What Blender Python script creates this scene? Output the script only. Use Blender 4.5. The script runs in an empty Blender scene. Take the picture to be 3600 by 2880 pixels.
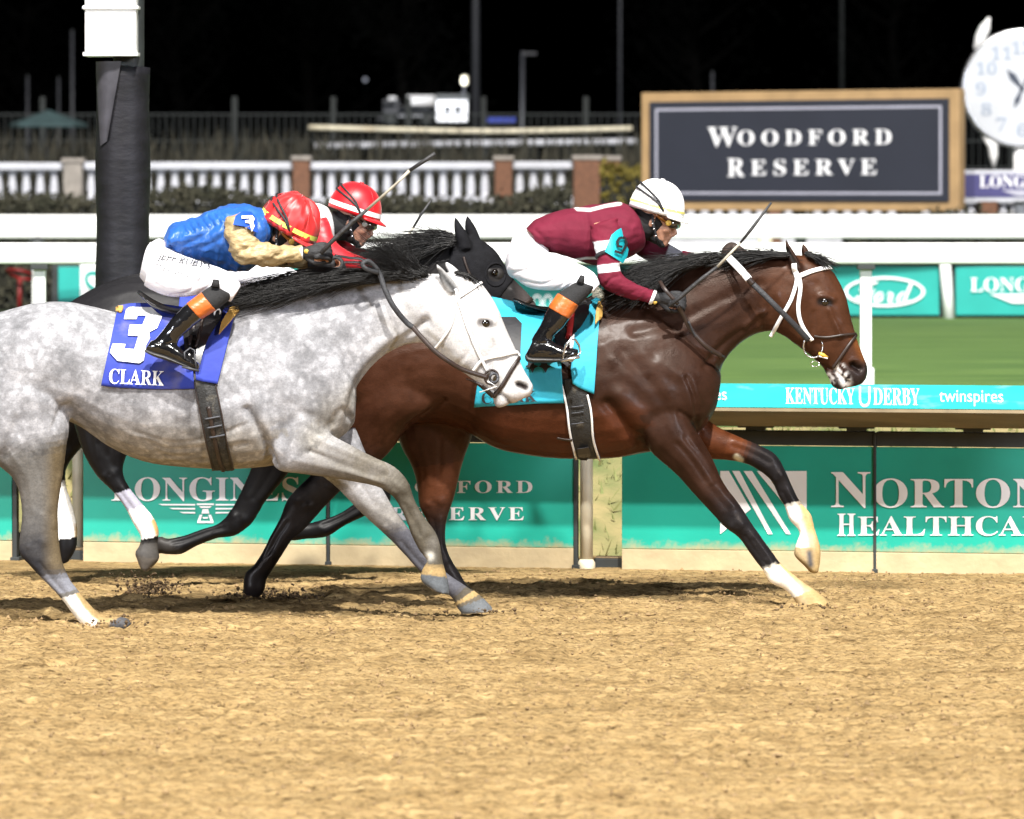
import bpy, bmesh, math, random
import numpy as np
from mathutils import Vector, Matrix
from mathutils.bvhtree import BVHTree
from mathutils.kdtree import KDTree

# ------------------------------------------------------------------ camera, sky, floodlights, added fill lamps, exposure
S = bpy.context.scene
COL = S.collection
random.seed(7)
RNG = np.random.default_rng(7)
F, YH, H = 18900.0, 590.0, 2.26          # focal length in photo pixels, horizon row, eye height (m)
cam_d = bpy.data.cameras.new("camera"); cam = bpy.data.objects.new("camera", cam_d); COL.objects.link(cam)
cam.location = (0, 0, H); cam.rotation_euler = (math.radians(90), 0, 0)
cam_d.sensor_width = 36; cam_d.lens = F / 3600 * 36; cam_d.shift_y = -850 / 3600
cam_d.clip_start = 0.5; cam_d.clip_end = 2000
cam_d.dof.use_dof = True; cam_d.dof.focus_distance = 27.2; cam_d.dof.aperture_fstop = 4.0
S.camera = cam
w = bpy.data.worlds.new("World"); S.world = w; w.use_nodes = True
bg = w.node_tree.nodes['Background']
sky = w.node_tree.nodes.new('ShaderNodeTexSky'); sky.sky_type = 'NISHITA'; sky.sun_disc = False
sky.sun_elevation = math.radians(-6); sky.sun_rotation = math.radians(180)
w.node_tree.links.new(sky.outputs[0], bg.inputs[0]); bg.inputs[1].default_value = 0.02
def flood(name, loc, aim, watts, radius, cone):
    l = bpy.data.lights.new(name, 'SPOT'); o = bpy.data.objects.new(name, l); COL.objects.link(o)
    o.location = loc; o.rotation_euler = (Vector(aim) - Vector(loc)).to_track_quat('-Z', 'Y').to_euler()
    l.energy = watts; l.shadow_soft_size = radius; l.spot_size = math.radians(cone); l.spot_blend = 0.5
    l.color = (0.86, 0.9, 1.0) if 'front' in name else (1.0, 0.965, 0.91)
flood("track_floodlight", (12, -26, 78), (0, 38, 0), 800000, 1.4, 54)
flood("grandstand_floodlight", (-16, -30, 74), (0, 38, 0), 450000, 1.6, 54)
flood("stand_front_floodlight", (44, -24, 19), (0, 30, 1), 96000, 4.0, 60)  # unseen lamp added as cool fill for the shade under the rail cover
flood("stand_front_floodlight", (-40, -26, 18), (0, 30, 1), 90000, 4.0, 60)  # second added fill, from the left, to reach behind the horses
S.view_settings.view_transform = 'Standard'; S.view_settings.look = 'None'
S.view_settings.gamma = 1; S.view_settings.exposure = 0.0
try:
    S.cycles.use_denoising = True; S.cycles.max_bounces = 6
except Exception: pass

# ------------------------------------------------------------------ helpers
def P(px, py, D):
    return np.array([(px - 1800) * D / F, D, H - (py - YH) * D / F])
CAMP = Vector((0, 0, H))
def tag(o, label=None, cat=None, group=None, kind=None):
    if label: o["label"] = label
    if cat: o["category"] = cat
    if group: o["group"] = group
    if kind: o["kind"] = kind
    return o
def link(name, me, m=None, parent=None):
    o = bpy.data.objects.new(name, me); COL.objects.link(o)
    if m is not None:
        me.materials.clear(); me.materials.append(m)
    if parent is not None: o.parent = parent
    return o
def empty(name, loc=(0, 0, 0)):
    o = bpy.data.objects.new(name, None); COL.objects.link(o); o.location = loc; o.empty_display_size = .1
    return o
def mesh(name, V, Fc, smooth=True):
    me = bpy.data.meshes.new(name); me.from_pydata([tuple(v) for v in V], [], [tuple(f) for f in Fc]); me.update()
    if smooth and len(me.polygons): me.polygons.foreach_set('use_smooth', [True] * len(me.polygons))
    return me
def inv(o, parent):
    """parent that has a location: keep the child's world coordinates"""
    o.parent = parent; o.matrix_parent_inverse = parent.matrix_basis.inverted(); return o

def pm(name, col, rough=.5, var=.12, scale=12., bump=0., bscale=60., metal=0., coat=0., sheen=0., vcol=False,
       stretch=(1, 1, 1), col2=None, spec=.5, detail=6, dirt=None, splash=None):
    m = bpy.data.materials.new(name); m.use_nodes = True; nt = m.node_tree; N = nt.nodes; L = nt.links
    b = N['Principled BSDF']; b.inputs['Roughness'].default_value = rough; b.inputs['Metallic'].default_value = metal
    b.inputs['Specular IOR Level'].default_value = spec
    if coat: b.inputs['Coat Weight'].default_value = coat; b.inputs['Coat Roughness'].default_value = .12
    if sheen: b.inputs['Sheen Weight'].default_value = sheen; b.inputs['Sheen Roughness'].default_value = .4
    tc = N.new('ShaderNodeTexCoord'); mp = N.new('ShaderNodeMapping'); mp.inputs['Scale'].default_value = stretch
    L.new(tc.outputs['Object'], mp.inputs[0])
    nz = N.new('ShaderNodeTexNoise'); nz.inputs['Scale'].default_value = scale; nz.inputs['Detail'].default_value = detail
    L.new(mp.outputs[0], nz.inputs['Vector'])
    mx = N.new('ShaderNodeMix'); mx.data_type = 'RGBA'
    if vcol:
        at = N.new('ShaderNodeAttribute'); at.attribute_name = 'Col'
        hs = N.new('ShaderNodeHueSaturation'); hs.inputs['Value'].default_value = 1 - var * 2
        L.new(at.outputs['Color'], hs.inputs['Color'])
        L.new(at.outputs['Color'], mx.inputs[6]); L.new(hs.outputs[0], mx.inputs[7])
    else:
        c2 = col2 if col2 else tuple(max(0, c * (1 - 2 * var)) for c in col)
        mx.inputs[6].default_value = (*col, 1); mx.inputs[7].default_value = (*c2, 1)
    rp = N.new('ShaderNodeMapRange'); rp.inputs[1].default_value = .35; rp.inputs[2].default_value = .68
    L.new(nz.outputs[0], rp.inputs[0]); L.new(rp.outputs[0], mx.inputs[0])
    out = mx.outputs[2]
    if dirt:   # patches of dried splashed dirt: (colour, amount, scale)
        n3 = N.new('ShaderNodeTexNoise'); n3.inputs['Scale'].default_value = dirt[2]; n3.inputs['Detail'].default_value = 8
        L.new(tc.outputs['Object'], n3.inputs['Vector'])
        r3 = N.new('ShaderNodeMapRange'); r3.inputs[1].default_value = .56; r3.inputs[2].default_value = .72; r3.inputs[4].default_value = dirt[1]
        L.new(n3.outputs[0], r3.inputs[0])
        m3 = N.new('ShaderNodeMix'); m3.data_type = 'RGBA'; m3.inputs[7].default_value = (*dirt[0], 1)
        L.new(out, m3.inputs[6]); L.new(r3.outputs[0], m3.inputs[0]); out = m3.outputs[2]
    if splash:   # mud thrown up from the ground: (colour, z0, z1)
        sx = N.new('ShaderNodeSeparateXYZ'); L.new(tc.outputs['Object'], sx.inputs[0])
        zr = N.new('ShaderNodeMapRange'); zr.inputs[1].default_value = splash[2]; zr.inputs[2].default_value = splash[1]; L.new(sx.outputs[2], zr.inputs[0])
        n4 = N.new('ShaderNodeTexNoise'); n4.inputs['Scale'].default_value = 14; n4.inputs['Detail'].default_value = 8; n4.inputs['Roughness'].default_value = .7; L.new(tc.outputs['Object'], n4.inputs['Vector'])
        am = N.new('ShaderNodeMath'); am.operation = 'MULTIPLY_ADD'; L.new(n4.outputs[0], am.inputs[0]); am.inputs[1].default_value = 1.5; L.new(zr.outputs[0], am.inputs[2])
        r4 = N.new('ShaderNodeMapRange'); r4.inputs[1].default_value = 1.05; r4.inputs[2].default_value = 1.6; r4.inputs[4].default_value = .85; L.new(am.outputs[0], r4.inputs[0])
        m4 = N.new('ShaderNodeMix'); m4.data_type = 'RGBA'; m4.inputs[7].default_value = (*splash[0], 1); L.new(out, m4.inputs[6]); L.new(r4.outputs[0], m4.inputs[0]); out = m4.outputs[2]
    L.new(out, b.inputs['Base Color'])
    if bump:
        n2 = N.new('ShaderNodeTexNoise'); n2.inputs['Scale'].default_value = bscale; n2.inputs['Detail'].default_value = 5
        L.new(mp.outputs[0], n2.inputs['Vector'])
        bp = N.new('ShaderNodeBump'); bp.inputs['Strength'].default_value = bump; bp.inputs['Distance'].default_value = .02
        L.new(n2.outputs[0], bp.inputs['Height']); L.new(bp.outputs[0], b.inputs['Normal'])
    return m

def box(V, Fc, c, s, R=None):
    """axis box centred c, full size s, into lists"""
    n = len(V); c = np.array(c, float); s = np.array(s, float) / 2
    for dx in (-1, 1):
        for dy in (-1, 1):
            for dz in (-1, 1):
                p = np.array([dx, dy, dz]) * s
                if R is not None: p = R @ p
                V.append(c + p)
    for f in ((0, 1, 3, 2), (4, 6, 7, 5), (0, 4, 5, 1), (2, 3, 7, 6), (0, 2, 6, 4), (1, 5, 7, 3)):
        Fc.append([n + i for i in f])
def bevel_mesh(name, V, Fc, w=.01, seg=2, smooth=False):
    me = mesh(name, V, Fc, smooth); bm = bmesh.new(); bm.from_mesh(me)
    bmesh.ops.recalc_face_normals(bm, faces=bm.faces)
    if w > 0:
        bmesh.ops.bevel(bm, geom=[e for e in bm.edges if e.calc_face_angle(0) > .5], offset=w, segments=seg, affect='EDGES', profile=.6)
    bm.to_mesh(me); bm.free(); return me
def boxes(name, lst, m, parent=None, w=.008, seg=2):
    V, Fc = [], []
    for c, s in lst: box(V, Fc, c, s)
    return link(name, bevel_mesh(name, V, Fc, w, seg), m, parent)
def quadbox(name, p00, p10, p11, p01, thick, m, parent=None, w=.004):
    """slab whose front face has these four corners, thickness pushed away from the camera side"""
    a = [np.array(q, float) for q in (p00, p10, p11, p01)]
    n = np.cross(a[1] - a[0], a[3] - a[0]); n /= np.linalg.norm(n)
    if n[1] < 0: n = -n
    V = a + [q + n * thick for q in a]
    Fc = [(0, 1, 2, 3), (7, 6, 5, 4), (0, 4, 5, 1), (1, 5, 6, 2), (2, 6, 7, 3), (3, 7, 4, 0)]
    return link(name, bevel_mesh(name, V, Fc, w, 2), m, parent)
def tube_lists(V, Fc, pts, rad, n=10, cap=True):
    pts = [np.array(p, float) for p in pts]; k = len(pts); base = len(V)
    if not hasattr(rad, '__len__'): rad = [rad] * k
    up = None
    for i, p in enumerate(pts):
        t = pts[min(i + 1, k - 1)] - pts[max(i - 1, 0)]; t = t / (np.linalg.norm(t) + 1e-9)
        if up is None:
            up = np.array([0, 0, 1.]) if abs(t[2]) < .9 else np.array([0, 1., 0])
        s = np.cross(t, up); s /= np.linalg.norm(s) + 1e-9; up = np.cross(s, t)
        for j in range(n):
            a = 2 * math.pi * j / n
            V.append(p + rad[i] * (math.cos(a) * s + math.sin(a) * up))
    for i in range(k - 1):
        for j in range(n):
            a, b2 = base + i * n + j, base + i * n + (j + 1) % n
            Fc.append((a, b2, b2 + n, a + n))
    if cap:
        Fc.append([base + j for j in range(n)][::-1]); Fc.append([base + (k - 1) * n + j for j in range(n)])
def tube(name, pts, rad, m, parent=None, n=10):
    V, Fc = [], []; tube_lists(V, Fc, pts, rad, n); me = mesh(name, V, Fc)
    return link(name, me, m, parent)
def crom(A, sub):
    """Catmull-Rom through rows of A"""
    A = np.array(A, float); n = len(A); out = []; s = []
    for i in range(n - 1):
        p0 = A[max(i - 1, 0)]; p1 = A[i]; p2 = A[i + 1]; p3 = A[min(i + 2, n - 1)]
        for j in range(sub):
            t = j / sub
            out.append(.5 * (2 * p1 + (p2 - p0) * t + (2 * p0 - 5 * p1 + 4 * p2 - p3) * t * t + (3 * p1 - p0 - 3 * p2 + p3) * t ** 3))
            s.append(i + t)
    out.append(A[-1]); s.append(n - 1)
    return np.array(out), np.array(s)
def lathe(name, prof, c, m, parent=None, n=16, axis='z'):
    V, Fc = [], []
    for r, z in prof:
        for j in range(n):
            a = 2 * math.pi * j / n
            V.append((c[0] + r * math.cos(a), c[1] + r * math.sin(a), c[2] + z) if axis == 'z' else (c[0] + r * math.cos(a), c[1] + z, c[2] + r * math.sin(a)))
    k = len(prof)
    for i in range(k - 1):
        for j in range(n):
            Fc.append((i * n + j, i * n + (j + 1) % n, (i + 1) * n + (j + 1) % n, (i + 1) * n + j))
    Fc.append(list(range(n))[::-1]); Fc.append([(k - 1) * n + j for j in range(n)])
    me = mesh(name, V, Fc); bm = bmesh.new(); bm.from_mesh(me); bmesh.ops.recalc_face_normals(bm, faces=bm.faces); bm.to_mesh(me); bm.free()
    return link(name, me, m, parent)

# value noise (numpy)
_T = RNG.random(1 << 16)
def vnoise(p):
    i = np.floor(p).astype(np.int64); f = p - i; f = f * f * (3 - 2 * f)
    def h(a, b, c): return _T[(a * 73856093 ^ b * 19349663 ^ c * 83492791) & 0xffff]
    r = 0
    for dx in (0, 1):
        for dy in (0, 1):
            for dz in (0, 1):
                wgt = (f[:, 0] if dx else 1 - f[:, 0]) * (f[:, 1] if dy else 1 - f[:, 1]) * (f[:, 2] if dz else 1 - f[:, 2])
                r = r + wgt * h(i[:, 0] + dx, i[:, 1] + dy, i[:, 2] + dz)
    return r
def fbm(p, o=4):
    r = 0; a = .5
    for k in range(o): r = r + a * vnoise(p * 2 ** k + 17.3 * k); a *= .5
    return r

class Body:
    """closed shells collected as lofts, fused into one continuous surface"""
    def __init__(s, D): s.D = D; s.V = []; s.F = []; s.tag = []; s.names = []
    def loft(s, name, secs, dv=0., n=18, sub=4, shrink=1.0, k=0., wmul=1.0):
        """secs: (ax,ay,bx,by,halfwidth[,dv[,k]]) edge pairs in photo pixels"""
        pid = len(s.names); s.names.append(name); s.secs = getattr(s, 'secs', []); s.secs.append((name, secs))
        rows = []
        for q in secs:
            q = list(q); d = q[5] if len(q) > 5 else dv; kk = q[6] if len(q) > 6 else k
            A = P(q[0], q[1], s.D + d); B = P(q[2], q[3], s.D + d)
            c = (A + B) / 2; h = (A - B) / 2 * shrink
            rows.append([*c, *h, q[4] * shrink * wmul, kk])
        R, ss = crom(rows, sub); base = len(s.V); m = len(R)
        for r, t in zip(R, ss):
            c, h, wd, kk = r[:3], r[3:6], r[6], r[7]
            for j in range(n):
                a = 2 * math.pi * j / n
                s.V.append(c + math.cos(a) * h + np.array([0, 1, 0]) * wd * math.sin(a) * (1 + kk * math.cos(a)))
                s.tag.append((pid, t))
        for i in range(m - 1):
            for j in range(n):
                a, b2 = base + i * n + j, base + i * n + (j + 1) % n
                s.F.append((a, b2, b2 + n, a + n))
        for row, tt in ((0, 0), (m - 1, ss[-1])):
            c = np.mean([s.V[base + row * n + j] for j in range(n)], axis=0); s.V.append(c); s.tag.append((pid, tt)); ci = len(s.V) - 1
            for j in range(n):
                a, b2 = base + row * n + j, base + row * n + (j + 1) % n
                s.F.append((ci, b2, a) if row == 0 else (ci, a, b2))
    def chain(s, name, pts, rad, n=10, sub=3, flat=None):
        pid = len(s.names); s.names.append(name); b0 = len(s.V)
        A = np.concatenate([np.array(pts, float), np.array(rad, float)[:, None]], axis=1); R, ss = crom(A, sub)
        tube_lists(s.V, s.F, R[:, :3], R[:, 3], n)
        s.tag += [(pid, ss[min(i // n, len(ss) - 1)]) for i in range(len(s.V) - b0)]
    def blob(s, name, c, r, R=None, n=14):
        pid = len(s.names); s.names.append(name); b0 = len(s.V); c = np.array(c, float); r = np.array(r, float)
        if R is None: R = np.eye(3)
        for i in range(n + 1):
            ph = math.pi * i / n
            for j in range(n):
                a = 2 * math.pi * j / n
                p = np.array([math.sin(ph) * math.cos(a), math.sin(ph) * math.sin(a), math.cos(ph)]) * r
                s.V.append(c + R @ p); s.tag.append((pid, 0.))
        for i in range(n):
            for j in range(n):
                s.F.append((b0 + i * n + j, b0 + (i + 1) * n + j, b0 + (i + 1) * n + (j + 1) % n, b0 + i * n + (j + 1) % n))
    def build(s, name, voxel, it=8, m=None, parent=None):
        me = mesh(name, s.V, s.F); bm = bmesh.new(); bm.from_mesh(me)
        bmesh.ops.remove_doubles(bm, verts=bm.verts, dist=1e-5)
        bmesh.ops.recalc_face_normals(bm, faces=bm.faces); bm.to_mesh(me); bm.free()
        o = bpy.data.objects.new(name, me); COL.objects.link(o)
        md = o.modifiers.new('r', 'REMESH'); md.mode = 'VOXEL'; md.voxel_size = voxel
        dg = bpy.context.evaluated_depsgraph_get(); me2 = bpy.data.meshes.new_from_object(o.evaluated_get(dg))
        o.modifiers.clear(); o.data = me2; bpy.data.meshes.remove(me); me2.name = name
        me2.polygons.foreach_set('use_smooth', [True] * len(me2.polygons))
        s.o = o; s.me = me2
        nv = len(me2.vertices); co = np.empty(nv * 3); me2.vertices.foreach_get('co', co); s.co = co.reshape(-1, 3)
        ed = np.empty(len(me2.edges) * 2, dtype=np.int32); me2.edges.foreach_get('vertices', ed); s.ed = ed.reshape(-1, 2)
        s.deg = np.bincount(s.ed.ravel(), minlength=nv).astype(float)[:, None] + 1e-9
        s.smooth(it)
        kd = KDTree(len(s.V))
        for i, v in enumerate(s.V): kd.insert(v, i)
        kd.balance()
        idx = [kd.find(v)[1] for v in s.co]
        tg = np.array(s.tag); s.part = tg[idx, 0].astype(int); s.s = tg[idx, 1]
        if m: me2.materials.clear(); me2.materials.append(m)
        if parent is not None: o.parent = parent
        s.normals(); return o
    def lap(s, X):
        acc = np.empty_like(X)
        for k in range(X.shape[1]):
            acc[:, k] = np.bincount(s.ed[:, 0], X[s.ed[:, 1], k], len(X)) + np.bincount(s.ed[:, 1], X[s.ed[:, 0], k], len(X))
        return acc / s.deg - X
    def smooth(s, it, lam=.55, mu=-.56):
        for _ in range(it):
            s.co = s.co + lam * s.lap(s.co); s.co = s.co + mu * s.lap(s.co)
        for _ in range(2): s.co = s.co + .4 * s.lap(s.co)
    def flush(s): s.me.vertices.foreach_set('co', s.co.ravel()); s.me.update()
    def normals(s):
        s.flush(); n = np.empty(len(s.co) * 3); s.me.vertices.foreach_get('normal', n); s.no = n.reshape(-1, 3)
        D = s.co[:, 1]; s.px = s.co[:, 0] * F / D + 1800; s.py = YH + (H - s.co[:, 2]) * F / D
    def mask(s, *names):
        ids = [i for i, n in enumerate(s.names) if n in names]; return np.isin(s.part, ids)
    def dist(s, pts):
        d = np.full(len(s.px), 1e9); q = np.stack([s.px, s.py], 1); pts = np.array(pts, float)
        if len(pts) == 1: return np.hypot(*(q - pts[0]).T)
        for a, b2 in zip(pts[:-1], pts[1:]):
            ab = b2 - a; t = np.clip(((q - a) @ ab) / (ab @ ab + 1e-9), 0, 1)
            d = np.minimum(d, np.linalg.norm(q - a - t[:, None] * ab, axis=1))
        return d
    def stroke(s, pts, wd, depth, parts=None, side=-1, yr=None):
        if len(pts) > 2: pts = crom(pts, 4)[0]
        d = np.exp(-(s.dist(pts) / wd) ** 2) * depth
        mk = np.clip(side * s.no[:, 1] * 2.5, 0, 1)
        if parts: mk = mk * s.mask(*parts)
        if yr: mk = mk * ((s.co[:, 1] > yr[0]) & (s.co[:, 1] < yr[1]))
        s.co = s.co + s.no * (d * mk)[:, None]
    def tendons(s, part, secs, i0, ik, i1, far):
        """knee or hock bumps and the tendon groove down one leg"""
        S_ = np.array([q[:4] for q in secs], float); yr = (s.D - .01, s.D + .5) if far else (s.D - .5, s.D + .01)
        ln = lambda f, a, b2: [tuple(S_[i, 2:] + (S_[i, :2] - S_[i, 2:]) * f) for i in range(a, b2 + 1)]
        s.stroke(ln(.33, ik + 1, i1), 6, -.006, (part,), -1, yr); s.stroke(ln(.12, ik + 1, i1), 6, .003, (part,), -1, yr); s.stroke(ln(.66, ik + 1, i1), 8, .004, (part,), -1, yr)
        s.stroke(ln(.62, ik, ik), 16, .008, (part,), -1, yr); s.stroke(ln(.25, ik, ik), 11, .006, (part,), -1, yr); s.stroke(ln(.45, ik, ik), 6, -.004, (part,), -1, yr)
        s.stroke(ln(.5, i1, i1), 16, .006, (part,), -1, yr); s.stroke(ln(.55, i0, ik - 1), 9, -.005, (part,), -1, yr); s.stroke(ln(.8, i0, ik - 1), 10, .004, (part,), -1, yr); s.stroke(ln(.3, i0, ik - 1), 10, .004, (part,), -1, yr)
    def wrinkle(s, amp, freq, mk=1.0, seed=0.):
        n = fbm(s.co * np.array(freq) + seed, 3) - .47
        s.co = s.co + s.no * (n * amp * mk)[:, None] if not np.isscalar(mk) else s.co + s.no * (n * amp)[:, None]
    def colour(s, C, extra=None):
        at = s.me.color_attributes.new('Col', 'FLOAT_COLOR', 'POINT')
        at.data.foreach_set('color', np.concatenate([np.clip(C, 0, 1), np.ones((len(C), 1))], 1).ravel())
        if extra is not None:
            a2 = s.me.attributes.new('dap', 'FLOAT', 'POINT'); a2.data.foreach_set('value', extra)
    def bvh(s):
        s.flush(); return BVHTree.FromPolygons([Vector(v) for v in s.co], [tuple(p.vertices) for p in s.me.polygons])

def cast(bv, px, py):
    d = Vector(P(px, py, 1.)) - CAMP
    best = None
    for b2 in (bv if isinstance(bv, (list, tuple)) else [bv]):
        r = b2.ray_cast(CAMP, d.normalized(), 200)
        if r[0] is not None and (best is None or r[3] < best[2]): best = (np.array(r[0]), np.array(r[1]), r[3])
    return best
def ribbon_lists(V, Fc, pts, nor, wd, th):
    pts = np.array(pts); nor = np.array(nor); k = len(pts); b0 = len(V)
    wd = wd if hasattr(wd, '__len__') else [wd] * k
    for i in range(k):
        t = pts[min(i + 1, k - 1)] - pts[max(i - 1, 0)]; t /= np.linalg.norm(t) + 1e-9
        n = nor[i] - t * (nor[i] @ t); n /= np.linalg.norm(n) + 1e-9; sd = np.cross(t, n)
        for a, b2 in ((-.5, 0), (-.42, 1), (.42, 1), (.5, 0)):
            V.append(pts[i] + sd * wd[i] * a + n * th * b2)
    for i in range(k - 1):
        for j in range(4):
            Fc.append((b0 + i * 4 + j, b0 + i * 4 + (j + 1) % 4, b0 + (i + 1) * 4 + (j + 1) % 4, b0 + (i + 1) * 4 + j))
    Fc.append((b0 + 3, b0 + 2, b0 + 1, b0)); e = b0 + (k - 1) * 4; Fc.append((e, e + 1, e + 2, e + 3))
def strap(name, bv, px, wpx, m, parent=None, th=.005, off=.004, D=27., sub=8, sm=3):
    """leather strap lying on a body along a line seen in the photo"""
    R, _ = crom(px, sub); pts, nor = [], []
    for q in R:
        h = cast(bv, q[0], q[1])
        if h is None: pts.append(None); nor.append(None)
        else: pts.append(h[0] + h[1] * off); nor.append(h[1])
    good = [i for i, p in enumerate(pts) if p is not None]
    if not good: return None
    for i in range(len(pts)):
        if pts[i] is None:
            g = min(good, key=lambda k: abs(k - i)); dd = pts[g][1]; pts[i] = P(R[i][0], R[i][1], dd + .01); nor[i] = nor[g]
    pts = np.array(pts); nor = np.array(nor)
    for _ in range(sm):
        pts[1:-1, 1] = .5 * pts[1:-1, 1] + .25 * (pts[:-2, 1] + pts[2:, 1]); nor[1:-1] = .5 * nor[1:-1] + .25 * (nor[:-2] + nor[2:])
    pts = pts + nor * .001
    V, Fc = [], []; wd = wpx * D / F
    ribbon_lists(V, Fc, pts, nor, wd, th)
    me = mesh(name, V, Fc); bm = bmesh.new(); bm.from_mesh(me); bmesh.ops.recalc_face_normals(bm, faces=bm.faces); bm.to_mesh(me); bm.free()
    return link(name, me, m, parent)
def decal(name, bv, outlines, m, parent, off=.004, cell=18, fit=False):
    """flat printed shape (photo-pixel outline) laid on a cloth surface"""
    bm = bmesh.new()
    for ol in outlines:
        vs = [bm.verts.new((x, y, 0)) for x, y in ol]
        bm.faces.new(vs)
    bm.normal_update()
    bmesh.ops.triangulate(bm, faces=bm.faces)
    for _ in range(5):
        es = [e for e in bm.edges if e.calc_length() > cell]
        if not es: break
        bmesh.ops.subdivide_edges(bm, edges=es, cuts=1); bmesh.ops.triangulate(bm, faces=bm.faces)
    last = None; cf = None
    if fit:   # a stiff flat piece: one smooth sheet through the surface under it
        hs = [cast(bv, v.co.x, v.co.y) for v in bm.verts]; hp = np.array([h[0] for h in hs if h is not None]); c0 = hp.mean(0)
        bas = lambda p: np.stack([np.ones(len(p)), p[:, 0], p[:, 2], p[:, 0] ** 2, p[:, 2] ** 2, p[:, 0] * p[:, 2]], 1)
        cf = np.linalg.lstsq(bas(hp - c0), hp[:, 1], rcond=None)[0]; push = off + max(0, np.percentile(bas(hp - c0) @ cf - hp[:, 1], 90))
        for v in bm.verts:
            q = P(v.co.x, v.co.y, c0[1]); v.co = (q[0], float(bas((q - c0)[None]) @ cf) - push, q[2])
        bmesh.ops.recalc_face_normals(bm, faces=bm.faces); me = bpy.data.meshes.new(name); bm.to_mesh(me); bm.free()
        return link(name, me, m, parent)
    for v in bm.verts:
        h = cast(bv, v.co.x, v.co.y)
        if h is not None: q = h[0] + np.array([0, -1, 0]) * off + h[1] * off; last = h[0][1]
        else: q = P(v.co.x, v.co.y, last if last else 27)
        v.co = q
    bmesh.ops.recalc_face_normals(bm, faces=bm.faces)
    me = bpy.data.meshes.new(name); bm.to_mesh(me); bm.free()
    return link(name, me, m, parent)
def serif(t):
    o = ''
    for c in t:
        if 'A' <= c <= 'Z': o += chr(0x1D400 + ord(c) - 65)
        elif 'a' <= c <= 'z': o += chr(0x1D41A + ord(c) - 97)
        elif '0' <= c <= '9': o += chr(0x1D7CE + ord(c) - 48)
        else: o += c
    return o
def script_font(t):
    o = ''
    for c in t:
        if 'A' <= c <= 'Z': o += chr(0x1D4D0 + ord(c) - 65)
        elif 'a' <= c <= 'z': o += chr(0x1D4EA + ord(c) - 97)
        else: o += c
    return o
def text_xy(t, space=1.0, depth=0., fine=False):
    cu = bpy.data.curves.new('t', 'FONT'); cu.body = t; cu.space_character = space; cu.resolution_u = 4; cu.extrude = depth
    o = bpy.data.objects.new('t', cu); COL.objects.link(o)
    dg = bpy.context.evaluated_depsgraph_get(); me = bpy.data.meshes.new_from_object(o.evaluated_get(dg))
    bpy.data.objects.remove(o); bpy.data.curves.remove(cu)
    if fine:
        bm = bmesh.new(); bm.from_mesh(me); bmesh.ops.triangulate(bm, faces=bm.faces)
        xs_ = [v.co.y for v in bm.verts]; lim = (max(xs_) - min(xs_)) * .3
        for _ in range(4):
            es = [e for e in bm.edges if e.calc_length() > lim]
            if not es: break
            bmesh.ops.subdivide_edges(bm, edges=es, cuts=1); bmesh.ops.triangulate(bm, faces=bm.faces)
        bm.to_mesh(me); bm.free()
    co = np.array([v.co[:] for v in me.vertices]).reshape(-1, 3)
    lo, hi = co.min(0), co.max(0); sc = np.where(hi - lo > 1e-9, hi - lo, 1)
    return me, (co - lo) / sc
def text_on(name, t, corner, right, up, m, parent, space=1.0, lift=.004):
    """lettering filling the parallelogram corner + right, corner + up"""
    me, uv = text_xy(t, space); right = np.array(right); up = np.array(up)
    n = np.cross(right, up); n /= np.linalg.norm(n)
    if n[1] > 0: n = -n
    co = np.array(corner) + uv[:, :1] * right + uv[:, 1:2] * up + n * lift
    me.vertices.foreach_set('co', co.ravel()); me.update(); me.name = name
    return link(name, me, m, parent)
def text_drape(name, t, x0, x1, y0, y1, bv, m, parent, shear=0., rot=0., space=1., off=.004):
    """lettering printed on a cloth: photo box x0..x1, y0 (top)..y1"""
    me, uv = text_xy(t, space, 0., True); X = []
    cx, cy = (x0 + x1) / 2, (y0 + y1) / 2; c, s_ = math.cos(rot), math.sin(rot)
    last = None
    for u, v, _ in uv:
        px = x0 + (x1 - x0) * u; py = y1 + (y0 - y1) * v
        px += shear * (v - .5)
        qx = cx + (px - cx) * c - (py - cy) * s_; qy = cy + (px - cx) * s_ + (py - cy) * c
        h = cast(bv, qx, qy)
        if h is not None: last = h[0][1]; X.append(h[0] + np.array([0, -1, 0]) * off + h[1] * off)
        else: X.append(P(qx, qy, last or 27))
    me.vertices.foreach_set('co', np.array(X).ravel()); me.update(); me.name = name
    return link(name, me, m, parent)
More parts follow.
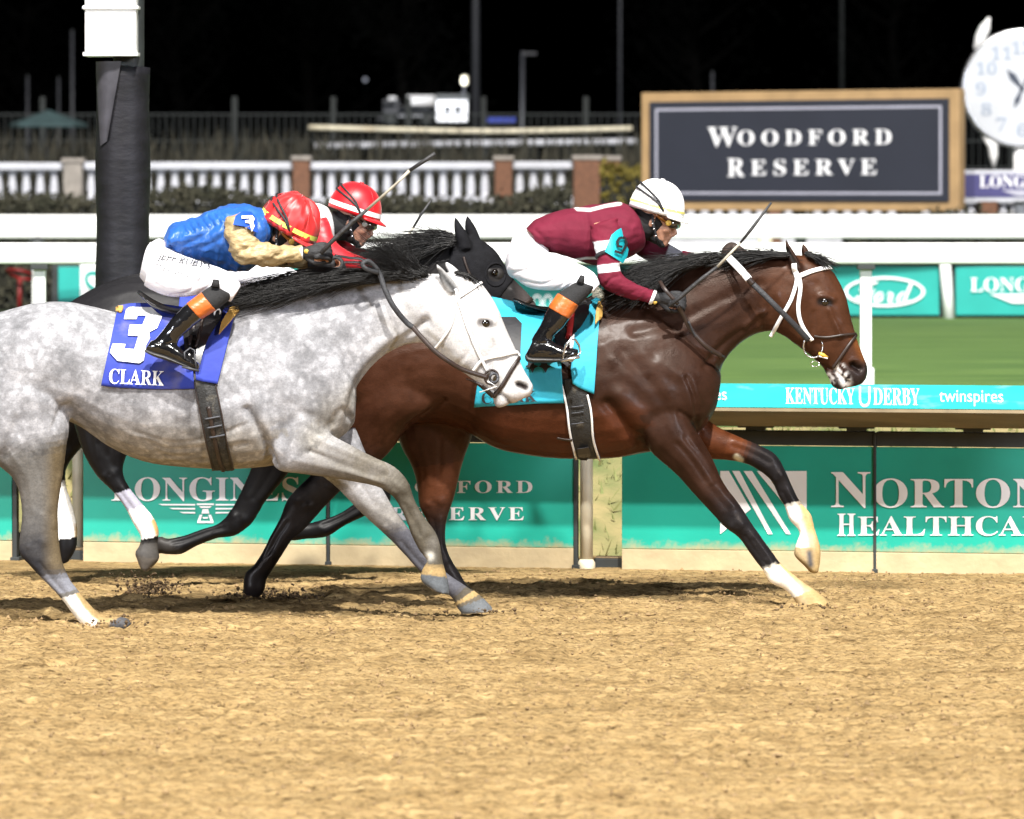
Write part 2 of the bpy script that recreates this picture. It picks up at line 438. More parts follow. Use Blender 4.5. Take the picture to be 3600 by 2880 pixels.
class Plane:
    """upright plane through two photo columns at given depths"""
    def __init__(s, x0, D0, x1, D1): s.a = P(x0, YH, D0); s.b = P(x1, YH, D1); r = s.b - s.a; s.r = r / np.linalg.norm(r); s.n = np.array([-s.r[1], s.r[0], 0])
    def hit(s, px, py, d=0.):
        dr = P(px, py, 1.) - np.array([0, 0, H]); o = np.array([0, 0, H]); p0 = s.a + s.n * d
        return o + dr * (((p0 - o) @ s.n) / (dr @ s.n))
    def slab(s, name, x0, x1, y0, y1, th, m, parent=None, d=0., w=.004):
        return quadbox(name, s.hit(x0, y1, d), s.hit(x1, y1, d), s.hit(x1, y0, d), s.hit(x0, y0, d), th, m, parent, w)
    def zslab(s, name, x0, x1, z0, z1, th, m, parent=None, d=0., w=.004):
        a = s.hit(x0, YH, d); b2 = s.hit(x1, YH, d); mk = lambda p, z: np.array([p[0], p[1], z])
        return quadbox(name, mk(a, z0), mk(b2, z0), mk(b2, z1), mk(a, z1), th, m, parent, w)
    def text(s, name, t, x0, x1, y0, y1, m, parent, d=-.004, space=1.):
        a = s.hit(x0, y1, d); return text_on(name, t, a, s.hit(x1, y1, d) - a, s.hit(x0, y0, d) - a, m, parent, space, lift=.002)
    def poly(s, name, outs, m, parent, d=-.005):
        V, Fc = [], []
        for ol in outs:
            Fc.append(list(range(len(V), len(V) + len(ol)))); V += [s.hit(x, y, d) for x, y in ol]
        return link(name, mesh(name, V, Fc, False), m, parent)
def ground_at(o, x, y, z=0):
    """give a finished group of world-space meshes an Empty at its base"""
    pass
def root(name, loc, label, cat, group=None):
    e = empty(name, tuple(loc)); tag(e, label, cat, group); return e
def adopt(e, *obs):
    bpy.context.view_layer.update()
    for o in obs:
        if o is None: continue
        o.parent = e; o.matrix_parent_inverse = Matrix.Translation(e.location).inverted()
# ------------------------------------------------------------------ materials
M = {}
M['white'] = pm('white_paint', (.82, .82, .82), .45, .05, 6, bump=.05)
M['cream'] = pm('cream_paint', (.72, .66, .5), .5, .1, 5, dirt=((.35, .24, .12), .5, 3))
M['teal'] = pm('teal_vinyl', (.008, .35, .265), .5, .06, 2.5, col2=(.006, .3, .225), splash=((.42, .32, .17), .08, .2), bump=.06, bscale=5)
M['cyan'] = pm('turquoise_cover', (.03, .44, .43), .5, .08, 4, dirt=((.45, .55, .5), .35, 5))
M['boardteal'] = pm('aqua_board', (.01, .34, .3), .5, .1, 1.5)
M['lett'] = pm('white_lettering', (.88, .88, .9), .5, .03, 8)
M['kick'] = pm('dusty_kickboard', (.5, .4, .24), .8, .12, 5, bump=.2, bscale=25)
M['wood'] = pm('brown_timber', (.2, .14, .075), .8, .2, 6, bump=.2, stretch=(.3, 1, 1))
M['dkframe'] = pm('dark_frame', (.03, .035, .035), .6, .2, 5)
M['charcoal'] = pm('charcoal_board', (.02, .023, .036), .6, .08, 1.2)
M['tan'] = pm('tan_frame', (.4, .26, .125), .55, .1, 4)
M['silver'] = pm('pale_border', (.42, .42, .5), .5, .05, 5)
M['brick'] = pm('brown_brick', (.2, .09, .05), .85, .2, 30, col2=(.1, .05, .03), bump=.3, bscale=40)
M['stone'] = pm('pale_stone', (.3, .27, .24), .8, .15, 10)
M['bal'] = pm('baluster_white', (.54, .55, .6), .7, .08, 5)
M['pole'] = pm('grey_steel', (.045, .047, .056), .55, .1, 5)
M['padding'] = pm('black_padding', (.012, .0115, .0155), .55, .25, 5, spec=.3, bump=.3, bscale=9, stretch=(1, 1, 2.2))
M['meshgreen'] = pm('dark_green_wire', (.004, .009, .0085), .6, .15, 5)
M['navy'] = pm('navy_board', (.05, .045, .16), .5, .06, 3)
M['meshpost'] = pm('dull_green_post', (.011, .015, .0145), .7, .2, 5)
M['farwhite'] = pm('bright_white_paint', (.88, .88, .9), .4, .03, 5)
M['liptan'] = pm('dusty_tan_edge', (.3, .24, .15), .8, .15, 6)
M['red'] = pm('red_steel', (.2, .012, .012), .5, .1, 8)
M['blue'] = pm('blue_tarp', (.02, .05, .4), .6, .1, 5)
M['glass'] = pm('dark_glass', (.01, .012, .016), .15, .1, 5)
M['umb'] = pm('teal_canvas', (.04, .075, .08), .8, .15, 5)
M['dial'] = pm('clock_dial', (.5, .52, .56), .4, .03, 3)
M['dialink'] = pm('dial_ink', (.3, .35, .44), .5, .05, 8)
M['hand'] = pm('clock_hand', (.05, .06, .09), .4, .1, 8)
M['steel'] = pm('polished_steel', (.7, .7, .72), .25, .05, 8, metal=.9)
M['leafd'] = pm('dark_foliage', (.009, .01, .006), .8, .3, 2)
M['hedge'] = pm('hedge_foliage', (.05, .046, .028), .9, .35, 3, col2=(.03, .032, .018))
M['yel'] = pm('yellow_flowers', (.2, .16, .02), .8, .3, 20)
M['reed'] = pm('dry_reed', (.045, .04, .026), .9, .3, 6, col2=(.01, .012, .009))
M['bark'] = pm('bark', (.03, .025, .02), .9, .2, 8)

# ------------------------------------------------------------------ ground
def track_mesh():
    xs = np.concatenate([[-60, -30, -12], np.arange(-4.6, 4.61, .0125), [12, 30, 60]])
    ys = np.concatenate([[-70, -20, 5, 14, 17.5], np.arange(18.2, 31.6, .024)])
    X, Y = np.meshgrid(xs, ys); n = X.size
    p = np.stack([X.ravel(), Y.ravel(), np.zeros(n)], 1)
    z = (fbm(p * [2.2, 6, 1], 3) - .45) * .02 + (fbm(p * [9, 22, 1] + 5, 4) - .45) * .022
    r = fbm(p * [26, 44, 1] + 9, 3); z += np.clip(r - .46, 0, 1) * .05 - np.clip(.36 - r, 0, 1) * .12
    z += (vnoise(p * [2.2, 3.5, 1] + 31) > .72) * -.0
    # hoof-torn strip under the horses and a few old prints nearer the camera
    band = np.exp(-((p[:, 1] - 27.8) / 1.0) ** 2)
    z += band * (fbm(p * [6, 9, 1] + 40, 3) - .5) * .06
    for _ in range(150):
        cx, cy = RNG.uniform(-4.4, 4.4), RNG.uniform(18.5, 30)
        d = ((p[:, 0] - cx) / RNG.uniform(.06, .13)) ** 2 + ((p[:, 1] - cy) / RNG.uniform(.07, .16)) ** 2
        z += np.where(d < 9, -np.exp(-d) * RNG.uniform(.01, .035) + np.exp(-(np.sqrt(d) - 1.5) ** 2 * 4) * .012, 0)
    z -= .045 * np.exp(-(((p[:, 0] + 1.96) / .16) ** 2 + ((p[:, 1] - 26.72) / .3) ** 2))
    far = (np.abs(p[:, 0]) > 4.7) | (p[:, 1] < 18)
    z[far] = 0
    edge = np.clip((p[:, 1] - 29.4) / .7, 0, 1); z *= (1 - edge * .75)
    V = np.stack([p[:, 0], p[:, 1], z], 1); c = len(xs); r_ = len(ys)
    idx = np.arange(n).reshape(r_, c)
    Q = np.stack([idx[:-1, :-1], idx[:-1, 1:], idx[1:, 1:], idx[1:, :-1]], -1).reshape(-1, 4)
    me = bpy.data.meshes.new('dirt_track'); me.vertices.add(n); me.vertices.foreach_set('co', V.ravel())
    me.loops.add(Q.size); me.loops.foreach_set('vertex_index', Q.ravel().astype(np.int32))
    me.polygons.add(len(Q)); me.polygons.foreach_set('loop_start', np.arange(0, Q.size, 4, dtype=np.int32))
    me.update(calc_edges=True); me.polygons.foreach_set('use_smooth', [True] * len(Q))
    return me
m = bpy.data.materials.new('track_dirt'); m.use_nodes = True; nt = m.node_tree; N = nt.nodes; L = nt.links
b = N['Principled BSDF']; b.inputs['Roughness'].default_value = .95; b.inputs['Specular IOR Level'].default_value = .1
tc = N.new('ShaderNodeTexCoord')
def noise(sc, st, det=7):
    mp = N.new('ShaderNodeMapping'); mp.inputs['Scale'].default_value = st; L.new(tc.outputs['Object'], mp.inputs[0])
    z = N.new('ShaderNodeTexNoise'); z.inputs['Scale'].default_value = sc; z.inputs['Detail'].default_value = det; z.inputs['Roughness'].default_value = .65
    L.new(mp.outputs[0], z.inputs['Vector']); return z
def ramp(src, stops):
    r = N.new('ShaderNodeValToRGB'); e = r.color_ramp.elements
    while len(e) < len(stops): e.new(.5)
    for i, (p, c) in enumerate(stops): e[i].position = p; e[i].color = (*c, 1)
    L.new(src.outputs[0], r.inputs[0]); return r
r1 = ramp(noise(7, (.5, 1.5, 1)), [(.3, (.2, .132, .06)), (.47, (.33, .228, .107)), (.7, (.46, .335, .17))])
r2 = ramp(noise(46, (.5, 1.25, 1), 5), [(.33, (.2, .18, .16)), (.42, (.66, .64, .62)), (.5, (.95, .95, .94)), (.64, (1.18, 1.16, 1.1))])
r3 = ramp(noise(1.1, (.5, 1.6, 1), 4), [(.3, (.82, .8, .76)), (.6, (1.06, 1.05, 1.02))])
mm = N.new('ShaderNodeMix'); mm.data_type = 'RGBA'; mm.blend_type = 'MULTIPLY'; mm.inputs[0].default_value = 1
L.new(r1.outputs[0], mm.inputs[6]); L.new(r2.outputs[0], mm.inputs[7])
m2 = N.new('ShaderNodeMix'); m2.data_type = 'RGBA'; m2.blend_type = 'MULTIPLY'; m2.inputs[0].default_value = 1
L.new(mm.outputs[2], m2.inputs[6]); L.new(r3.outputs[0], m2.inputs[7]); L.new(m2.outputs[2], b.inputs['Base Color'])
nb = noise(70, (.8, 1.2, 1), 6); bp = N.new('ShaderNodeBump'); bp.inputs['Strength'].default_value = .9; bp.inputs['Distance'].default_value = .02
L.new(nb.outputs[0], bp.inputs['Height']); L.new(bp.outputs[0], b.inputs['Normal'])
M['dirt'] = m
tag(link('dirt_track', track_mesh(), m), kind='structure')
M['clod'] = pm('damp_clod', (.12, .075, .035), .95, .3, 30, bump=.4)
# bank behind the rail, then the turf course, then the infield to the horizon
V, Fc = [], []
xs = np.linspace(-12, 12, 121); prof = [(30.9, -.12), (31.2, -.03), (31.55, .1), (32.2, .36), (32.9, .6), (33.4, .65)]
for x in xs:
    for k, (y, z) in enumerate(prof): V.append((x, y, z + (random.uniform(-.03, .03) if 0 < k < 5 else 0)))
k = len(prof)
for i in range(len(xs) - 1):
    for j in range(k - 1): Fc.append((i * k + j, (i + 1) * k + j, (i + 1) * k + j + 1, i * k + j + 1))
M['bank'] = pm('grassy_bank', (.3, .24, .11), .95, .2, 2.6, col2=(.1, .13, .04), bump=.8, bscale=30)
tag(link('bank', mesh('bank', V, Fc), M['bank']), kind='structure')
M['turf'] = pm('mown_turf', (.11, .195, .042), .95, .2, 1.5, col2=(.055, .122, .022), bump=1.0, bscale=30, stretch=(.4, 2.2, 1))
tag(link('turf_course', mesh('turf', [(-90, 33.38, .652), (90, 33.38, .652), (90, 57.5, .652), (-90, 57.5, .652)], [(0, 1, 2, 3)]), M['turf']), kind='structure')
M['infield'] = pm('infield_lawn', (.03, .05, .018), .95, .25, 1.2, bump=.3)
tag(link('infield', mesh('infield', [(-900, 57.5, .6), (900, 57.5, .6), (900, 1500, 1.2), (-900, 1500, 1.2)], [(0, 1, 2, 3)]), M['infield']), kind='structure')
V, Fc = [], []
def grass_blades(name, n, xr, yr, zf, hr, mt, label=None, lean=.4):
    V, Fc = [], []
    for _ in range(n):
        x, y = random.uniform(*xr), random.uniform(*yr); z = zf(x, y); h = random.uniform(*hr); a = random.uniform(0, 6.28)
        w_ = h * .09 + .003; lx, ly = random.gauss(0, lean) * h, random.gauss(0, lean) * h; dx, dy = math.cos(a) * w_, math.sin(a) * w_
        b0 = len(V); V += [(x - dx, y - dy, z), (x + dx, y + dy, z), (x + lx * .5, y + ly * .5, z + h * .6), (x + lx, y + ly, z + h)]
        Fc += [(b0, b0 + 1, b0 + 2), (b0 + 1, b0 + 3, b0 + 2)]
    o = link(name, mesh(name, V, Fc, False), mt); return o
def bankz(x, y): return float(np.interp(y, [q[0] for q in prof], [q[1] for q in prof]))
M['blade'] = pm('grass_blade', (.1, .15, .035), .8, .3, 3, col2=(.24, .2, .08))
tag(grass_blades('bank_grass', 3200, (-5, 5), (30.9, 33.6), bankz, (.03, .11), M['blade']), kind='stuff')

# ------------------------------------------------------------------ dirt rail in front of the turf
RL = Plane(0, 30.95, 3600, 29.87)
D_at = lambda px: RL.hit(px, YH)[1]
def ad_panel(x0, x1, label):
    e = root('advertising_hoarding', RL.hit((x0 + x1) / 2, YH) * [1, 1, 0], label, 'rail panel', 'advertising panels along the dirt rail')
    a = RL.zslab('sheet', x0, x1, .115, .7, .03, M['teal']); b2 = RL.zslab('kickboard', x0, x1, -.03, .112, .04, M['kick'], d=-.006)
    c = RL.zslab('top_beam', x0 + 2, x1 - 2, .705, .785, .1, M['dkframe'])
    adopt(e, a, b2, c); return e
ad_panel(-1560, -440, 'plain teal hoarding beyond the left frame edge'); ad_panel(4024, 5200, 'plain teal hoarding beyond the right frame edge')
pa = ad_panel(-420, 42, 'teal panel cut by the left frame edge, left of the grassy gap')
pb = ad_panel(292, 1146, 'teal rail panel with white serif lettering and winged emblem, behind the grey horse')
pc = ad_panel(1160, 2016, 'teal rail panel with two-line white lettering behind the bay horse hind legs')
pd = ad_panel(2186, 3072, 'teal rail panel bearing white square with diagonal rays, under the bay forelegs')
pe = ad_panel(3078, 4000, 'teal rail panel at the right frame edge, continuing the healthcare lettering')
adopt(pb, RL.text('lettering', serif('LONGINES'), 392, 1052, 1678, 1762, M['lett'], None))
wing = []
for sgn in (-1, 1):
    cx = 722
    for k, (y, l) in enumerate(((1772, 165), (1786, 128), (1800, 92))):
        wing.append([(cx + sgn * 36, y), (cx + sgn * l, y), (cx + sgn * (l - 14), y + 5), (cx + sgn * 36, y + 6)][::sgn])
for ol in ([(692, 1770), (752, 1770), (752, 1776), (692, 1776)], [(700, 1780), (744, 1780), (738, 1786), (706, 1786)], [(712, 1790), (732, 1790), (736, 1806), (708, 1806)],
           [(694, 1832), (750, 1832), (750, 1839), (694, 1839)], [(702, 1810), (712, 1810), (704, 1832), (694, 1832)], [(732, 1810), (742, 1810), (750, 1832), (740, 1832)], [(712, 1818), (732, 1818), (730, 1824), (714, 1824)]): wing.append(ol)
adopt(pb, RL.poly('emblem', wing, M['lett'], None))
adopt(pc, RL.text('lettering', serif('WOODFORD'), 1290, 1872, 1690, 1734, M['lett'], None, space=1.25), RL.text('lettering', serif('RESERVE'), 1375, 1842, 1783, 1830, M['lett'], None, space=1.25))
# white square with rays
sq = [[(2532, 1656), (2570, 1656), (2712, 1850), (2712, 1878), (2532, 1878)]]
sq = [[(2532, 1656), (2568, 1656), (2646, 1878), (2532, 1878)], [(2590, 1656), (2612, 1656), (2716, 1878), (2702, 1878)],
      [(2634, 1656), (2658, 1656), (2780, 1878), (2764, 1878)], [(2680, 1656), (2836, 1656), (2836, 1878), (2828, 1878)]]
sq = [[(2532, 1656), (2562, 1656), (2640, 1790), (2532, 1878)], [(2574, 1656), (2600, 1656), (2716, 1878), (2700, 1878)], [(2614, 1656), (2644, 1656), (2780, 1878), (2764, 1878)], [(2660, 1656), (2836, 1656), (2836, 1868)]]
adopt(pd, RL.poly('emblem', sq, M['lett'], None))
def split_text(t, x0, x1, y0, y1, seam, sp=1.0):
    adopt(pd, RL.text('lettering', serif(t[0]), *x0, y0[0], y1, M['lett'], None)); adopt(pe, RL.text('lettering', serif(t[1]), *x1, y0[1], y1, M['lett'], None, space=sp))
split_text(('N', 'ORTON'), (2922, 3060), (3072, 3680), (1660, 1682), 1786, 3075)
split_text(('H', 'EALTHCARE'), (2944, 3008), (3016, 3760), (1806, 1815), 1884, 3075)
for x, wd in ((51, 16), (1153, 11), (2023, 13), (3075, 10)):
    e = root('rail_post', RL.hit(x, YH, .02) * [1, 1, 0], {51: 'dark steel upright beside the left grassy gap', 1153: 'thin dark upright at the panel seam behind the grey forelegs', 2023: 'dark upright at the edge of the two-line panel', 3075: 'dark upright splitting the healthcare panels'}[x], 'post', 'uprights of the dirt rail')
    adopt(e, RL.zslab('post', x - wd / 2, x + wd / 2, -.04, .78, .05, M['dkframe'], d=-.012), RL.zslab('foot', x - wd, x + wd, -.04, .02, .1, M['dkframe'], d=-.02))
for x, d in ((2062, .03), (276, .3), (-700, .05), (3990, .3)):
    c = RL.hit(x, YH, d)
    e = root('rail_support', c * [1, 1, 0], {2062: 'cream round support post in the gap between rail panels', 276: 'cream support half hidden by the winged-emblem panel'}.get(x, 'cream support post outside the frame'), 'post', 'cream supports of the dirt rail')
    adopt(e, lathe('post', [(.036, -.05), (.036, .9)], c * [1, 1, 0], M['cream']), lathe('base_collar', [(.05, -.05), (.05, .03), (.037, .05)], c * [1, 1, 0], M['cream']), lathe('arm', [(.03, .0), (.03, .05)], c * [1, 1, 0] + [0, 0, .9], M['cream']))
e = root('timber_box', RL.hit(215, YH, .12) * [1, 1, 0], 'low dark timber sleeper in the left grassy gap', 'sleeper')
adopt(e, RL.zslab('sleeper', 70, 300, -.03, .055, .12, M['dkframe'], d=.1), RL.zslab('cap', 70, 300, .056, .066, .12, M['wood'], d=.1))
e = root('timber_box', RL.hit(2110, YH, .12) * [1, 1, 0], 'low dark timber sleeper behind the cream support post', 'sleeper')
adopt(e, RL.zslab('sleeper', 2090, 2190, -.03, .05, .12, M['dkframe'], d=.1), RL.zslab('cap', 2090, 2190, .051, .058, .12, M['wood'], d=.1))
# sloping safety cover
def cover(x0, x1, label, texts):
    def at(x, d, z): p = RL.hit(x, YH, d); return np.array([p[0], p[1], z])
    pr = [(-.46, .935), (-.46, .92), (-.1, .815), (.02, .815), (.02, 1.046), (-.02, 1.046)]
    V = [at(x, d, z) for x in (x0, x1) for d, z in pr]; n = len(pr)
    top = mesh('cover_sheet', [at(x0, -.462, .937), at(x1, -.462, .937), at(x1, -.015, 1.05), at(x0, -.015, 1.05)], [(0, 1, 2, 3)], False)
    body = bevel_mesh('cover_frame', V, [[i, (i + 1) % n, n + (i + 1) % n, n + i] for i in range(n)] + [list(range(n)), [n + i for i in range(n)][::-1]], .004, 1)
    e = root('rail_cover', at((x0 + x1) / 2, 0, .815), label, 'rail cover', 'sloping covers of the dirt rail')
    t = link('cover_sheet', top, M['cyan']); adopt(e, t, link('cover_frame', body, M['wood']))
    lip = boxless = mesh('lip', [at(x0, -.466, .916), at(x1, -.466, .916), at(x1, -.466, .934), at(x0, -.466, .934)], [(0, 1, 2, 3)], False)
    adopt(e, link('lip', lip, M['liptan']))
    for (txt, a, b2, v0, v1) in texts:
        mk = lambda x, v: at(x, -.462 + .447 * v, .937 + .113 * v)
        adopt(e, text_on('lettering', txt, mk(a, v0), mk(b2, v0) - mk(a, v0), mk(a, v1) - mk(a, v0), M['lett'], None, lift=.004))
    return e
cover(-1700, 1230, 'long turquoise rail cover hidden behind the grey horse', [])
cover(1236, 5300, 'turquoise sloping rail cover with derby lettering in front of the turf', [(serif('KENTUCKY'), 2762, 3006, .12, .82), (serif('DERBY'), 3070, 3234, .12, .82), ('twinspires', 3302, 3528, .1, .75), ('twinspires', 2330, 2556, .1, .75), ('U', 3020, 3060, .02, .9)])
for x in (640, 1500, 2655, 3010, 3420):
    e = root('cover_bracket', RL.hit(x, YH, -.02) * [1, 1, 0] + [0, 0, .74], {2655: 'dark bracket under the cover, below the bay horse chin strap', 3010: 'dark bracket under the cover beside the white turf post', 3420: 'dark bracket under the cover near the right edge'}.get(x, 'dark cover bracket hidden behind the horses'), 'bracket', 'brackets under the rail covers')
    adopt(e, RL.zslab('web', x - 34, x + 34, .79, .812, .05, M['dkframe'], d=-.03, w=.002), RL.zslab('flange', x - 62, x + 62, .804, .813, .04, M['dkframe'], d=-.05, w=.001))

# ------------------------------------------------------------------ turf rails and boards
def rail(name, D, z0, z1, dy, posts, base, label, pw=.1, tilt=0):
    e = root(name, (0, D, base), label, 'rail')
    b2 = boxes('beam', [((0, D, (z0 + z1) / 2), (34, dy, z1 - z0))], M['white'], w=.035, seg=4); adopt(e, b2)
    V, Fc = [], []
    for px in posts:
        x = (px - 1800) * D / F
        q = boxes('post', [((x, D + .02, (base + z0) / 2), (pw, .07, z0 - base))], M['white'], w=.012); adopt(e, q)
        q = boxes('bracket', [((x, D, z0 - .02), (pw * 1.5, dy * .8, .04))], M['dkframe'], w=.006); adopt(e, q)
    return e
near_rail = rail('turf_rail', 38, 1.58, 1.73, .16, (-2760, 140, 3044, 5900), .652, 'nearer white turf rail with wide flat beam on white posts', .082)
for px, mt in ((3044, 'white'),):
    x = (px - 1800) * 38 / F
    adopt(near_rail, boxes('foot', [((x, 38.02, .75), (.12, .1, .2))], M['white'], w=.02))
far_rail = rail('turf_rail', 57.2, 1.51, 1.76, .26, (-900, 130, 1610, 4600), .652, 'farther white turf rail running behind the jockeys', .1)
for px, lab in ((2690, 'small cream lamp between the white rails above the bay mane'), (130, 'small dark lamp under the farther rail at left')):
    e = root('rail_lamp', P(px, 860, 56.9), lab, 'lamp')
    c = P(px, 856, 56.9)
    adopt(e, lathe('shade', [(.02, .07), (.075, .05), (.085, -.03), (.05, -.06)], c, M['cream' if px > 1000 else 'dkframe']), lathe('stem', [(.02, -.1), (.02, .0)], c, M['dkframe']))
BD = Plane(0, 58.4, 3600, 57.4)
def ad_board(x0, x1, label, cat='advertising board'):
    e = root('ad_board', BD.hit((x0 + x1) / 2, 1112), label, cat, 'aqua advertising boards along the turf')
    adopt(e, BD.slab('sheet', x0, x1, 938, 1108, .04, M['boardteal'], d=-.02), BD.slab('frame', x0 - 22, x1 + 22, 922, 1124, .05, M['dkframe'], d=.03))
    return e
a1 = ad_board(205, 700, 'aqua board with white letter square behind the padded post')
adopt(a1, BD.slab('letter_square', 282, 420, 918 + 4, 1106, .01, M['lett'], d=-.035), BD.text('lettering', 'S', 296, 350, 952, 1076, M['boardteal'], None, d=-.04))
a2 = ad_board(760, 1480, 'aqua board hidden behind the black horse')
a3 = ad_board(1560, 2130, 'aqua board glimpsed under the maroon rider seat')
adopt(a3, BD.text('lettering', 'OO', 1872, 1942, 1036, 1092, M['lett'], None, d=-.046))
a4 = ad_board(2186, 2660, 'aqua board behind the bay horse neck')
a5 = ad_board(2740, 3302, 'aqua board with a white oval script emblem')
ov = []
for k in range(48):
    a, c = k * 2 * math.pi / 48, (k + 1) * 2 * math.pi / 48
    ov.append([(3110 + r * q * math.cos(t), 1026 + r * q2 * math.sin(t)) for (r, q, q2, t) in ((1, 142, 53, a), (1, 142, 53, c), (1, 131, 45, c), (1, 131, 45, a))])
adopt(a5, BD.poly('emblem', ov, M['lett'], None, d=-.046), BD.text('lettering', script_font('Ford'), 3008, 3212, 986, 1066, M['lett'], None, d=-.046))
a6 = ad_board(3360, 4000, 'aqua board with serif lettering at the right frame edge')
adopt(a6, BD.text('lettering', serif('LONGINES'), 3412, 3790, 976, 1026, M['lett'], None, d=-.046), BD.poly('emblem', [[(3480, 1034), (3700, 1034), (3600, 1066), (3560, 1066)]], M['lett'], None, d=-.046))
e = root('board_post', BD.hit(3330, 1130), 'white leaning post between two aqua boards', 'post')
V, Fc = [], []; tube_lists(V, Fc, [BD.hit(3338, 1130, -.08), BD.hit(3322, 918, -.08)], .06, 12)
adopt(e, link('post', mesh('post', V, Fc), M['white']), boxes('foot', [(BD.hit(3338, 1130, -.08), (.16, .16, .04))], M['dkframe']))
# red hoop stand far left
e = root('hoop_stand', P(72, 1090, 59.5), 'red hoop on a thin red pole beside the left white post', 'hoop stand')
V, Fc = [], []; pts = [P(75 + 50 * math.cos(t), 966 + 16 * math.sin(t) + 9 * math.cos(t), 59.5) + np.array([0, .22 * math.sin(t), 0]) for t in np.linspace(0, 2 * math.pi, 33)]
tube_lists(V, Fc, pts, .02, 8); adopt(e, link('hoop', mesh('hoop', V, Fc), M['red']), tube('pole', [P(70, 978, 59.5), P(68, 1100, 59.5)], .026, M['red']))

# ------------------------------------------------------------------ infield planting
def leaf_cloud(n, cen, rad, size, zmin=-9, keep=None, flat=0.):
    V, Fc = [], []
    for _ in range(n):
        for _t in range(30):
            u = np.array([random.uniform(-1, 1) for _ in range(3)])
            if u @ u > 1: continue
            p = cen + u * rad
            if keep is None or keep(p): break
        a = random.uniform(0, 6.28); t = random.uniform(-.9, .9); s_ = size * random.uniform(.5, 1.4)
        d1 = np.array([math.cos(a), math.sin(a), t]); d1 /= np.linalg.norm(d1); d2 = np.cross(d1, [random.gauss(0, 1), random.gauss(0, 1), random.gauss(0, 1)]); d2 /= np.linalg.norm(d2) + 1e-9
        b0 = len(V); V += [p - d1 * s_, p + d2 * s_ * .45, p + d1 * s_, p - d2 * s_ * .45]; Fc.append((b0, b0 + 1, b0 + 2, b0 + 3))
    return V, Fc
def hedge(name, x0, x1, y, dy, z0, z1, n, label, size=.06, mt='hedge'):
    V, Fc = [], []; nz = []
    for _ in range(n):
        x = random.uniform(x0, x1); top = z1 + .12 * math.sin(x * 2.1) * math.sin(x * .77 + 1) + random.gauss(0, .05)
        if random.random() < .6: z = random.uniform(z0, top); yy = y - dy / 2 + abs(random.gauss(0, .08))
        else: z = top - abs(random.gauss(0, .07)); yy = random.uniform(y - dy / 2, y + dy / 2)
        p = np.array([x, yy, z]); d1 = np.array([random.gauss(0, 1) for _ in range(3)]); d1 /= np.linalg.norm(d1); d2 = np.cross(d1, [random.gauss(0, 1), 1, random.gauss(0, 1)]); d2 /= np.linalg.norm(d2)
        s_ = size * random.uniform(.5, 1.5); b0 = len(V); V += [p - d1 * s_, p + d2 * s_ * .5, p + d1 * s_, p - d2 * s_ * .5]; Fc.append((b0, b0 + 1, b0 + 2, b0 + 3))
    f = mesh('foliage', V, Fc, False); e = root(name, ((x0 + x1) / 2, y, z0), label, 'hedge')
    core = boxes('stems', [(((x0 + x1) / 2, y + .02, (z0 + z1) / 2 - .02), (x1 - x0, dy * .8, z1 - z0 - .06))], M['leafd'], w=.03)
    adopt(e, link('foliage', f, M[mt]), core); return e
hedge('hedge', -13, .69, 63, .9, .6, 1.88, 42000, 'long dark clipped hedge in front of the left balustrade', .034)
hedge('hedge', 3.9, 8.5, 63.2, .9, .6, 1.6, 7000, 'short dark hedge below the big charcoal sign', .034)
hedge('flower_bush', 1.15, 2.0, 69.4, .5, .6, 2.22, 1500, 'bush with yellow flowers beside the big sign frame', .04, 'yel')
# balustrades
BY = 72.0; SC = BY / F
bal_proto = None
def baluster(x, z0, z1, parent):
    global bal_proto
    if bal_proto is None:
        h = 1.0
        pr = [(.07, 0), (.07, .07), (.045, .1), (.056, .25), (.06, .4), (.05, .6), (.042, .74), (.048, .86), (.075, .94), (.098, 1.0)]
        bal_proto = lathe('baluster', pr, (0, 0, 0), M['bal'], None, 10).data
        for o in [o for o in COL.objects if o.data == bal_proto]: bpy.data.objects.remove(o)
    o = bpy.data.objects.new('baluster', bal_proto); COL.objects.link(o); o.location = (x, BY, z0); o.scale = (1, 1, z1 - z0); adopt(parent, o)
def balustrade(x0, x1, y_top, y_bot, label, step=49, thick=26):
    zt = P(0, y_top, BY)[2]; zc = P(0, y_top + thick, BY)[2]; zb = P(0, y_bot, BY)[2]
    X0, X1 = (x0 - 1800) * SC, (x1 - 1800) * SC
    e = root('balustrade', ((X0 + X1) / 2, BY, zb - .5), label, 'balustrade', 'white balustrades of the infield')
    adopt(e, boxes('coping', [(((X0 + X1) / 2, BY, (zt + zc) / 2), (X1 - X0, .3, zt - zc))], M['bal'], w=.02), boxes('plinth', [(((X0 + X1) / 2, BY, zb - .62), (X1 - X0, .3, 1.24))], M['bal'], w=.02))
    x = x0 + step * .5
    while x < x1:
        baluster((x - 1800) * SC, zb, zc, e); x += step
balustrade(-1500, 226, 572, 700, 'white balustrade at the left edge, left of the padded post')
balustrade(296, 1030, 570, 700, 'white balustrade between the padded post and the grey pier above red helmets')
balustrade(1092, 1738, 570, 696, 'white balustrade behind the raised whip')
balustrade(1802, 2014, 568, 690, 'short white balustrade left of the wide brick pier')
balustrade(2110, 2700, 656, 772, 'low white balustrade behind the white helmet')
balustrade(2745, 3180, 700, 774, 'low white balustrade showing below the big sign', 52, 14)
balustrade(3235, 3440, 700, 776, 'white balustrade stub under the navy sign', 40, 14)
balustrade(3505, 3800, 700, 776, 'white balustrade at the right frame edge', 40, 14)
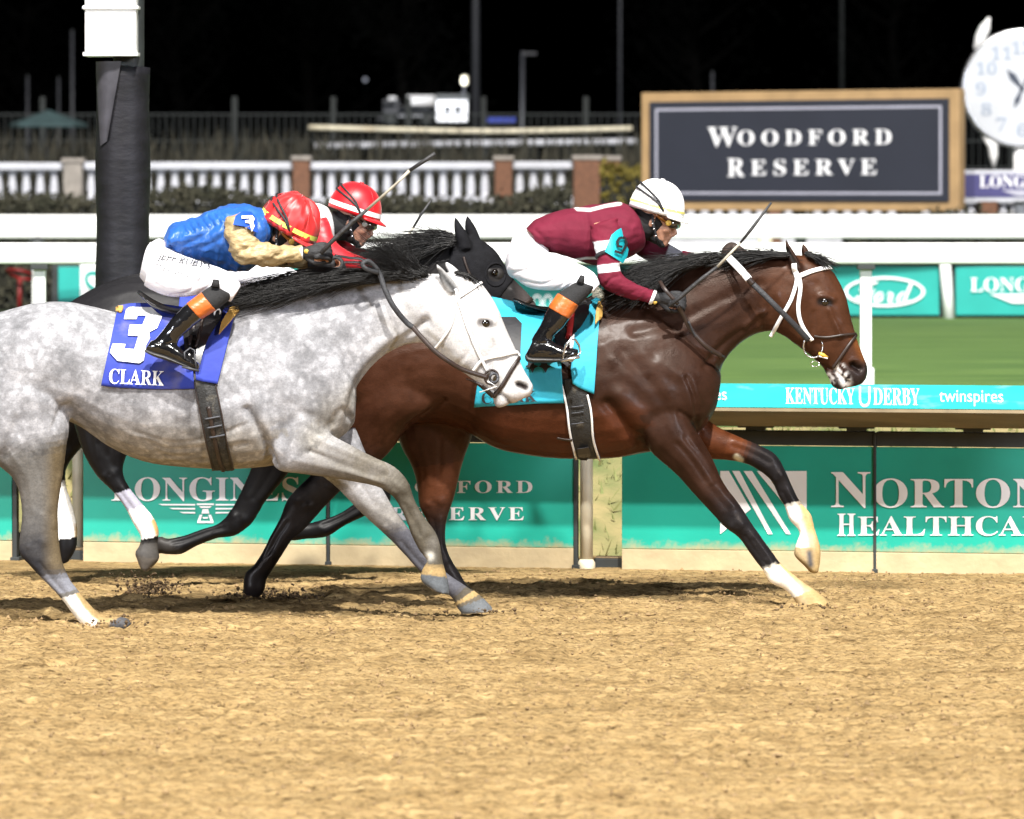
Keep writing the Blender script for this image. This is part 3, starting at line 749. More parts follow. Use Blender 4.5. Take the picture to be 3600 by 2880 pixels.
for i, (x0, x1, yt, lab) in enumerate(((228, 294, 556, 'pale stone pier mostly hidden by the padded post'), (1032, 1090, 548, 'brown brick pier above the farther red helmet'), (1740, 1800, 548, 'narrow brick pier right of the raised whip'), (2016, 2108, 546, 'wide brick pier behind the maroon rider back'), (2112, 2180, 548, 'dark recessed brick pier beside the big sign'), (2702, 2742, 700, 'brick pier under the middle of the big sign'), (3440, 3500, 690, 'brick pier under the navy sign'))):
    X0, X1 = (x0 - 1800) * SC, (x1 - 1800) * SC; zt = P(0, yt, BY)[2]; yb = BY + (.5 if x0 == 2112 else -.05)
    e = root('brick_pier', ((X0 + X1) / 2, yb, .6), lab, 'pier', 'piers of the balustrade')
    mt = M['stone'] if x0 == 228 else M['brick']
    adopt(e, boxes('shaft', [(((X0 + X1) / 2, yb, (zt - .06 + .6) / 2), (X1 - X0, .42, zt - .06 - .6))], mt, w=.01), boxes('cap', [(((X0 + X1) / 2, yb, zt - .03), (X1 - X0 + .05, .47, .06))], M['stone'], w=.01))
tag(grass_blades('ornamental_grass', 5200, (-13, 4), (75, 80), lambda x, y: .7, (1.2, 2.2), M['reed'], lean=.16), kind='stuff')
# big charcoal sign
SG = Plane(2255, 67.5, 3372, 65.2)
sgroot = root('sign', SG.hit(2815, 745) * [1, 1, 0] + [0, 0, .6], 'large charcoal sign with tan frame and two lines of white lettering', 'sign')
def sy(x, y): return y   # rows follow the perspective of the leaning plane
tl, tr, br_, bl = SG.hit(2255, 327), SG.hit(3372, 312), SG.hit(3372, 742), SG.hit(2255, 739)
def inset(dx, dy, d=0.):
    r = (tr - tl) / np.linalg.norm(tr - tl); n = SG.n * d; u = np.array([0, 0, 1.])
    return [bl + r * dx + u * dy + n, br_ - r * dx + u * dy + n, tr - r * dx - u * dy + n, tl + r * dx - u * dy + n]
adopt(sgroot, quadbox('frame', *inset(0, 0), .16, M['tan'], None, .01), quadbox('board', *inset(.13, .115, -.03), .05, M['charcoal'], None, .004))
o_, i_ = inset(.22, .2, -.034), inset(.25, .228, -.034)
adopt(sgroot, link('border', mesh('border', o_ + i_, [(0, 1, 5, 4), (1, 2, 6, 5), (2, 3, 7, 6), (3, 0, 4, 7)], False), M['silver']))
def stext(t, x0, x1, y0, y1, sp=1.3):
    a = SG.hit(x0, y1, -.036); adopt(sgroot, text_on('lettering', serif(t), a, SG.hit(x1, y1 - (x1 - x0) * .006, -.036) - a, SG.hit(x0, y0, -.036) - a, M['lett'], None, sp))
stext('W', 2488, 2592, 448, 517); stext('OODFORD', 2594, 3134, 458, 512, 1.45); stext('R', 2558, 2618, 558, 621); stext('ESERVE', 2640, 3082, 562, 618, 1.45)
for x in (2330, 2815, 3300): adopt(sgroot, tube('post', [SG.hit(x, 740, .2) * [1, 1, 0] + [0, 0, .6], SG.hit(x, 400, .2)], .07, M['dkframe']))
# watch-shaped clock on a post with navy sign
CD = 66.5; cc = P(3590, 312, CD); R_ = 206 * CD / F
ck = root('clock', (cc[0], CD, .6), 'giant white watch-shaped clock on a post at the right edge', 'clock')
V, Fc = [], []
adopt(ck, lathe('case', [(R_ * 1.02, .12), (R_ * 1.03, -.06), (R_ * .985, -.1), (R_ * .965, -.085)], cc, M['steel'], None, 64, 'y'))
V = [cc + [R_ * .97 * math.cos(a), -.1, R_ * .97 * math.sin(a)] for a in np.linspace(0, 2 * math.pi, 65)[:-1]]
adopt(ck, link('dial', mesh('dial', V, [list(range(64))], False), M['dial']))
def lug(pts, rad, nm='lug'): adopt(ck, tube(nm, [P(x, y, CD) for x, y in pts], [r * CD / F for r in rad], M['white'], None, 12))
lug([(3428, 172), (3448, 130), (3462, 100), (3478, 62)], [8, 20, 20, 5]); lug([(3462, 470), (3490, 512), (3493, 545), (3494, 590)], [14, 18, 16, 5])
lug([(3752, 172), (3732, 130), (3718, 100), (3702, 62)], [8, 20, 20, 5]); lug([(3718, 470), (3690, 512), (3687, 545), (3686, 590)], [14, 18, 16, 5])
for hnum, t in enumerate(('12', '1', '2', '3', '4', '5', '6', '7', '8', '9', '10', '11')):
    a = math.radians(90 - 30 * hnum); c = cc + np.array([math.cos(a) * R_ * .7, -.105, math.sin(a) * R_ * .7]); s_ = .16
    adopt(ck, text_on('numeral', serif(t), c - [s_ * len(t) / 2 * .8, 0, s_ / 2], np.array([s_ * len(t) * .8, 0, 0]), np.array([0, 0, s_]), M['dialink'], None))
for ang, ln, wd in ((128, .42, .045), (248, .36, .035), (64, .3, .02)):
    a = math.radians(ang); d = np.array([math.cos(a), 0, math.sin(a)]); s_ = np.array([-d[2], 0, d[0]]); c = cc + [0, -.112, 0]
    adopt(ck, link('hand', mesh('hand', [c - s_ * wd * .3, c + d * R_ * ln * .6 - s_ * wd, c + d * R_ * ln, c + d * R_ * ln * .6 + s_ * wd, c + s_ * wd * .3], [(0, 1, 2, 3, 4)], False), M['hand']))
adopt(ck, lathe('hub', [(.03, 0), (.03, -.02)], cc + [0, -.105, 0], M['hand'], None, 12, 'y'), tube('post', [(cc[0], CD + .05, .6), (cc[0], CD + .05, cc[2] - R_)], .09, M['white']))
ns = root('sign', P(3590, 704, 66.2), 'navy sign with white border and serif lettering under the clock', 'sign')
NS = Plane(3000, 66.2, 3600, 66.2)
adopt(ns, NS.slab('frame', 3378, 3802, 598, 708, .08, M['bal'], d=.0), NS.slab('board', 3392, 3788, 612, 694, .02, M['navy'], d=-.012), NS.text('lettering', serif('LONGINES'), 3444, 3736, 616, 660, M['lett'], None, d=-.016), NS.poly('emblem', [[(3520, 668), (3660, 668), (3604, 690), (3576, 690)]], M['silver'], None, d=-.017))
# padded finishing post with white box
fp = P(432, 1000, 31.45); fx = fp[0]
fpr = root('finish_post', (fx, fp[1], 0), 'tall black padded post with torn wrap left of the riders', 'padded post')
pr = [(.155, .0)] + [(.158 + .004 * math.sin(z * 9), z) for z in np.linspace(.05, 2.8, 30)] + [(.16, 2.845), (.13, 2.85)]
pad = lathe('padding', pr, (fx, fp[1], 0), M['padding'], None, 40)
q = lathe('pole', [(.09, -.02), (.09, 5.2)], (fx + .035, fp[1], 0), M['dkframe'], None, 20)
V, Fc = [], []
for i in range(9):
    for j in range(7):
        a = math.radians(-122 + (j - 3) * 11 * (1 - i * .085) - i * .6); z = 2.88 - i * .062; r = .168 + .012 * math.sin(j * .6) * (1 - i / 9) + (.012 if j == 6 else 0)
        V.append((fx + r * math.cos(a), fp[1] + r * math.sin(a), z + .035 * (j / 6) * (i / 8)))
for i in range(8):
    for j in range(6): Fc.append((i * 7 + j, i * 7 + j + 1, i * 7 + j + 8, i * 7 + j + 7))
M['padin'] = pm('grey_pad_lining', (.05, .048, .06), .6, .2, 12)
flap = link('torn_flap', mesh('torn_flap', V, Fc), M['padin']); flap.data.materials[0].use_backface_culling = False
adopt(fpr, pad, q, flap)
bx0, bx1 = P(290, 0, 31.2)[0], P(484, 0, 31.2)[0]; zb = P(0, 190, 31.2)[2]
bxr = root('box', ((bx0 + bx1) / 2, 31.38, zb), 'white metal box fixed on top of the padded post', 'box')
adopt(bxr, boxes('case', [(((bx0 + bx1) / 2, 31.38, zb + .31), (bx1 - bx0 - .02, .3, .6))], M['white'], w=.012), boxes('bottom_rim', [(((bx0 + bx1) / 2, 31.38, zb), (bx1 - bx0, .33, .022))], M['white'], w=.004),
      boxes('rim_band', [(((bx0 + bx1) / 2, 31.38, P(0, 26, 31.2)[2]), (bx1 - bx0 + .005, .33, .02))], M['white'], w=.004))
# ------------------------------------------------------------------ far background
mf = root('mesh_fence', (0, 92, .8), 'tall dark green wire fence across the infield', 'fence')
V, Fc = [], []; zt = P(0, 402, 92)[2]
for x in np.arange(-16, 14, .12): box(V, Fc, (x, 92, (zt + .8) / 2), (.016, .016, zt - .8))
for z in np.linspace(.9, zt, 6): box(V, Fc, (-1, 91.98, z), (30, .012, .025))
adopt(mf, link('wire_panel', bevel_mesh('wire_panel', V, Fc, 0), M['meshgreen']))
for px in (-100, 150, 480, 825, 1172, 1436, 1700, 2060, 2420, 3100, 3560):
    x = (px - 1800) * 92 / F; adopt(mf, boxes('post', [((x, 92, (zt + 1.1) / 2), (.09, .09, zt - .5))], M['meshpost'], w=.01))
for k, pts in enumerate((((1085, 448), (1700, 462), (2222, 452)), ((1105, 514), (1600, 506), (2242, 498)))):
    e = root('barrier_pole', P(1660, 480, 88 - k), ('cream' if k == 0 else 'white') + (' pole, the upper of two lying level across the fence' if k == 0 else ' pole, the lower of two lying level across the fence'), 'pole', 'long poles in front of the wire fence')
    adopt(e, tube('pole', crom([P(x, y, 88 - k) for x, y in pts], 6)[0], (9 if k == 0 else 11) * 88 / F, M['cream'] if k == 0 else M['bal'], None, 12))
    for x in (1300, 2000): adopt(e, tube('stand', [P(x, 480, 88.1 - k), P(x, 480, 88.1 - k) * [1, 1, 0] + [0, 0, .7]], .03, M['meshgreen']))
for px, D, wp, yt, lab in ((1672, 120, 26, -600, 'thick dark utility pole rising out of frame'), (1838, 110, 12, 180, 'short pale pole with a small arm on top'), (2180, 115, 10, -600, 'thin pale pole left of the big sign'), (97, 108, 9, 270, 'short grey pole above the umbrella, leftmost'), (206, 108, 8, 275, 'short grey pole above the umbrella, middle'), (254, 108, 10, 110, 'tall thin pole at the left of the padded post'), (2505, 108, 10, 255, 'stub of a pole showing above the big sign'), (2960, 125, 16, -600, 'very dark pole above the big sign')):
    a, b2 = P(px, yt, D), P(px, yt, D); b2 = np.array([a[0], D, .8])
    e = root('utility_pole', b2, lab, 'pole', 'poles beyond the wire fence')
    adopt(e, tube('shaft', [b2, a], [wp * .5 * D / F * 1.15, wp * .5 * D / F], M['pole'] if px not in (2960,) else M['dkframe'], None, 12), boxes('lamp_arm', [(a + [.13, 0, -.05], (.3, .08, .06))], M['pole']) if px == 1838 else lathe('cap', [(wp * .5 * D / F, 0), (wp * .5 * D / F, .03)], a, M['dkframe'], None, 12))
ue = root('umbrella', P(165, 560, 86) * [1, 1, 0] + [0, 0, .8], 'dark teal patio umbrella at the far left behind the balustrade', 'umbrella')
V, Fc = [], []; ap = P(170, 386, 86); n = 8; rim = [P(170, 436, 86) + np.array([math.cos(t) * .62, math.sin(t) * .62, 0.]) for t in np.linspace(0, 2 * math.pi, n + 1)[:-1]]
V = [ap] + rim + [r * 1.0 - [0, 0, .05] for r in rim]
for i in range(n): Fc += [(0, 1 + i, 1 + (i + 1) % n), (1 + i, 1 + n + i, 1 + n + (i + 1) % n, 1 + (i + 1) % n)]
adopt(ue, link('canopy', mesh('canopy', V, Fc, False), M['umb']), tube('pole', [ap, (ap[0], 86, .8)], .022, M['pole']))
# truck, kiosk, lamps
tr_ = root('truck', P(1420, 430, 114), 'white box truck parked far behind the fence', 'truck')
TD = 114; tp = lambda x0, x1, y0, y1, d=0, dp=.6, nm='body', mt='white', w=.02: boxes(nm, [((P((x0 + x1) / 2, (y0 + y1) / 2, TD) + [0, d + dp / 2, 0]), ((x1 - x0) * TD / F, dp, (y1 - y0) * TD / F))], M[mt], w=w)
adopt(tr_, tp(1430, 1528, 336, 370, 0, 2.0, 'box_body', 'farwhite'), tp(1400, 1530, 372, 398, .05, 1.9, 'side_panel', 'glass'), tp(1346, 1402, 350, 400, .1, 1.8, 'cab', 'pole'), tp(1365, 1392, 340, 352, .0, 1.5, 'roof_fairing', 'farwhite'), tp(1350, 1390, 360, 378, .05, .1, 'windscreen', 'glass'), tp(1400, 1525, 400, 410, 0, 1.8, 'skirt', 'bal'), tp(1330, 1384, 412, 424, -.05, 1.8, 'bumper', 'pole'))
for x in (1372, 1500):
    c = P(x, 424, TD); adopt(tr_, lathe('wheel', [(.03, -.12), (.14, -.12), (.14, .12), (.03, .12)], c, M['dkframe'], None, 20, 'y'))
kr = root('kiosk', P(1590, 430, 112), 'small white kiosk with two dark windows beside the thick pole', 'kiosk'); TD = 112
adopt(kr, tp(1534, 1644, 352, 428, 0, 1.4, 'walls', 'farwhite'), tp(1528, 1650, 332, 350, -.08, 1.6, 'roof', 'dkframe'), tp(1560, 1586, 374, 396, -.02, .03, 'window', 'glass', .003), tp(1596, 1622, 374, 396, -.02, .03, 'window', 'glass', .003), tp(1560, 1622, 400, 404, -.03, .05, 'sill', 'bal', .003))
kp = root('lamp', P(1634, 330, 111), 'pale lantern above the white kiosk', 'lantern'); 
adopt(kp, lathe('globe', [(.02, .12), (.07, .1), (.075, -.05), (.03, -.09)], P(1634, 285, 111), M['cream'], None, 12), tube('stem', [P(1632, 300, 111), P(1630, 345, 111)], .015, M['pole']))
lk = bpy.data.lights.new('kiosk_lantern', 'POINT'); lk.energy = 260; lk.shadow_soft_size = .12; lk.color = (.92, .95, 1); lo = bpy.data.objects.new('kiosk_lantern', lk); COL.objects.link(lo); lo.location = P(1560, 315, 110.2); lo.parent = kp; lo.matrix_parent_inverse = Matrix.Translation(kp.location).inverted()
bt = root('tarp', P(1765, 428, 100), 'blue tarpaulin edge right of the thick pole', 'tarpaulin'); TD = 100
adopt(bt, tp(1712, 1812, 414, 430, 0, .5, 'sheet', 'blue', .01), tp(1712, 1812, 432, 436, 0, .5, 'hem', 'dkframe', .003))
def glow(name, px, py, D, r, col, st, lab):
    m = bpy.data.materials.new(name); m.use_nodes = True; bs = m.node_tree.nodes['Principled BSDF']; bs.inputs['Emission Color'].default_value = (*col, 1); bs.inputs['Emission Strength'].default_value = st; bs.inputs['Base Color'].default_value = (.02, .02, .02, 1)
    e = root('distant_lamp', P(px, py, D), lab, 'lamp'); c = P(px, py, D)
    adopt(e, lathe('bulb', [(.01, r), (r * .8, r * .5), (r, 0), (r * .8, -r * .5), (.01, -r)], c, m, None, 12), tube('stalk', [c - [0, 0, r], c * [1, 1, 0] + [0, 0, 1]], .05, M['dkframe']))
glow('amber_lamp', 1095, 353, 170, .1, (1, .3, .06), 1.2, 'tiny amber lamp glowing in the dark above the red helmets')
glow('white_lamp', 1284, 280, 180, .07, (.8, .85, 1), .5, 'tiny faint white lamp left of the truck')
# dark trees beyond everything
def tree(px, D, hh, wd, n, label):
    bx = (px - 1800) * D / F; base = np.array([bx, D, .8]); e = root('tree', base, label, 'tree', 'bare dark trees beyond the fence')
    V, Fc = [], []; tube_lists(V, Fc, [base, base + [.1, 0, hh * .3], base + [-.1, .1, hh * .6], base + [.1, 0, hh * .92]], [.28, .22, .14, .03], 10); tips = []
    for k in range(26):
        z = random.uniform(.22, .85) * hh; a = random.uniform(0, 6.28); l = wd * random.uniform(.5, 1) * (1.1 - z / hh * .6)
        p0 = base + [0, 0, z]; d = np.array([math.cos(a), math.sin(a), .55]); pts = [p0 + d * l * t + np.array([0, 0, .25 * l * t * t]) + np.random.default_rng(k).normal(0, .08, 3) * t for t in (0, .35, .7, 1)]
        tube_lists(V, Fc, pts, [.09, .06, .035, .012], 6); tips += pts[1:]
    tr = link('trunk', mesh('trunk', V, Fc), M['bark'])
    V, Fc = [], []
    for t in tips:
        v, f = leaf_cloud(n, t, np.array([.7, .7, .55]), .11); b0 = len(V); V += v; Fc += [[i + b0 for i in q] for q in f]
    adopt(e, tr, link('crown', mesh('crown', V, Fc, False), M['leafd']))
for a in ((1420, 150, 7.5, 2.6, 26, 'bare brownish tree rising behind the truck'), (620, 160, 9, 3.4, 40, 'dense dark tree left of the truck, behind the padded post'), (1080, 165, 9.5, 3.4, 40, 'dense dark tree above the red helmets'), (2450, 160, 9, 3.2, 30, 'dark tree rising behind the big sign, left half'), (3150, 165, 9, 3.2, 30, 'dark tree rising behind the big sign, right half'), (100, 170, 9, 3.2, 30, 'dark tree at the far left')): tree(*a)
# ------------------------------------------------------------------ horses
def coat(name, rough, dap=False, sheen=.0, spec=.5, bump=.12, sweat=False):
    m = bpy.data.materials.new(name); m.use_nodes = True; nt = m.node_tree; N = nt.nodes; L = nt.links
    b = N['Principled BSDF']; b.inputs['Roughness'].default_value = rough; b.inputs['Specular IOR Level'].default_value = spec
    if sheen: b.inputs['Sheen Weight'].default_value = sheen
    if sweat: b.inputs['Specular Tint'].default_value = (1, .82, .72, 1); b.inputs['Coat Weight'].default_value = .09; b.inputs['Coat Roughness'].default_value = .28
    at = N.new('ShaderNodeAttribute'); at.attribute_name = 'Col'; tc = N.new('ShaderNodeTexCoord')
    mp = N.new('ShaderNodeMapping'); mp.inputs['Scale'].default_value = (1, 1, 1.7); L.new(tc.outputs['Object'], mp.inputs[0])
    nz = N.new('ShaderNodeTexNoise'); nz.inputs['Scale'].default_value = 60; nz.inputs['Detail'].default_value = 6; L.new(mp.outputs[0], nz.inputs['Vector'])
    out = at.outputs['Color']
    def mul(src, fac, rng, lo, hi):
        r = N.new('ShaderNodeMapRange'); r.inputs[1].default_value, r.inputs[2].default_value = rng; r.inputs[3].default_value, r.inputs[4].default_value = lo, hi; L.new(src, r.inputs[0])
        mx = N.new('ShaderNodeMix'); mx.data_type = 'RGBA'; mx.blend_type = 'MULTIPLY'
        if fac is None: mx.inputs[0].default_value = 1
        else: L.new(fac, mx.inputs[0])
        L.new(out, mx.inputs[6]); L.new(r.outputs[0], mx.inputs[7]); return mx.outputs[2]
    out = mul(nz.outputs[0], None, (.3, .7), .86, 1.1)
    if sweat:
        rn = N.new('ShaderNodeTexNoise'); rn.inputs['Scale'].default_value = 9; rn.inputs['Detail'].default_value = 6; L.new(tc.outputs['Object'], rn.inputs['Vector'])
        rr = N.new('ShaderNodeMapRange'); rr.inputs[1].default_value = .35; rr.inputs[2].default_value = .65; rr.inputs[3].default_value = .3; rr.inputs[4].default_value = .56; L.new(rn.outputs[0], rr.inputs[0]); L.new(rr.outputs[0], b.inputs['Roughness'])
        out = mul(rn.outputs[0], None, (.35, .65), .8, 1.2)
    if dap:
        da = N.new('ShaderNodeAttribute'); da.attribute_name = 'dap'
        wn = N.new('ShaderNodeTexNoise'); wn.inputs['Scale'].default_value = 9; wn.inputs['Detail'].default_value = 4; L.new(tc.outputs['Object'], wn.inputs['Vector'])
        ad = N.new('ShaderNodeMix'); ad.data_type = 'RGBA'; ad.blend_type = 'ADD'; ad.inputs[0].default_value = .12; L.new(tc.outputs['Object'], ad.inputs[6]); L.new(wn.outputs[1], ad.inputs[7])
        vo = N.new('ShaderNodeTexVoronoi'); vo.inputs['Scale'].default_value = 24; vo.feature = 'SMOOTH_F1'; L.new(ad.outputs[2], vo.inputs['Vector'])
        out = mul(vo.outputs['Distance'], da.outputs['Fac'], (.12, .5), 1.1, .66)
        bn = N.new('ShaderNodeTexNoise'); bn.inputs['Scale'].default_value = 5.5; bn.inputs['Detail'].default_value = 7; bn.inputs['Roughness'].default_value = .7; L.new(tc.outputs['Object'], bn.inputs['Vector'])
        out = mul(bn.outputs[0], da.outputs['Fac'], (.38, .62), .5, 1.12)
        fn = N.new('ShaderNodeTexNoise'); fn.inputs['Scale'].default_value = 130; fn.inputs['Detail'].default_value = 3; L.new(tc.outputs['Object'], fn.inputs['Vector'])
        out = mul(fn.outputs[0], None, (.3, .7), .85, 1.1)
    L.new(out, b.inputs['Base Color'])
    n2 = N.new('ShaderNodeTexNoise'); n2.inputs['Scale'].default_value = 170; n2.inputs['Detail'].default_value = 3; L.new(mp.outputs[0], n2.inputs['Vector'])
    bp = N.new('ShaderNodeBump'); bp.inputs['Strength'].default_value = bump; bp.inputs['Distance'].default_value = .01; L.new(n2.outputs[0], bp.inputs['Height']); L.new(bp.outputs[0], b.inputs['Normal'])
    return m
M['grey_coat'] = coat('dapple_grey_coat', .7, True, 0, .2)
M['bay_coat'] = coat('sweaty_bay_coat', .4, False, 0, .14, .22, True)
M['black_coat'] = coat('black_coat', .48, False, 0, .18, .06)
M['eye'] = pm('horse_eye', (.006, .004, .003), .06, .1, 5, coat=1)
M['mane'] = pm('black_mane', (.006, .0055, .0055), .42, .3, 30, spec=.34)
M['hoodm'] = pm('black_hood_cloth', (.009, .009, .011), .85, .2, 30, bump=.2, bscale=120, spec=.15)
M['strapw'] = pm('white_bridle_strap', (.85, .85, .85), .4, .05, 20)
M['leather'] = pm('dark_brown_leather', (.03, .018, .014), .45, .2, 30)
M['rubber'] = pm('black_rubber_rein', (.022, .023, .027), .6, .2, 60, bump=.3, bscale=150)
M['tape'] = pm('yellowish_bit_guard', (.6, .36, .05), .5, .1, 20)

def sstep(x, a, b2): t = np.clip((x - a) / (b2 - a + 1e-9), 0, 1); return t * t * (3 - 2 * t)
def mixc(C, col, wgt): return C * (1 - wgt[:, None]) + np.array(col) * wgt[:, None]
def hair(name, guides, n, rad, m, parent, jit=.012, seg=9, taper=.15, rs=1):
    """strands interpolated between guide curves (world points)"""
    rg = np.random.default_rng(rs); G = [crom(g, 6)[0] for g in guides]; L_ = min(len(g) for g in G); G = [g[np.linspace(0, len(g) - 1, seg).astype(int)] for g in G]
    V, Fc = [], []
    for _ in range(n):
        u = rg.random() * (len(G) - 1) if len(G) > 1 else 0; i = int(u); f = u - i
        g = G[i] * (1 - f) + (G[i + 1] if i + 1 < len(G) else G[i]) * f
        lk = rg.uniform(.42, 1.1); t = np.linspace(0, 1, seg)
        o0 = rg.normal(0, jit * .6, 3); o1 = rg.normal(0, jit * 2.9, 3); wob = rg.normal(0, jit * .5, 3)
        pts = g[0] + (g - g[0]) * lk + o0 + t[:, None] ** 1.5 * o1 + np.sin(t * 6 + rg.random() * 6)[:, None] * wob * t[:, None]
        tube_lists(V, Fc, pts, [rad * rg.uniform(.6, 1.3) * (1 - (1 - taper) * q) for q in t], 4, False)
    return link(name, mesh(name, V, Fc), m, parent)
def eyeball(h, bv, px, py, r, parent):
    c = cast(bv, px, py); c = c[0] + np.array([0, 1, 0]) * r * .55
    return lathe('eye', [(.0005, r)] + [(r * math.sin(a), r * math.cos(a)) for a in np.linspace(.2, 2.9, 14)] + [(.0005, -r)], c, M['eye'], parent, 20)

# ---- the dapple grey, nearest the camera
G = Body(26.9)
G.loft('torso', [(-330, 1330, -330, 1400, .05), (-270, 1210, -290, 1480, .18), (-150, 1130, -180, 1540, .25), (0, 1097, 0, 1540, .28), (100, 1070, 110, 1500, .285), (180, 1060, 190, 1470, .29), (260, 1064, 280, 1500, .29), (350, 1083, 380, 1568, .29), (470, 1108, 500, 1622, .31), (600, 1112, 640, 1643, .32),
                 (740, 1085, 780, 1650, .31, 0, -.15), (860, 1048, 900, 1645, .28, 0, -.25), (960, 1030, 1020, 1625, .26, 0, -.3), (1080, 1060, 1130, 1580, .24, 0, -.25), (1200, 1180, 1215, 1525, .19), (1252, 1360, 1247, 1485, .11)], n=28)
G.loft('neck', [(760, 1075, 1150, 1560, .22), (900, 1045, 1235, 1395, .18, 0, -.3), (1050, 1008, 1285, 1315, .145, 0, -.3), (1200, 986, 1345, 1255, .12, 0, -.3), (1340, 970, 1420, 1215, .1, 0, -.25), (1450, 960, 1480, 1205, .092), (1540, 962, 1510, 1212, .085)], n=22)
G.loft('head', [(1545, 962, 1478, 1190, .085), (1616, 957, 1500, 1222, .098), (1686, 990, 1540, 1250, .105), (1742, 1066, 1592, 1288, .102), (1782, 1160, 1645, 1322, .086), (1814, 1228, 1690, 1358, .07), (1838, 1290, 1720, 1388, .06), (1864, 1335, 1740, 1402, .062), (1876, 1362, 1768, 1412, .056), (1864, 1390, 1800, 1420, .038)], n=20)
G.loft('head', [(1775, 1330, 1720, 1380, .05), (1800, 1395, 1733, 1405, .048), (1795, 1415, 1740, 1428, .042), (1780, 1426, 1755, 1434, .028)], n=14)
G.loft('ear', [(1618, 1022, 1572, 1036, .034), (1592, 985, 1554, 1000, .036), (1562, 950, 1541, 962, .024), (1533, 924, 1530, 928, .005)], dv=-.075, n=12)
G.loft('ear', [(1630, 968, 1585, 978, .03), (1602, 940, 1574, 955, .03), (1580, 925, 1566, 938, .018), (1565, 918, 1562, 922, .005)], dv=.06, n=12)
G.loft('hind', [(230, 1290, -240, 1300, .16, -.12), (233, 1400, -200, 1440, .16, -.135), (245, 1490, -120, 1560, .135, -.145), (234, 1575, -40, 1612, .105, -.15), (218, 1690, 50, 1690, .075, -.15), (205, 1790, 77, 1800, .055, -.15), (207, 1890, 65, 1930, .05, -.15), (219, 1972, 98, 1982, .046, -.15), (245, 2035, 160, 2048, .037, -.15), (275, 2075, 207, 2096, .04, -.15), (320, 2130, 254, 2157, .046, -.15), (366, 2168, 294, 2202, .044, -.15), (418, 2168, 338, 2214, .052, -.15), (446, 2174, 388, 2218, .05, -.15), (464, 2192, 428, 2220, .036, -.15)], n=18)
G.loft('hind', [(120, 1300, -270, 1290, .15, .12), (60, 1430, -260, 1430, .13, .14), (-30, 1540, -250, 1540, .1, .15), (-110, 1630, -265, 1625, .07, .15), (-170, 1720, -300, 1690, .055, .15), (-210, 1800, -345, 1770, .05, .15), (-280, 1850, -350, 1800, .042, .15), (-370, 1900, -400, 1850, .036, .15), (-450, 1945, -470, 1890, .042, .15), (-520, 1940, -520, 1890, .04, .15), (-570, 1930, -560, 1900, .03, .15)], n=14)
G.loft('fore', [(1150, 1330, 930, 1450, .09, -.16), (1140, 1480, 950, 1590, .09, -.17), (1165, 1525, 975, 1652, .085, -.17), (1230, 1562, 1075, 1668, .072, -.17), (1310, 1605, 1205, 1688, .058, -.17), (1385, 1640, 1318, 1710, .05, -.17), (1434, 1692, 1376, 1742, .047, -.17), (1458, 1758, 1405, 1782, .04, -.17), (1490, 1815, 1428, 1832, .031, -.17), (1530, 1868, 1448, 1886, .034, -.17), (1548, 1915, 1474, 1936, .038, -.17), (1557, 1970, 1502, 1966, .032, -.17), (1568, 2012, 1484, 2003, .037, -.17), (1579, 2058, 1479, 2040, .047, -.17), (1582, 2094, 1517, 2076, .046, -.17)], n=18)
G.loft('fore', [(1250, 1500, 1040, 1580, .08, .15), (1288, 1595, 1115, 1660, .08, .15), (1330, 1690, 1185, 1715, .06, .15), (1376, 1772, 1250, 1785, .052, .15), (1424, 1840, 1330, 1860, .05, .15), (1460, 1890, 1386, 1912, .041, .15), (1500, 1950, 1440, 1970, .033, .15), (1550, 1998, 1495, 2028, .036, .15), (1602, 2036, 1560, 2076, .04, .15), (1645, 2064, 1592, 2108, .036, .15), (1678, 2084, 1600, 2126, .046, .15), (1728, 2132, 1618, 2152, .056, .15), (1732, 2150, 1625, 2160, .052, .15)], n=18)
grey = G.build('horse', .0085, 7, M['grey_coat'])
tag(grey, 'dapple grey racehorse galloping nearest the camera, number 3 cloth', 'horse', 'racehorses')
G.stroke([(1232, 1470), (1242, 1390), (1280, 1320), (1345, 1250), (1430, 1185), (1500, 1130)], 15, -.014)
G.stroke([(1200, 1440), (1215, 1370), (1270, 1280), (1380, 1180)], 22, .012)
G.stroke([(1245, 1480), (1200, 1440), (1170, 1490)], 14, -.012, ('torso', 'neck', 'fore'))
G.stroke([(868, 1440), (905, 1500), (940, 1570), (962, 1640)], 15, -.022)
G.stroke([(900, 1400), (945, 1500), (985, 1580)], 26, .014)
G.stroke([(870, 1490), (800, 1520)], 10, -.006); G.stroke([(860, 1560), (780, 1580)], 9, -.005)
G.stroke([(880, 1150), (940, 1270), (1010, 1380)], 40, .012); G.stroke([(960, 1130), (1060, 1280), (1110, 1400)], 26, -.008)
G.stroke([(1130, 1510), (1100, 1470), (1060, 1450)], 16, -.008)
for i_, a_ in ((5, (3, 6, 9, False)), (7, (2, 6, 9, False)), (8, (2, 4, 7, True))): G.tendons('hind' if i_ == 5 else 'fore', [q for n_, q in G.secs if n_ in ('hind', 'fore')][i_ - 5], *a_)
G.stroke([(238, 1440), (225, 1425), (205, 1450), (190, 1500)], 10, -.008); G.stroke([(245, 1420), (290, 1480), (350, 1545)], 14, -.012)
G.stroke([(215, 1390), (160, 1410), (100, 1390)], 40, .014); G.stroke([(60, 1480), (20, 1600)], 20, -.01); G.stroke([(0, 1250), (60, 1400), (70, 1520)], 30, -.006)
G.stroke([(140, 1620), (130, 1780)], 16, -.006); G.stroke([(205, 1680), (190, 1850)], 9, .005)
for dy in (0, 26, 50, 70): G.stroke([(480 + dy, 1520 + dy), (600, 1555 + dy), (720, 1545 + dy)], 8, -.003)
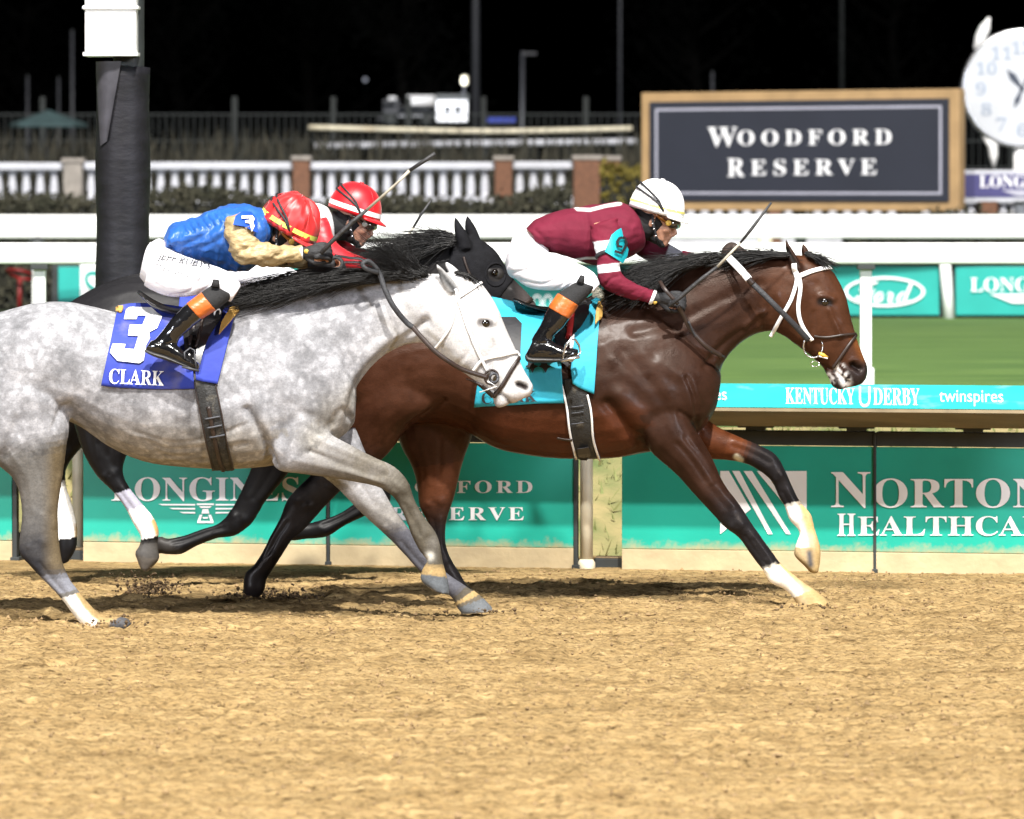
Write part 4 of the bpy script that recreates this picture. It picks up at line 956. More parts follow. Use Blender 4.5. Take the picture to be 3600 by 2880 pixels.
G.stroke([(1090, 1590), (1210, 1640), (1330, 1680)], 10, -.009); G.stroke([(1120, 1545), (1230, 1590), (1350, 1640)], 14, .008); G.stroke([(1220, 1655), (1350, 1700)], 6, .004)
G.stroke([(1420, 1730), (1390, 1700)], 10, .008); G.stroke([(1450, 1790), (1480, 1880)], 6, -.005); G.stroke([(1495, 1958)], 15, .008)
# head modelling
G.stroke([(1690, 1115), (1720, 1118), (1735, 1135)], 10, .01); G.stroke([(1670, 1065)], 20, -.008); G.stroke([(1725, 1170), (1770, 1250)], 9, .008); G.stroke([(1740, 1210), (1700, 1290)], 18, -.005)
G.stroke([(1560, 1130), (1600, 1200), (1620, 1260)], 42, .012); G.stroke([(1590, 1290), (1640, 1250), (1665, 1180)], 10, -.005); G.stroke([(1490, 1130), (1470, 1200)], 16, -.012)
G.stroke([(1822, 1352), (1850, 1360)], 11, -.022); G.stroke([(1815, 1335), (1845, 1338), (1866, 1356)], 7, .006); G.stroke([(1735, 1370), (1775, 1395), (1795, 1420)], 5, -.008)
G.stroke([(1548, 955), (1575, 990), (1600, 1020)], 9, -.014, ('ear',))
G.wrinkle(.004, (9, 9, 9), 1.0); G.wrinkle(.003, (20, 20, 26), 1.0, 4.); G.normals()
px, py, sg = G.px, G.py, G.s
C = np.tile([.37, .37, .39], (len(px), 1)); dap = np.full(len(px), .85)
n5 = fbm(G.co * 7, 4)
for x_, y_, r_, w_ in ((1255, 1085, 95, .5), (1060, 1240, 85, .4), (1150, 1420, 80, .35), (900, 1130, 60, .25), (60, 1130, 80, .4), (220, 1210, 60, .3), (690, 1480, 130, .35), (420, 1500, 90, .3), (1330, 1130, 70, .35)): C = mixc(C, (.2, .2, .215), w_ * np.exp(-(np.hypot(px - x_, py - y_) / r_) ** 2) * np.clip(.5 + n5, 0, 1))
hd = G.mask('head', 'ear'); C[hd] = (.5, .49, .485); dap[hd] = .12
nk = G.mask('neck'); up = sstep(px, 1250, 1450) * nk; C = mixc(C, (.47, .465, .47), up); dap *= 1 - .6 * up
C = mixc(C, (.38, .33, .24), sstep(py, 1430, 1600) * G.mask('torso') * .6)                     # dusty belly
hl = G.mask('hind'); fl = G.mask('fore')
C = mixc(C, (.105, .096, .08), hl * sstep(sg, 1.8, 3.4) * .85); C = mixc(C, (.022, .022, .027), hl * sstep(sg, 4.2, 6.4) * (1 - sstep(sg, 8.2, 8.8)) * np.clip(.55 + n5, 0, 1))
C = mixc(C, (.12, .09, .05), hl * sstep(sg, 2.2, 3.2) * (1 - sstep(sg, 7, 8)) * sstep(px, 135, 200))                        # mud on the front of the hind leg
C = mixc(C, (.2, .205, .235), hl * sstep(sg, 7.4, 8.) * (1 - sstep(sg, 8.8, 9.0)))
w8 = hl * sstep(sg, 9.0, 9.15); C = mixc(C, (.88, .86, .8), w8); cl = np.interp(py, [2080, 2130, 2180, 2220], [250, 290, 330, 345]) + (n5 - .47) * 60; C = mixc(C, (.34, .235, .105), w8 * sstep(px - cl, -6, 10))
C = mixc(C, (.08, .08, .085), hl * sstep(sg, 11.9, 12.2) * sstep(px, 375, 392))
C = mixc(C, (.13, .112, .082), fl * sstep(sg, 1.5, 4) * np.clip(.45 + n5, 0, .9)); C = mixc(C, (.075, .064, .046), fl * sstep(sg, 4.6, 6.5) * np.clip(.6 + n5, 0, 1)); C = mixc(C, (.25, .235, .22), fl * sstep(sg, 2, 3.5) * (1 - sstep(sg, 4.5, 5.5)) * (n5 > .5) * .5)
far = fl * (G.co[:, 1] > 26.9); near = fl * (G.co[:, 1] <= 26.9)
C = mixc(C, (.09, .09, .105), far * sstep(sg, 3.6, 4.6) * (1 - sstep(sg, 8.6, 9)))
C = mixc(C, (.36, .25, .11), near * sstep(sg, 11.35, 11.6) * (1 - sstep(sg, 12.2, 12.4))); C = mixc(C, (.1, .11, .12), near * sstep(sg, 12.3, 12.5)); C = mixc(C, (.42, .31, .17), near * sstep(sg, 13.6, 13.9) * sstep(-px, -1540, -1500))
C = mixc(C, (.36, .25, .11), far * sstep(sg, 9.5, 9.8) * (1 - sstep(sg, 10.1, 10.3))); C = mixc(C, (.13, .14, .15), far * sstep(sg, 10.2, 10.4)); C = mixc(C, (.5, .5, .48), far * sstep(sg, 11.4, 11.6))
dap[(hl * (sg > 3)) > 0] = .3; dap[(fl * (sg > 2)) > 0] = .35; C = mixc(C, (.85, .83, .75), np.exp(-(G.dist([(1511, 1957)]) / 14) ** 2) * near)
C = mixc(C, (.5, .42, .36), np.exp(-(G.dist([(1850, 1405), (1800, 1425)]) / 24) ** 2) * hd * .8); C = mixc(C, (.25, .2, .19), np.exp(-(G.dist([(1745, 1425)]) / 20) ** 2) * hd * .6)
C = mixc(C, (.012, .006, .005), np.exp(-(G.dist([(1824, 1352), (1848, 1362)]) / 12) ** 4) * hd); C = mixc(C, (.05, .04, .04), np.exp(-(G.dist([(1735, 1372), (1775, 1396), (1795, 1420)]) / 5) ** 2) * hd * .8)
C = mixc(C, (.07, .06, .06), np.exp(-(G.dist([(1690, 1134), (1722, 1138)]) / 15) ** 4) * hd * .9); C = mixc(C, (.3, .27, .26), np.exp(-(G.dist([(1640, 1078), (1660, 1090)]) / 15) ** 2) * hd * .6)
C = mixc(C, (.3, .29, .3), np.exp(-(G.dist([(1740, 1215), (1705, 1290), (1640, 1305)]) / 22) ** 2) * hd * .4 * (.4 + n5)); C = mixc(C, (.33, .31, .3), np.exp(-(G.dist([(1400, 1130), (1480, 1110)]) / 40) ** 2) * nk * .5)
C = mixc(C, (.05, .05, .05), np.exp(-(G.dist([(1545, 958), (1572, 990), (1596, 1018)]) / 18) ** 2) * G.mask('ear') * (G.co[:, 1] < 26.87))
C = mixc(C, (.4, .34, .2), np.exp(-(G.dist([(1100, 1540), (1180, 1440), (1235, 1400)]) / 55) ** 2) * .35 * (n5 + .4))
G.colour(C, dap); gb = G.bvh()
eyeball(G, gb, 1706, 1137, .025, grey)
mw = lambda L_, D: [P(x, y, D) for x, y in L_]
hair('mane', [mw([(1440, 962), (1330, 985), (1180, 985), (1000, 1010), (850, 1050), (770, 1055)], 26.82), mw([(1400, 962), (1280, 962), (1120, 955), (960, 985), (820, 1035), (740, 1040)], 26.78), mw([(1360, 970), (1240, 990), (1110, 998), (980, 1020), (880, 1052), (800, 1062)], 26.76), mw([(1250, 985), (1150, 1000), (1050, 1022), (950, 1035), (860, 1058), (790, 1070)], 26.74)], 1400, .002, M['mane'], grey, .013, 10, .2, 1)
hair('mane', [mw([(1470, 962), (1420, 935), (1370, 890), (1320, 855), (1300, 840)], 26.88), mw([(1500, 962), (1440, 930), (1390, 905), (1330, 900), (1290, 895)], 26.85), mw([(1450, 968), (1400, 955), (1350, 925), (1310, 905), (1275, 885)], 26.8), mw([(1420, 970), (1380, 960), (1340, 945), (1300, 930), (1260, 925)], 26.8)], 1100, .002, M['mane'], grey, .018, 8, .12, 2)
hair('forelock', [mw([(1600, 958), (1640, 962), (1680, 985), (1690, 1000)], 26.88), mw([(1610, 960), (1650, 972), (1675, 992), (1680, 1010)], 26.84)], 60, .003, M['mane'], grey, .006, 7, .2, 3)

# ---- the bay in front
B = Body(27.9)
B.loft('torso', [(1190, 1300, 1190, 1380, .05), (1230, 1180, 1220, 1470, .18), (1330, 1090, 1320, 1560, .25), (1450, 1055, 1470, 1490, .28), (1580, 1060, 1600, 1500, .285), (1700, 1085, 1740, 1575, .3), (1830, 1105, 1880, 1605, .31), (1960, 1095, 2010, 1614, .31), (2080, 1050, 2140, 1613, .29, 0, -.2), (2180, 1025, 2250, 1595, .27, 0, -.3), (2300, 1040, 2370, 1570, .25, 0, -.3), (2420, 1130, 2450, 1525, .22, 0, -.2), (2500, 1235, 2492, 1480, .16), (2536, 1320, 2518, 1430, .1)], n=28)
B.loft('neck', [(2020, 1065, 2420, 1520, .2), (2150, 1005, 2512, 1395, .165, 0, -.3), (2280, 952, 2540, 1285, .135, 0, -.3), (2420, 915, 2585, 1222, .112, 0, -.3), (2560, 898, 2648, 1180, .097, 0, -.2), (2670, 892, 2700, 1166, .088), (2760, 895, 2735, 1166, .083)], n=22)
B.loft('head', [(2765, 895, 2712, 1160, .088), (2838, 900, 2735, 1172, .098), (2918, 942, 2768, 1190, .104), (2970, 1030, 2810, 1222, .1), (2993, 1120, 2855, 1258, .086), (3013, 1190, 2890, 1290, .07), (3036, 1252, 2910, 1316, .06), (3050, 1290, 2926, 1330, .062), (3048, 1325, 2955, 1345, .056), (3032, 1350, 2990, 1362, .038)], n=20)
B.loft('head', [(2955, 1255, 2898, 1305, .05), (2985, 1330, 2912, 1330, .048), (2990, 1350, 2925, 1358, .042), (2985, 1362, 2950, 1372, .03)], n=14)
B.loft('ear', [(2824, 950, 2780, 945, .034), (2806, 908, 2768, 900, .034), (2782, 872, 2761, 866, .021), (2764, 840, 2761, 843, .005)], dv=-.07, n=12)
B.loft('ear', [(2855, 910, 2818, 905, .03), (2842, 880, 2817, 880, .026), (2830, 862, 2819, 862, .014), (2823, 853, 2820, 855, .005)], dv=.065, n=12)
B.loft('hind', [(1560, 1290, 1230, 1290, .15, -.11), (1553, 1420, 1240, 1400, .14, -.125), (1440, 1500, 1210, 1460, .115, -.13), (1370, 1590, 1170, 1530, .09, -.13), (1290, 1660, 1130, 1610, .072, -.13), (1200, 1724, 1090, 1670, .058, -.13), (1125, 1802, 1016, 1746, .052, -.13), (1068, 1864, 984, 1820, .042, -.13), (1025, 1902, 950, 1884, .037, -.13), (988, 1960, 918, 1948, .036, -.13), (955, 2010, 890, 1988, .043, -.13), (937, 2040, 862, 2015, .04, -.13), (930, 2078, 854, 2058, .045, -.13), (910, 2102, 858, 2090, .03, -.13)], n=18)
B.loft('hind', [(1700, 1290, 1350, 1290, .15, .12), (1690, 1430, 1370, 1450, .13, .13), (1662, 1530, 1410, 1570, .105, .13), (1632, 1610, 1445, 1635, .082, .13), (1612, 1690, 1465, 1705, .064, .13), (1596, 1755, 1474, 1778, .056, .13), (1573, 1820, 1500, 1830, .044, .13), (1566, 1880, 1515, 1880, .036, .13), (1570, 1925, 1520, 1925, .034, .13), (1587, 1968, 1540, 1980, .037, .13), (1614, 2010, 1558, 2032, .042, .13), (1642, 2055, 1588, 2078, .036, .13), (1672, 2080, 1605, 2110, .046, .13), (1705, 2112, 1640, 2126, .05, .13)], n=18)
B.loft('fore', [(2400, 1320, 2180, 1420, .09, -.15), (2425, 1470, 2240, 1520, .098, -.16), (2466, 1540, 2298, 1598, .088, -.16), (2506, 1612, 2372, 1664, .072, -.16), (2546, 1700, 2440, 1738, .058, -.16), (2600, 1773, 2506, 1810, .05, -.16), (2642, 1838, 2550, 1857, .049, -.16), (2670, 1878, 2597, 1892, .043, -.16), (2718, 1945, 2650, 1965, .035, -.16), (2748, 1985, 2684, 2008, .036, -.16), (2790, 2018, 2710, 2050, .042, -.16), (2825, 2046, 2760, 2074, .036, -.16), (2866, 2074, 2790, 2106, .046, -.16), (2915, 2116, 2808, 2138, .056, -.16), (2920, 2132, 2818, 2146, .052, -.16)], n=18)
B.loft('fore', [(2400, 1380, 2330, 1560, .09, .14), (2500, 1484, 2440, 1608, .08, .15), (2590, 1531, 2560, 1619, .065, .15), (2650, 1557, 2625, 1632, .055, .15), (2725, 1596, 2682, 1664, .053, .15), (2761, 1655, 2714, 1696, .05, .15), (2786, 1712, 2736, 1742, .038, .15), (2816, 1766, 2756, 1778, .035, .15), (2852, 1810, 2774, 1826, .042, .15), (2864, 1858, 2810, 1870, .034, .15), (2881, 1910, 2799, 1908, .038, .15), (2886, 1952, 2791, 1952, .047, .15), (2880, 2000, 2825, 1988, .042, .15), (2874, 2018, 2846, 2012, .026, .15)], n=18)
bay = B.build('horse', .0085, 7, M['bay_coat'])
tag(bay, 'dark bay racehorse in front with white forelegs and turquoise cloth', 'horse', 'racehorses')
B.stroke([(2120, 1220), (2190, 1300), (2290, 1380)], 28, .006); B.stroke([(2190, 1240), (2250, 1310), (2330, 1405)], 22, -.007); B.stroke([(2230, 1200), (2310, 1320), (2350, 1395)], 24, .005); B.stroke([(2300, 1240), (2350, 1320), (2390, 1350)], 22, -.004)
B.stroke([(2320, 1280), (2420, 1350), (2440, 1460)], 26, .01); B.stroke([(2135, 1420), (2190, 1490), (2250, 1560)], 24, -.028); B.stroke([(2180, 1390), (2260, 1470), (2310, 1560)], 30, .016)
B.stroke([(2415, 1330), (2440, 1400), (2450, 1490)], 10, -.012); B.stroke([(2390, 1450), (2435, 1480), (2460, 1520)], 10, -.008); B.stroke([(2500, 1420), (2480, 1460)], 18, .01)
B.stroke([(2480, 1290), (2500, 1260), (2560, 1200), (2680, 1120)], 13, -.009); B.stroke([(2230, 1170), (2400, 1120), (2560, 1040), (2680, 1000)], 18, -.007); B.stroke([(2540, 1260), (2610, 1175), (2680, 1120)], 16, .007)
B.stroke([(2620, 1150), (2660, 1105), (2690, 1098)], 9, .009)
for a, c in (((2380, 1560), (2480, 1690)), ((2410, 1540), (2520, 1700)), ((2440, 1530), (2560, 1730))): B.stroke([a, ((a[0] + c[0]) / 2 + 10, (a[1] + c[1]) / 2), c], 11, -.005, ('fore',))
B.stroke([(2395, 1550), (2500, 1695)], 13, .005, ('fore',))
for i_, a_ in ((0, (3, 6, 9, False)), (1, (2, 5, 9, True)), (2, (2, 6, 9, False)), (3, (2, 5, 8, True))): B.tendons(('hind', 'fore')[i_ // 2], [q for n_, q in B.secs if n_ in ('hind', 'fore')][i_], *a_)
B.stroke([(2600, 1830)], 20, .006); B.stroke([(2690, 1960), (2650, 1900)], 6, -.006)
B.stroke([(1560, 1410), (1500, 1455), (1440, 1500)], 10, -.01); B.stroke([(1640, 1500), (1750, 1560), (1900, 1590)], 20, -.006)
B.stroke([(2885, 1042), (2905, 1040), (2930, 1052)], 10, .011); B.stroke([(2870, 1000)], 20, -.008); B.stroke([(2915, 1090), (2955, 1180)], 9, .009); B.stroke([(2930, 1120), (2890, 1210)], 20, -.006)
B.stroke([(2760, 1060), (2790, 1130), (2820, 1190)], 40, .012); B.stroke([(2800, 1220), (2850, 1170), (2860, 1100)], 10, -.005); B.stroke([(2715, 1060), (2690, 1150)], 14, -.01)
B.stroke([(2998, 1284), (3022, 1296)], 11, -.024); B.stroke([(2985, 1270), (3015, 1265), (3040, 1282)], 7, .007); B.stroke([(2905, 1290), (2950, 1318), (2985, 1345)], 5, -.009)
B.stroke([(2768, 880), (2785, 910), (2800, 935)], 8, -.012, ('ear',))
B.wrinkle(.004, (8, 8, 8), 1.0, 3.); B.wrinkle(.0018, (19, 19, 24), 1.0, 4.); B.wrinkle(.0016, (40, 40, 50), 1.0, 5.); B.normals()
px, py, sg = B.px, B.py, B.s; n5 = fbm(B.co * 6 + 7, 4)
C = np.tile([.0235, .0098, .0058], (len(px), 1))
C = mixc(C, (.066, .019, .0075), B.mask('torso') * np.clip(sstep(py, 1380, 1500) * sstep(-px, -2330, -2200), 0, 1) * .9); C = mixc(C, (.045, .016, .008), sstep(-px, -1750, -1650) * B.mask('torso', 'hind') * .8)
C = mixc(C, (.054, .02, .009), B.mask('head') * .75); C = mixc(C, (.05, .019, .009), B.mask('neck') * sstep(px, 2600, 2750) * .8)
hl, fl, hd = B.mask('hind'), B.mask('fore'), B.mask('head', 'ear'); fr = B.co[:, 1] > 27.9
C = mixc(C, (.09, .026, .009), fl * fr * (1 - sstep(sg, 2.2, 3.2)) * .9); C = mixc(C, (.009, .0085, .0095), fl * np.where(fr, sstep(sg, 2.2, 3.6), sstep(sg, 3.6, 5.6)))
C = mixc(C, (.009, .0085, .0095), hl * np.where(fr, sstep(sg, 4.6, 7), sstep(sg, 2.6, 4.2))); C = mixc(C, (.08, .026, .011), hl * fr * (sg > 3) * (1 - sstep(sg, 4.3, 5.4)) * .7)
wl = np.where(fr, sstep(sg + (n5 - .47), 6.9, 7.1), sstep(sg + (n5 - .47), 8.75, 8.95)) * fl
C = mixc(C, (.85, .8, .7), wl); C = mixc(C, (.42, .275, .105), wl * np.clip(sstep(px - np.where(fr, np.interp(py, [1740, 1850, 1950], [2790, 2822, 2840]), np.interp(py, [1980, 2050, 2140], [2725, 2795, 2850])), -14, 18) + (n5 - .5), 0, 1))
hoof = np.where(fr, sstep(sg, 10.3, 10.5), sstep(sg, 11.8, 12.)) * fl; C = mixc(C, (.44, .31, .14), hoof * .9); C = mixc(C, (.08, .08, .085), fl * fr * np.exp(-(B.dist([(2845, 1945), (2850, 1985)]) / 12) ** 2)); C = mixc(C, (.7, .66, .5), fl * fr * np.exp(-(B.dist([(2588, 1606), (2604, 1618)]) / 10) ** 4))
C = mixc(C, (.012, .01, .011), hl * np.where(fr, 0, sstep(sg, 11, 12)))
C = mixc(C, (.018, .014, .014), hd * sstep(np.interp(px, [2880, 2960, 3060], [1240, 1250, 1245]) * 0 + (px - 2900) * .45 + (py - 1230), 60, 130) * .9)
C = mixc(C, (.2, .07, .02), np.exp(-(B.dist([(3010, 1190), (3040, 1255)]) / 16) ** 2) * hd * .7); C = mixc(C, (.004, .002, .002), np.exp(-(B.dist([(2998, 1284), (3020, 1296)]) / 13) ** 4) * hd)
C = mixc(C, (.72, .7, .68), np.clip((np.exp(-(B.dist([(2952, 1296), (2964, 1322), (2975, 1346)]) / 19) ** 4) + np.exp(-(B.dist([(2915, 1320), (2925, 1340)]) / 12) ** 4)) * sstep(vnoise(B.co * 70), .25, .5) * 1.2, 0, 1) * hd)
C = mixc(C, (.006, .005, .005), np.exp(-(B.dist([(2885, 1060), (2915, 1064)]) / 15) ** 4) * hd); C = mixc(C, (.01, .01, .01), np.exp(-(B.dist([(2768, 880), (2785, 910), (2800, 935)]) / 10) ** 2) * B.mask('ear'))
C = mixc(C, (.009, .008, .008), np.exp(-(B.dist([(2200, 990), (2300, 948), (2440, 914), (2600, 896), (2760, 893)]) / 20) ** 2) * B.mask('neck'))
B.colour(C); bb = B.bvh()
eyeball(B, bb, 2899, 1062, .024, bay)
hair('mane', [mw([(2520, 905), (2440, 920), (2350, 940), (2260, 970), (2180, 1005), (2110, 1030)], 27.86), mw([(2500, 900), (2420, 912), (2330, 930), (2240, 952), (2170, 975), (2120, 1000)], 27.83), mw([(2480, 915), (2400, 935), (2320, 965), (2250, 1000), (2190, 1030), (2130, 1055)], 27.76), mw([(2420, 930), (2340, 960), (2270, 995), (2220, 1030), (2170, 1055), (2130, 1075)], 27.72)], 1200, .002, M['mane'], bay, .015, 9, .2, 4)
hair('mane', [mw([(2770, 893), (2710, 890), (2640, 893), (2560, 900), (2500, 912)], 27.86), mw([(2765, 900), (2700, 902), (2640, 906), (2570, 914), (2510, 925)], 27.81)], 380, .0028, M['mane'], bay, .008, 8, .4, 5)
hair('forelock', [mw([(2830, 892), (2868, 896), (2905, 915), (2930, 932)], 27.9), mw([(2845, 900), (2880, 915), (2905, 932), (2915, 945)], 27.84)], 130, .0035, M['mane'], bay, .007, 7, .25, 6)
for x, y in ((2636, 884), (2668, 883), (2714, 880)):
    c = P(x, y, 27.88); V, Fc = [], []; tube_lists(V, Fc, [c + [.004, 0, -.028], c + [0, 0, -.012], c, c + [-.004, 0, .009]], [.006, .006, .009, .004], 8); link('braid', mesh('braid', V, Fc), M['mane'], bay)
hair('tail', [mw([(1220, 1220), (1120, 1230), (1000, 1290), (900, 1370)], 27.92), mw([(1215, 1240), (1110, 1260), (980, 1330), (890, 1430)], 27.85)], 260, .004, M['mane'], bay, .02, 9, .2, 7)

# ---- the black in a hood, on the far side
K = Body(29.0)
K.loft('torso', [(140, 1190, 140, 1290, .05), (180, 1110, 170, 1390, .17), (255, 1056, 250, 1470, .24), (370, 994, 390, 1420, .28), (490, 964, 520, 1430, .28), (630, 985, 650, 1490, .3), (760, 1000, 790, 1530, .3), (880, 985, 920, 1535, .28, 0, -.2), (980, 970, 1030, 1520, .26, 0, -.3), (1090, 1000, 1140, 1470, .23, 0, -.2), (1200, 1120, 1210, 1420, .17), (1240, 1260, 1230, 1370, .1)], n=26)
K.loft('neck', [(830, 1010, 1130, 1450, .2), (960, 970, 1230, 1330, .165, 0, -.3), (1120, 925, 1330, 1220, .135, 0, -.3), (1280, 888, 1420, 1140, .112, 0, -.3), (1420, 864, 1490, 1090, .1), (1540, 852, 1550, 1080, .09), (1625, 856, 1580, 1078, .085)], n=20)
K.loft('head', [(1600, 848, 1540, 1075, .088), (1670, 842, 1570, 1090, .1), (1735, 884, 1610, 1100, .105), (1777, 950, 1660, 1112, .1), (1822, 996, 1715, 1126, .084), (1858, 1034, 1770, 1145, .068), (1880, 1062, 1800, 1158, .062), (1893, 1095, 1825, 1170, .058), (1886, 1132, 1850, 1165, .036)], n=20)
K.loft('ear', [(1660, 872, 1614, 882, .034), (1642, 825, 1604, 832, .034), (1616, 788, 1599, 796, .02), (1602, 764, 1599, 768, .005)], dv=-.07, n=12)
K.loft('ear', [(1692, 856, 1650, 852, .03), (1672, 806, 1637, 808, .03), (1652, 774, 1638, 780, .016), (1643, 760, 1640, 764, .005)], dv=.06, n=12)
K.loft('hind', [(520, 1250, 190, 1250, .15, -.12), (520, 1400, 240, 1420, .13, -.14), (490, 1500, 270, 1530, .105, -.16), (450, 1592, 302, 1612, .076, -.18), (432, 1655, 345, 1680, .056, -.19), (453, 1710, 396, 1728, .043, -.2), (500, 1770, 442, 1790, .036, -.2), (540, 1820, 466, 1838, .038, -.2), (559, 1868, 492, 1884, .042, -.2), (555, 1910, 490, 1915, .036, -.2), (560, 1950, 474, 1943, .046, -.2), (556, 1972, 480, 1965, .044, -.2), (520, 2012, 495, 2002, .024, -.2)], n=16)
K.loft('hind', [(480, 1250, 170, 1270, .15, .12), (440, 1400, 180, 1430, .13, .13), (380, 1490, 175, 1530, .1, .14), (300, 1560, 160, 1600, .07, .14), (240, 1635, 150, 1680, .056, .14), (231, 1695, 165, 1730, .042, .14), (252, 1765, 185, 1790, .037, .14), (270, 1830, 200, 1850, .04, .14), (272, 1880, 200, 1892, .043, .14), (268, 1930, 202, 1935, .045, .14), (240, 1978, 212, 1984, .03, .14)], n=14)
K.loft('fore', [(1150, 1300, 930, 1380, .1, -.13), (1100, 1450, 930, 1520, .09, -.1), (1050, 1600, 898, 1602, .07, -.06), (1002, 1680, 876, 1662, .058, -.04), (937, 1758, 840, 1742, .051, -.04), (888, 1838, 803, 1806, .05, -.04), (828, 1882, 764, 1842, .042, -.04), (762, 1893, 718, 1858, .034, -.04), (692, 1920, 650, 1882, .033, -.04), (640, 1948, 590, 1893, .038, -.04), (592, 1950, 562, 1885, .042, -.04), (556, 1948, 540, 1900, .037, -.04), (520, 1978, 500, 1930, .045, -.04), (490, 1985, 482, 1955, .03, -.04)], n=16)
K.loft('fore', [(1240, 1330, 1060, 1440, .09, .12), (1290, 1480, 1130, 1570, .08, .12), (1330, 1600, 1210, 1660, .064, .12), (1368, 1700, 1272, 1725, .052, .12), (1368, 1775, 1288, 1735, .05, .12), (1290, 1812, 1250, 1768, .04, .12), (1210, 1850, 1186, 1808, .033, .12), (1150, 1888, 1125, 1828, .04, .12), (1080, 1896, 1080, 1840, .036, .12), (1020, 1902, 1015, 1850, .046, .12), (965, 1890, 962, 1866, .03, .12)], n=14)
blk = K.build('horse', .009, 6, M['black_coat'])
tag(blk, 'black racehorse in a dark hood, half hidden behind the grey', 'horse', 'racehorses')
for i_, a_ in ((0, (2, 4, 7, False)), (1, (2, 4, 7, True)), (2, (2, 5, 9, False)), (3, (2, 4, 7, True))): K.tendons(('hind', 'fore')[i_ // 2], [q for n_, q in K.secs if n_ in ('hind', 'fore')][i_], *a_)
K.stroke([(1722, 955), (1745, 953), (1765, 962)], 10, .01); K.stroke([(1800, 1020), (1840, 1075)], 10, .007); K.stroke([(1856, 1090), (1872, 1098)], 9, -.02); K.stroke([(810, 1800), (830, 1870)], 16, .006); K.stroke([(350, 1560), (400, 1640)], 12, -.006)
K.wrinkle(.004, (8, 8, 8), 1.0, 5.); K.wrinkle(.003, (22, 22, 26), 1.0, 4.); K.normals()
px, py, sg = K.px, K.py, K.s; n5 = fbm(K.co * 6 + 3, 4)
C = np.tile([.0045, .0043, .005], (len(px), 1)); C = mixc(C, (.016, .0155, .0175), K.mask('torso') * .7)
hl, fl, hd = K.mask('hind'), K.mask('fore'), K.mask('head', 'ear'); fr = K.co[:, 1] > 29.0
C = mixc(C, (.024, .022, .022), K.mask('neck') * .6); C = mixc(C, (.022, .02, .02), hd * sstep(px, 1600, 1700) * .6); C = mixc(C, (.06, .05, .048), hd * sstep(px, 1795, 1850) * .8)
C = mixc(C, (.33, .32, .38), hl * ~fr * sstep(sg, 5.0, 5.15) * (1 - sstep(sg, 6, 6.2))); C = mixc(C, (.85, .83, .78), hl * ~fr * sstep(sg, 6.05, 6.2) * (1 - sstep(sg, 8.3, 8.45))); C = mixc(C, (.5, .3, .12), hl * ~fr * sstep(sg, 6.8, 7.2) * (1 - sstep(sg, 8.2, 8.4)) * sstep(px - np.interp(py, [1800, 1880], [515, 545]), -8, 10))
C = mixc(C, (.07, .065, .06), hl * ~fr * sstep(sg, 8.6, 9)); C = mixc(C, (.12, .105, .09), hl * ~fr * sstep(sg, 10.4, 10.8) * .8)
C = mixc(C, (.88, .87, .84), hl * fr * sstep(sg, 4.9, 5.1) * (1 - sstep(sg, 8.0, 8.15))); C = mixc(C, (.5, .34, .15), hl * fr * sstep(sg, 7.0, 7.4) * (1 - sstep(sg, 8.0, 8.15)) * sstep(px, 255, 270))
C = mixc(C, (.05, .045, .042), fl * sstep(sg, 8.5, 9.5) * .7); C = mixc(C, (.003, .003, .003), np.exp(-(K.dist([(1735, 962), (1752, 966)]) / 13) ** 4) * hd)
K.colour(C); kb = K.bvh()
eyeball(K, kb, 1742, 963, .021, blk)
# the hood: cloth over the face with an eye ring
Hd = Body(29.0)
Hd.loft('cloth', [(1600, 841, 1556, 1000, .1), (1670, 834, 1580, 1090, .112), (1740, 878, 1612, 1105, .117), (1784, 946, 1664, 1116, .11), (1812, 975, 1700, 1122, .095)], n=22)
Hd.loft('cloth', [(1664, 872, 1610, 884, .042), (1646, 825, 1600, 834, .042), (1619, 786, 1596, 797, .026), (1602, 760, 1597, 768, .008)], dv=-.07, n=12)
Hd.loft('cloth', [(1696, 856, 1646, 852, .038), (1676, 806, 1634, 808, .038), (1655, 772, 1635, 780, .022), (1644, 756, 1638, 764, .008)], dv=.06, n=12)
hood = Hd.build('hood', .009, 4, M['hoodm'], blk); Hd.stroke([(1742, 968)], 34, -.02); hb = Hd.bvh(); Hd.flush()
V, Fc = [], []; ring = [cast(hb, 1742 + 34 * math.cos(t), 966 + 40 * math.sin(t)) for t in np.linspace(0, 2 * math.pi, 25)]
tube_lists(V, Fc, [r[0] for r in ring if r is not None], .0065, 8); link('eye_ring', mesh('eye_ring', V, Fc), M['hoodm'], hood)
hc = cast(hb, 1742, 968); V = [hc[0] + [.052 * math.cos(a) , -.002 , .06 * math.sin(a)] for a in np.linspace(0, 2 * math.pi, 25)[:-1]]
lathe('eye_patch', [(.0005, .046)] + [(.05 * math.sin(a), .046 * math.cos(a)) for a in np.linspace(.2, 2.94, 14)] + [(.0005, -.046)], hc[0] + [0, .034, 0], pm('dark_face_hair', (.026, .024, .024), .5, .2, 60), hood, 24)
lathe('eye_shine', [(.0005, .02)] + [(.02 * math.sin(a), .02 * math.cos(a)) for a in np.linspace(.2, 2.94, 12)] + [(.0005, -.02)], hc[0] + [-.004, -.008, .014], M['eye'], hood, 18)
hair('mane', [mw([(1600, 848), (1540, 845), (1480, 868), (1400, 880), (1300, 900)], 28.95), mw([(1580, 835), (1530, 822), (1480, 838), (1420, 862), (1340, 885)], 28.92), mw([(1590, 858), (1530, 862), (1470, 885), (1400, 905), (1320, 920)], 28.88)], 900, .0028, M['mane'], blk, .017, 8, .2, 8)
hair('tail', [mw([(160, 1150), (60, 1160), (-60, 1220), (-150, 1320)], 29.0), mw([(155, 1170), (50, 1200), (-70, 1280), (-150, 1390)], 28.95)], 160, .004, M['mane'], blk, .02, 8, .2, 9)
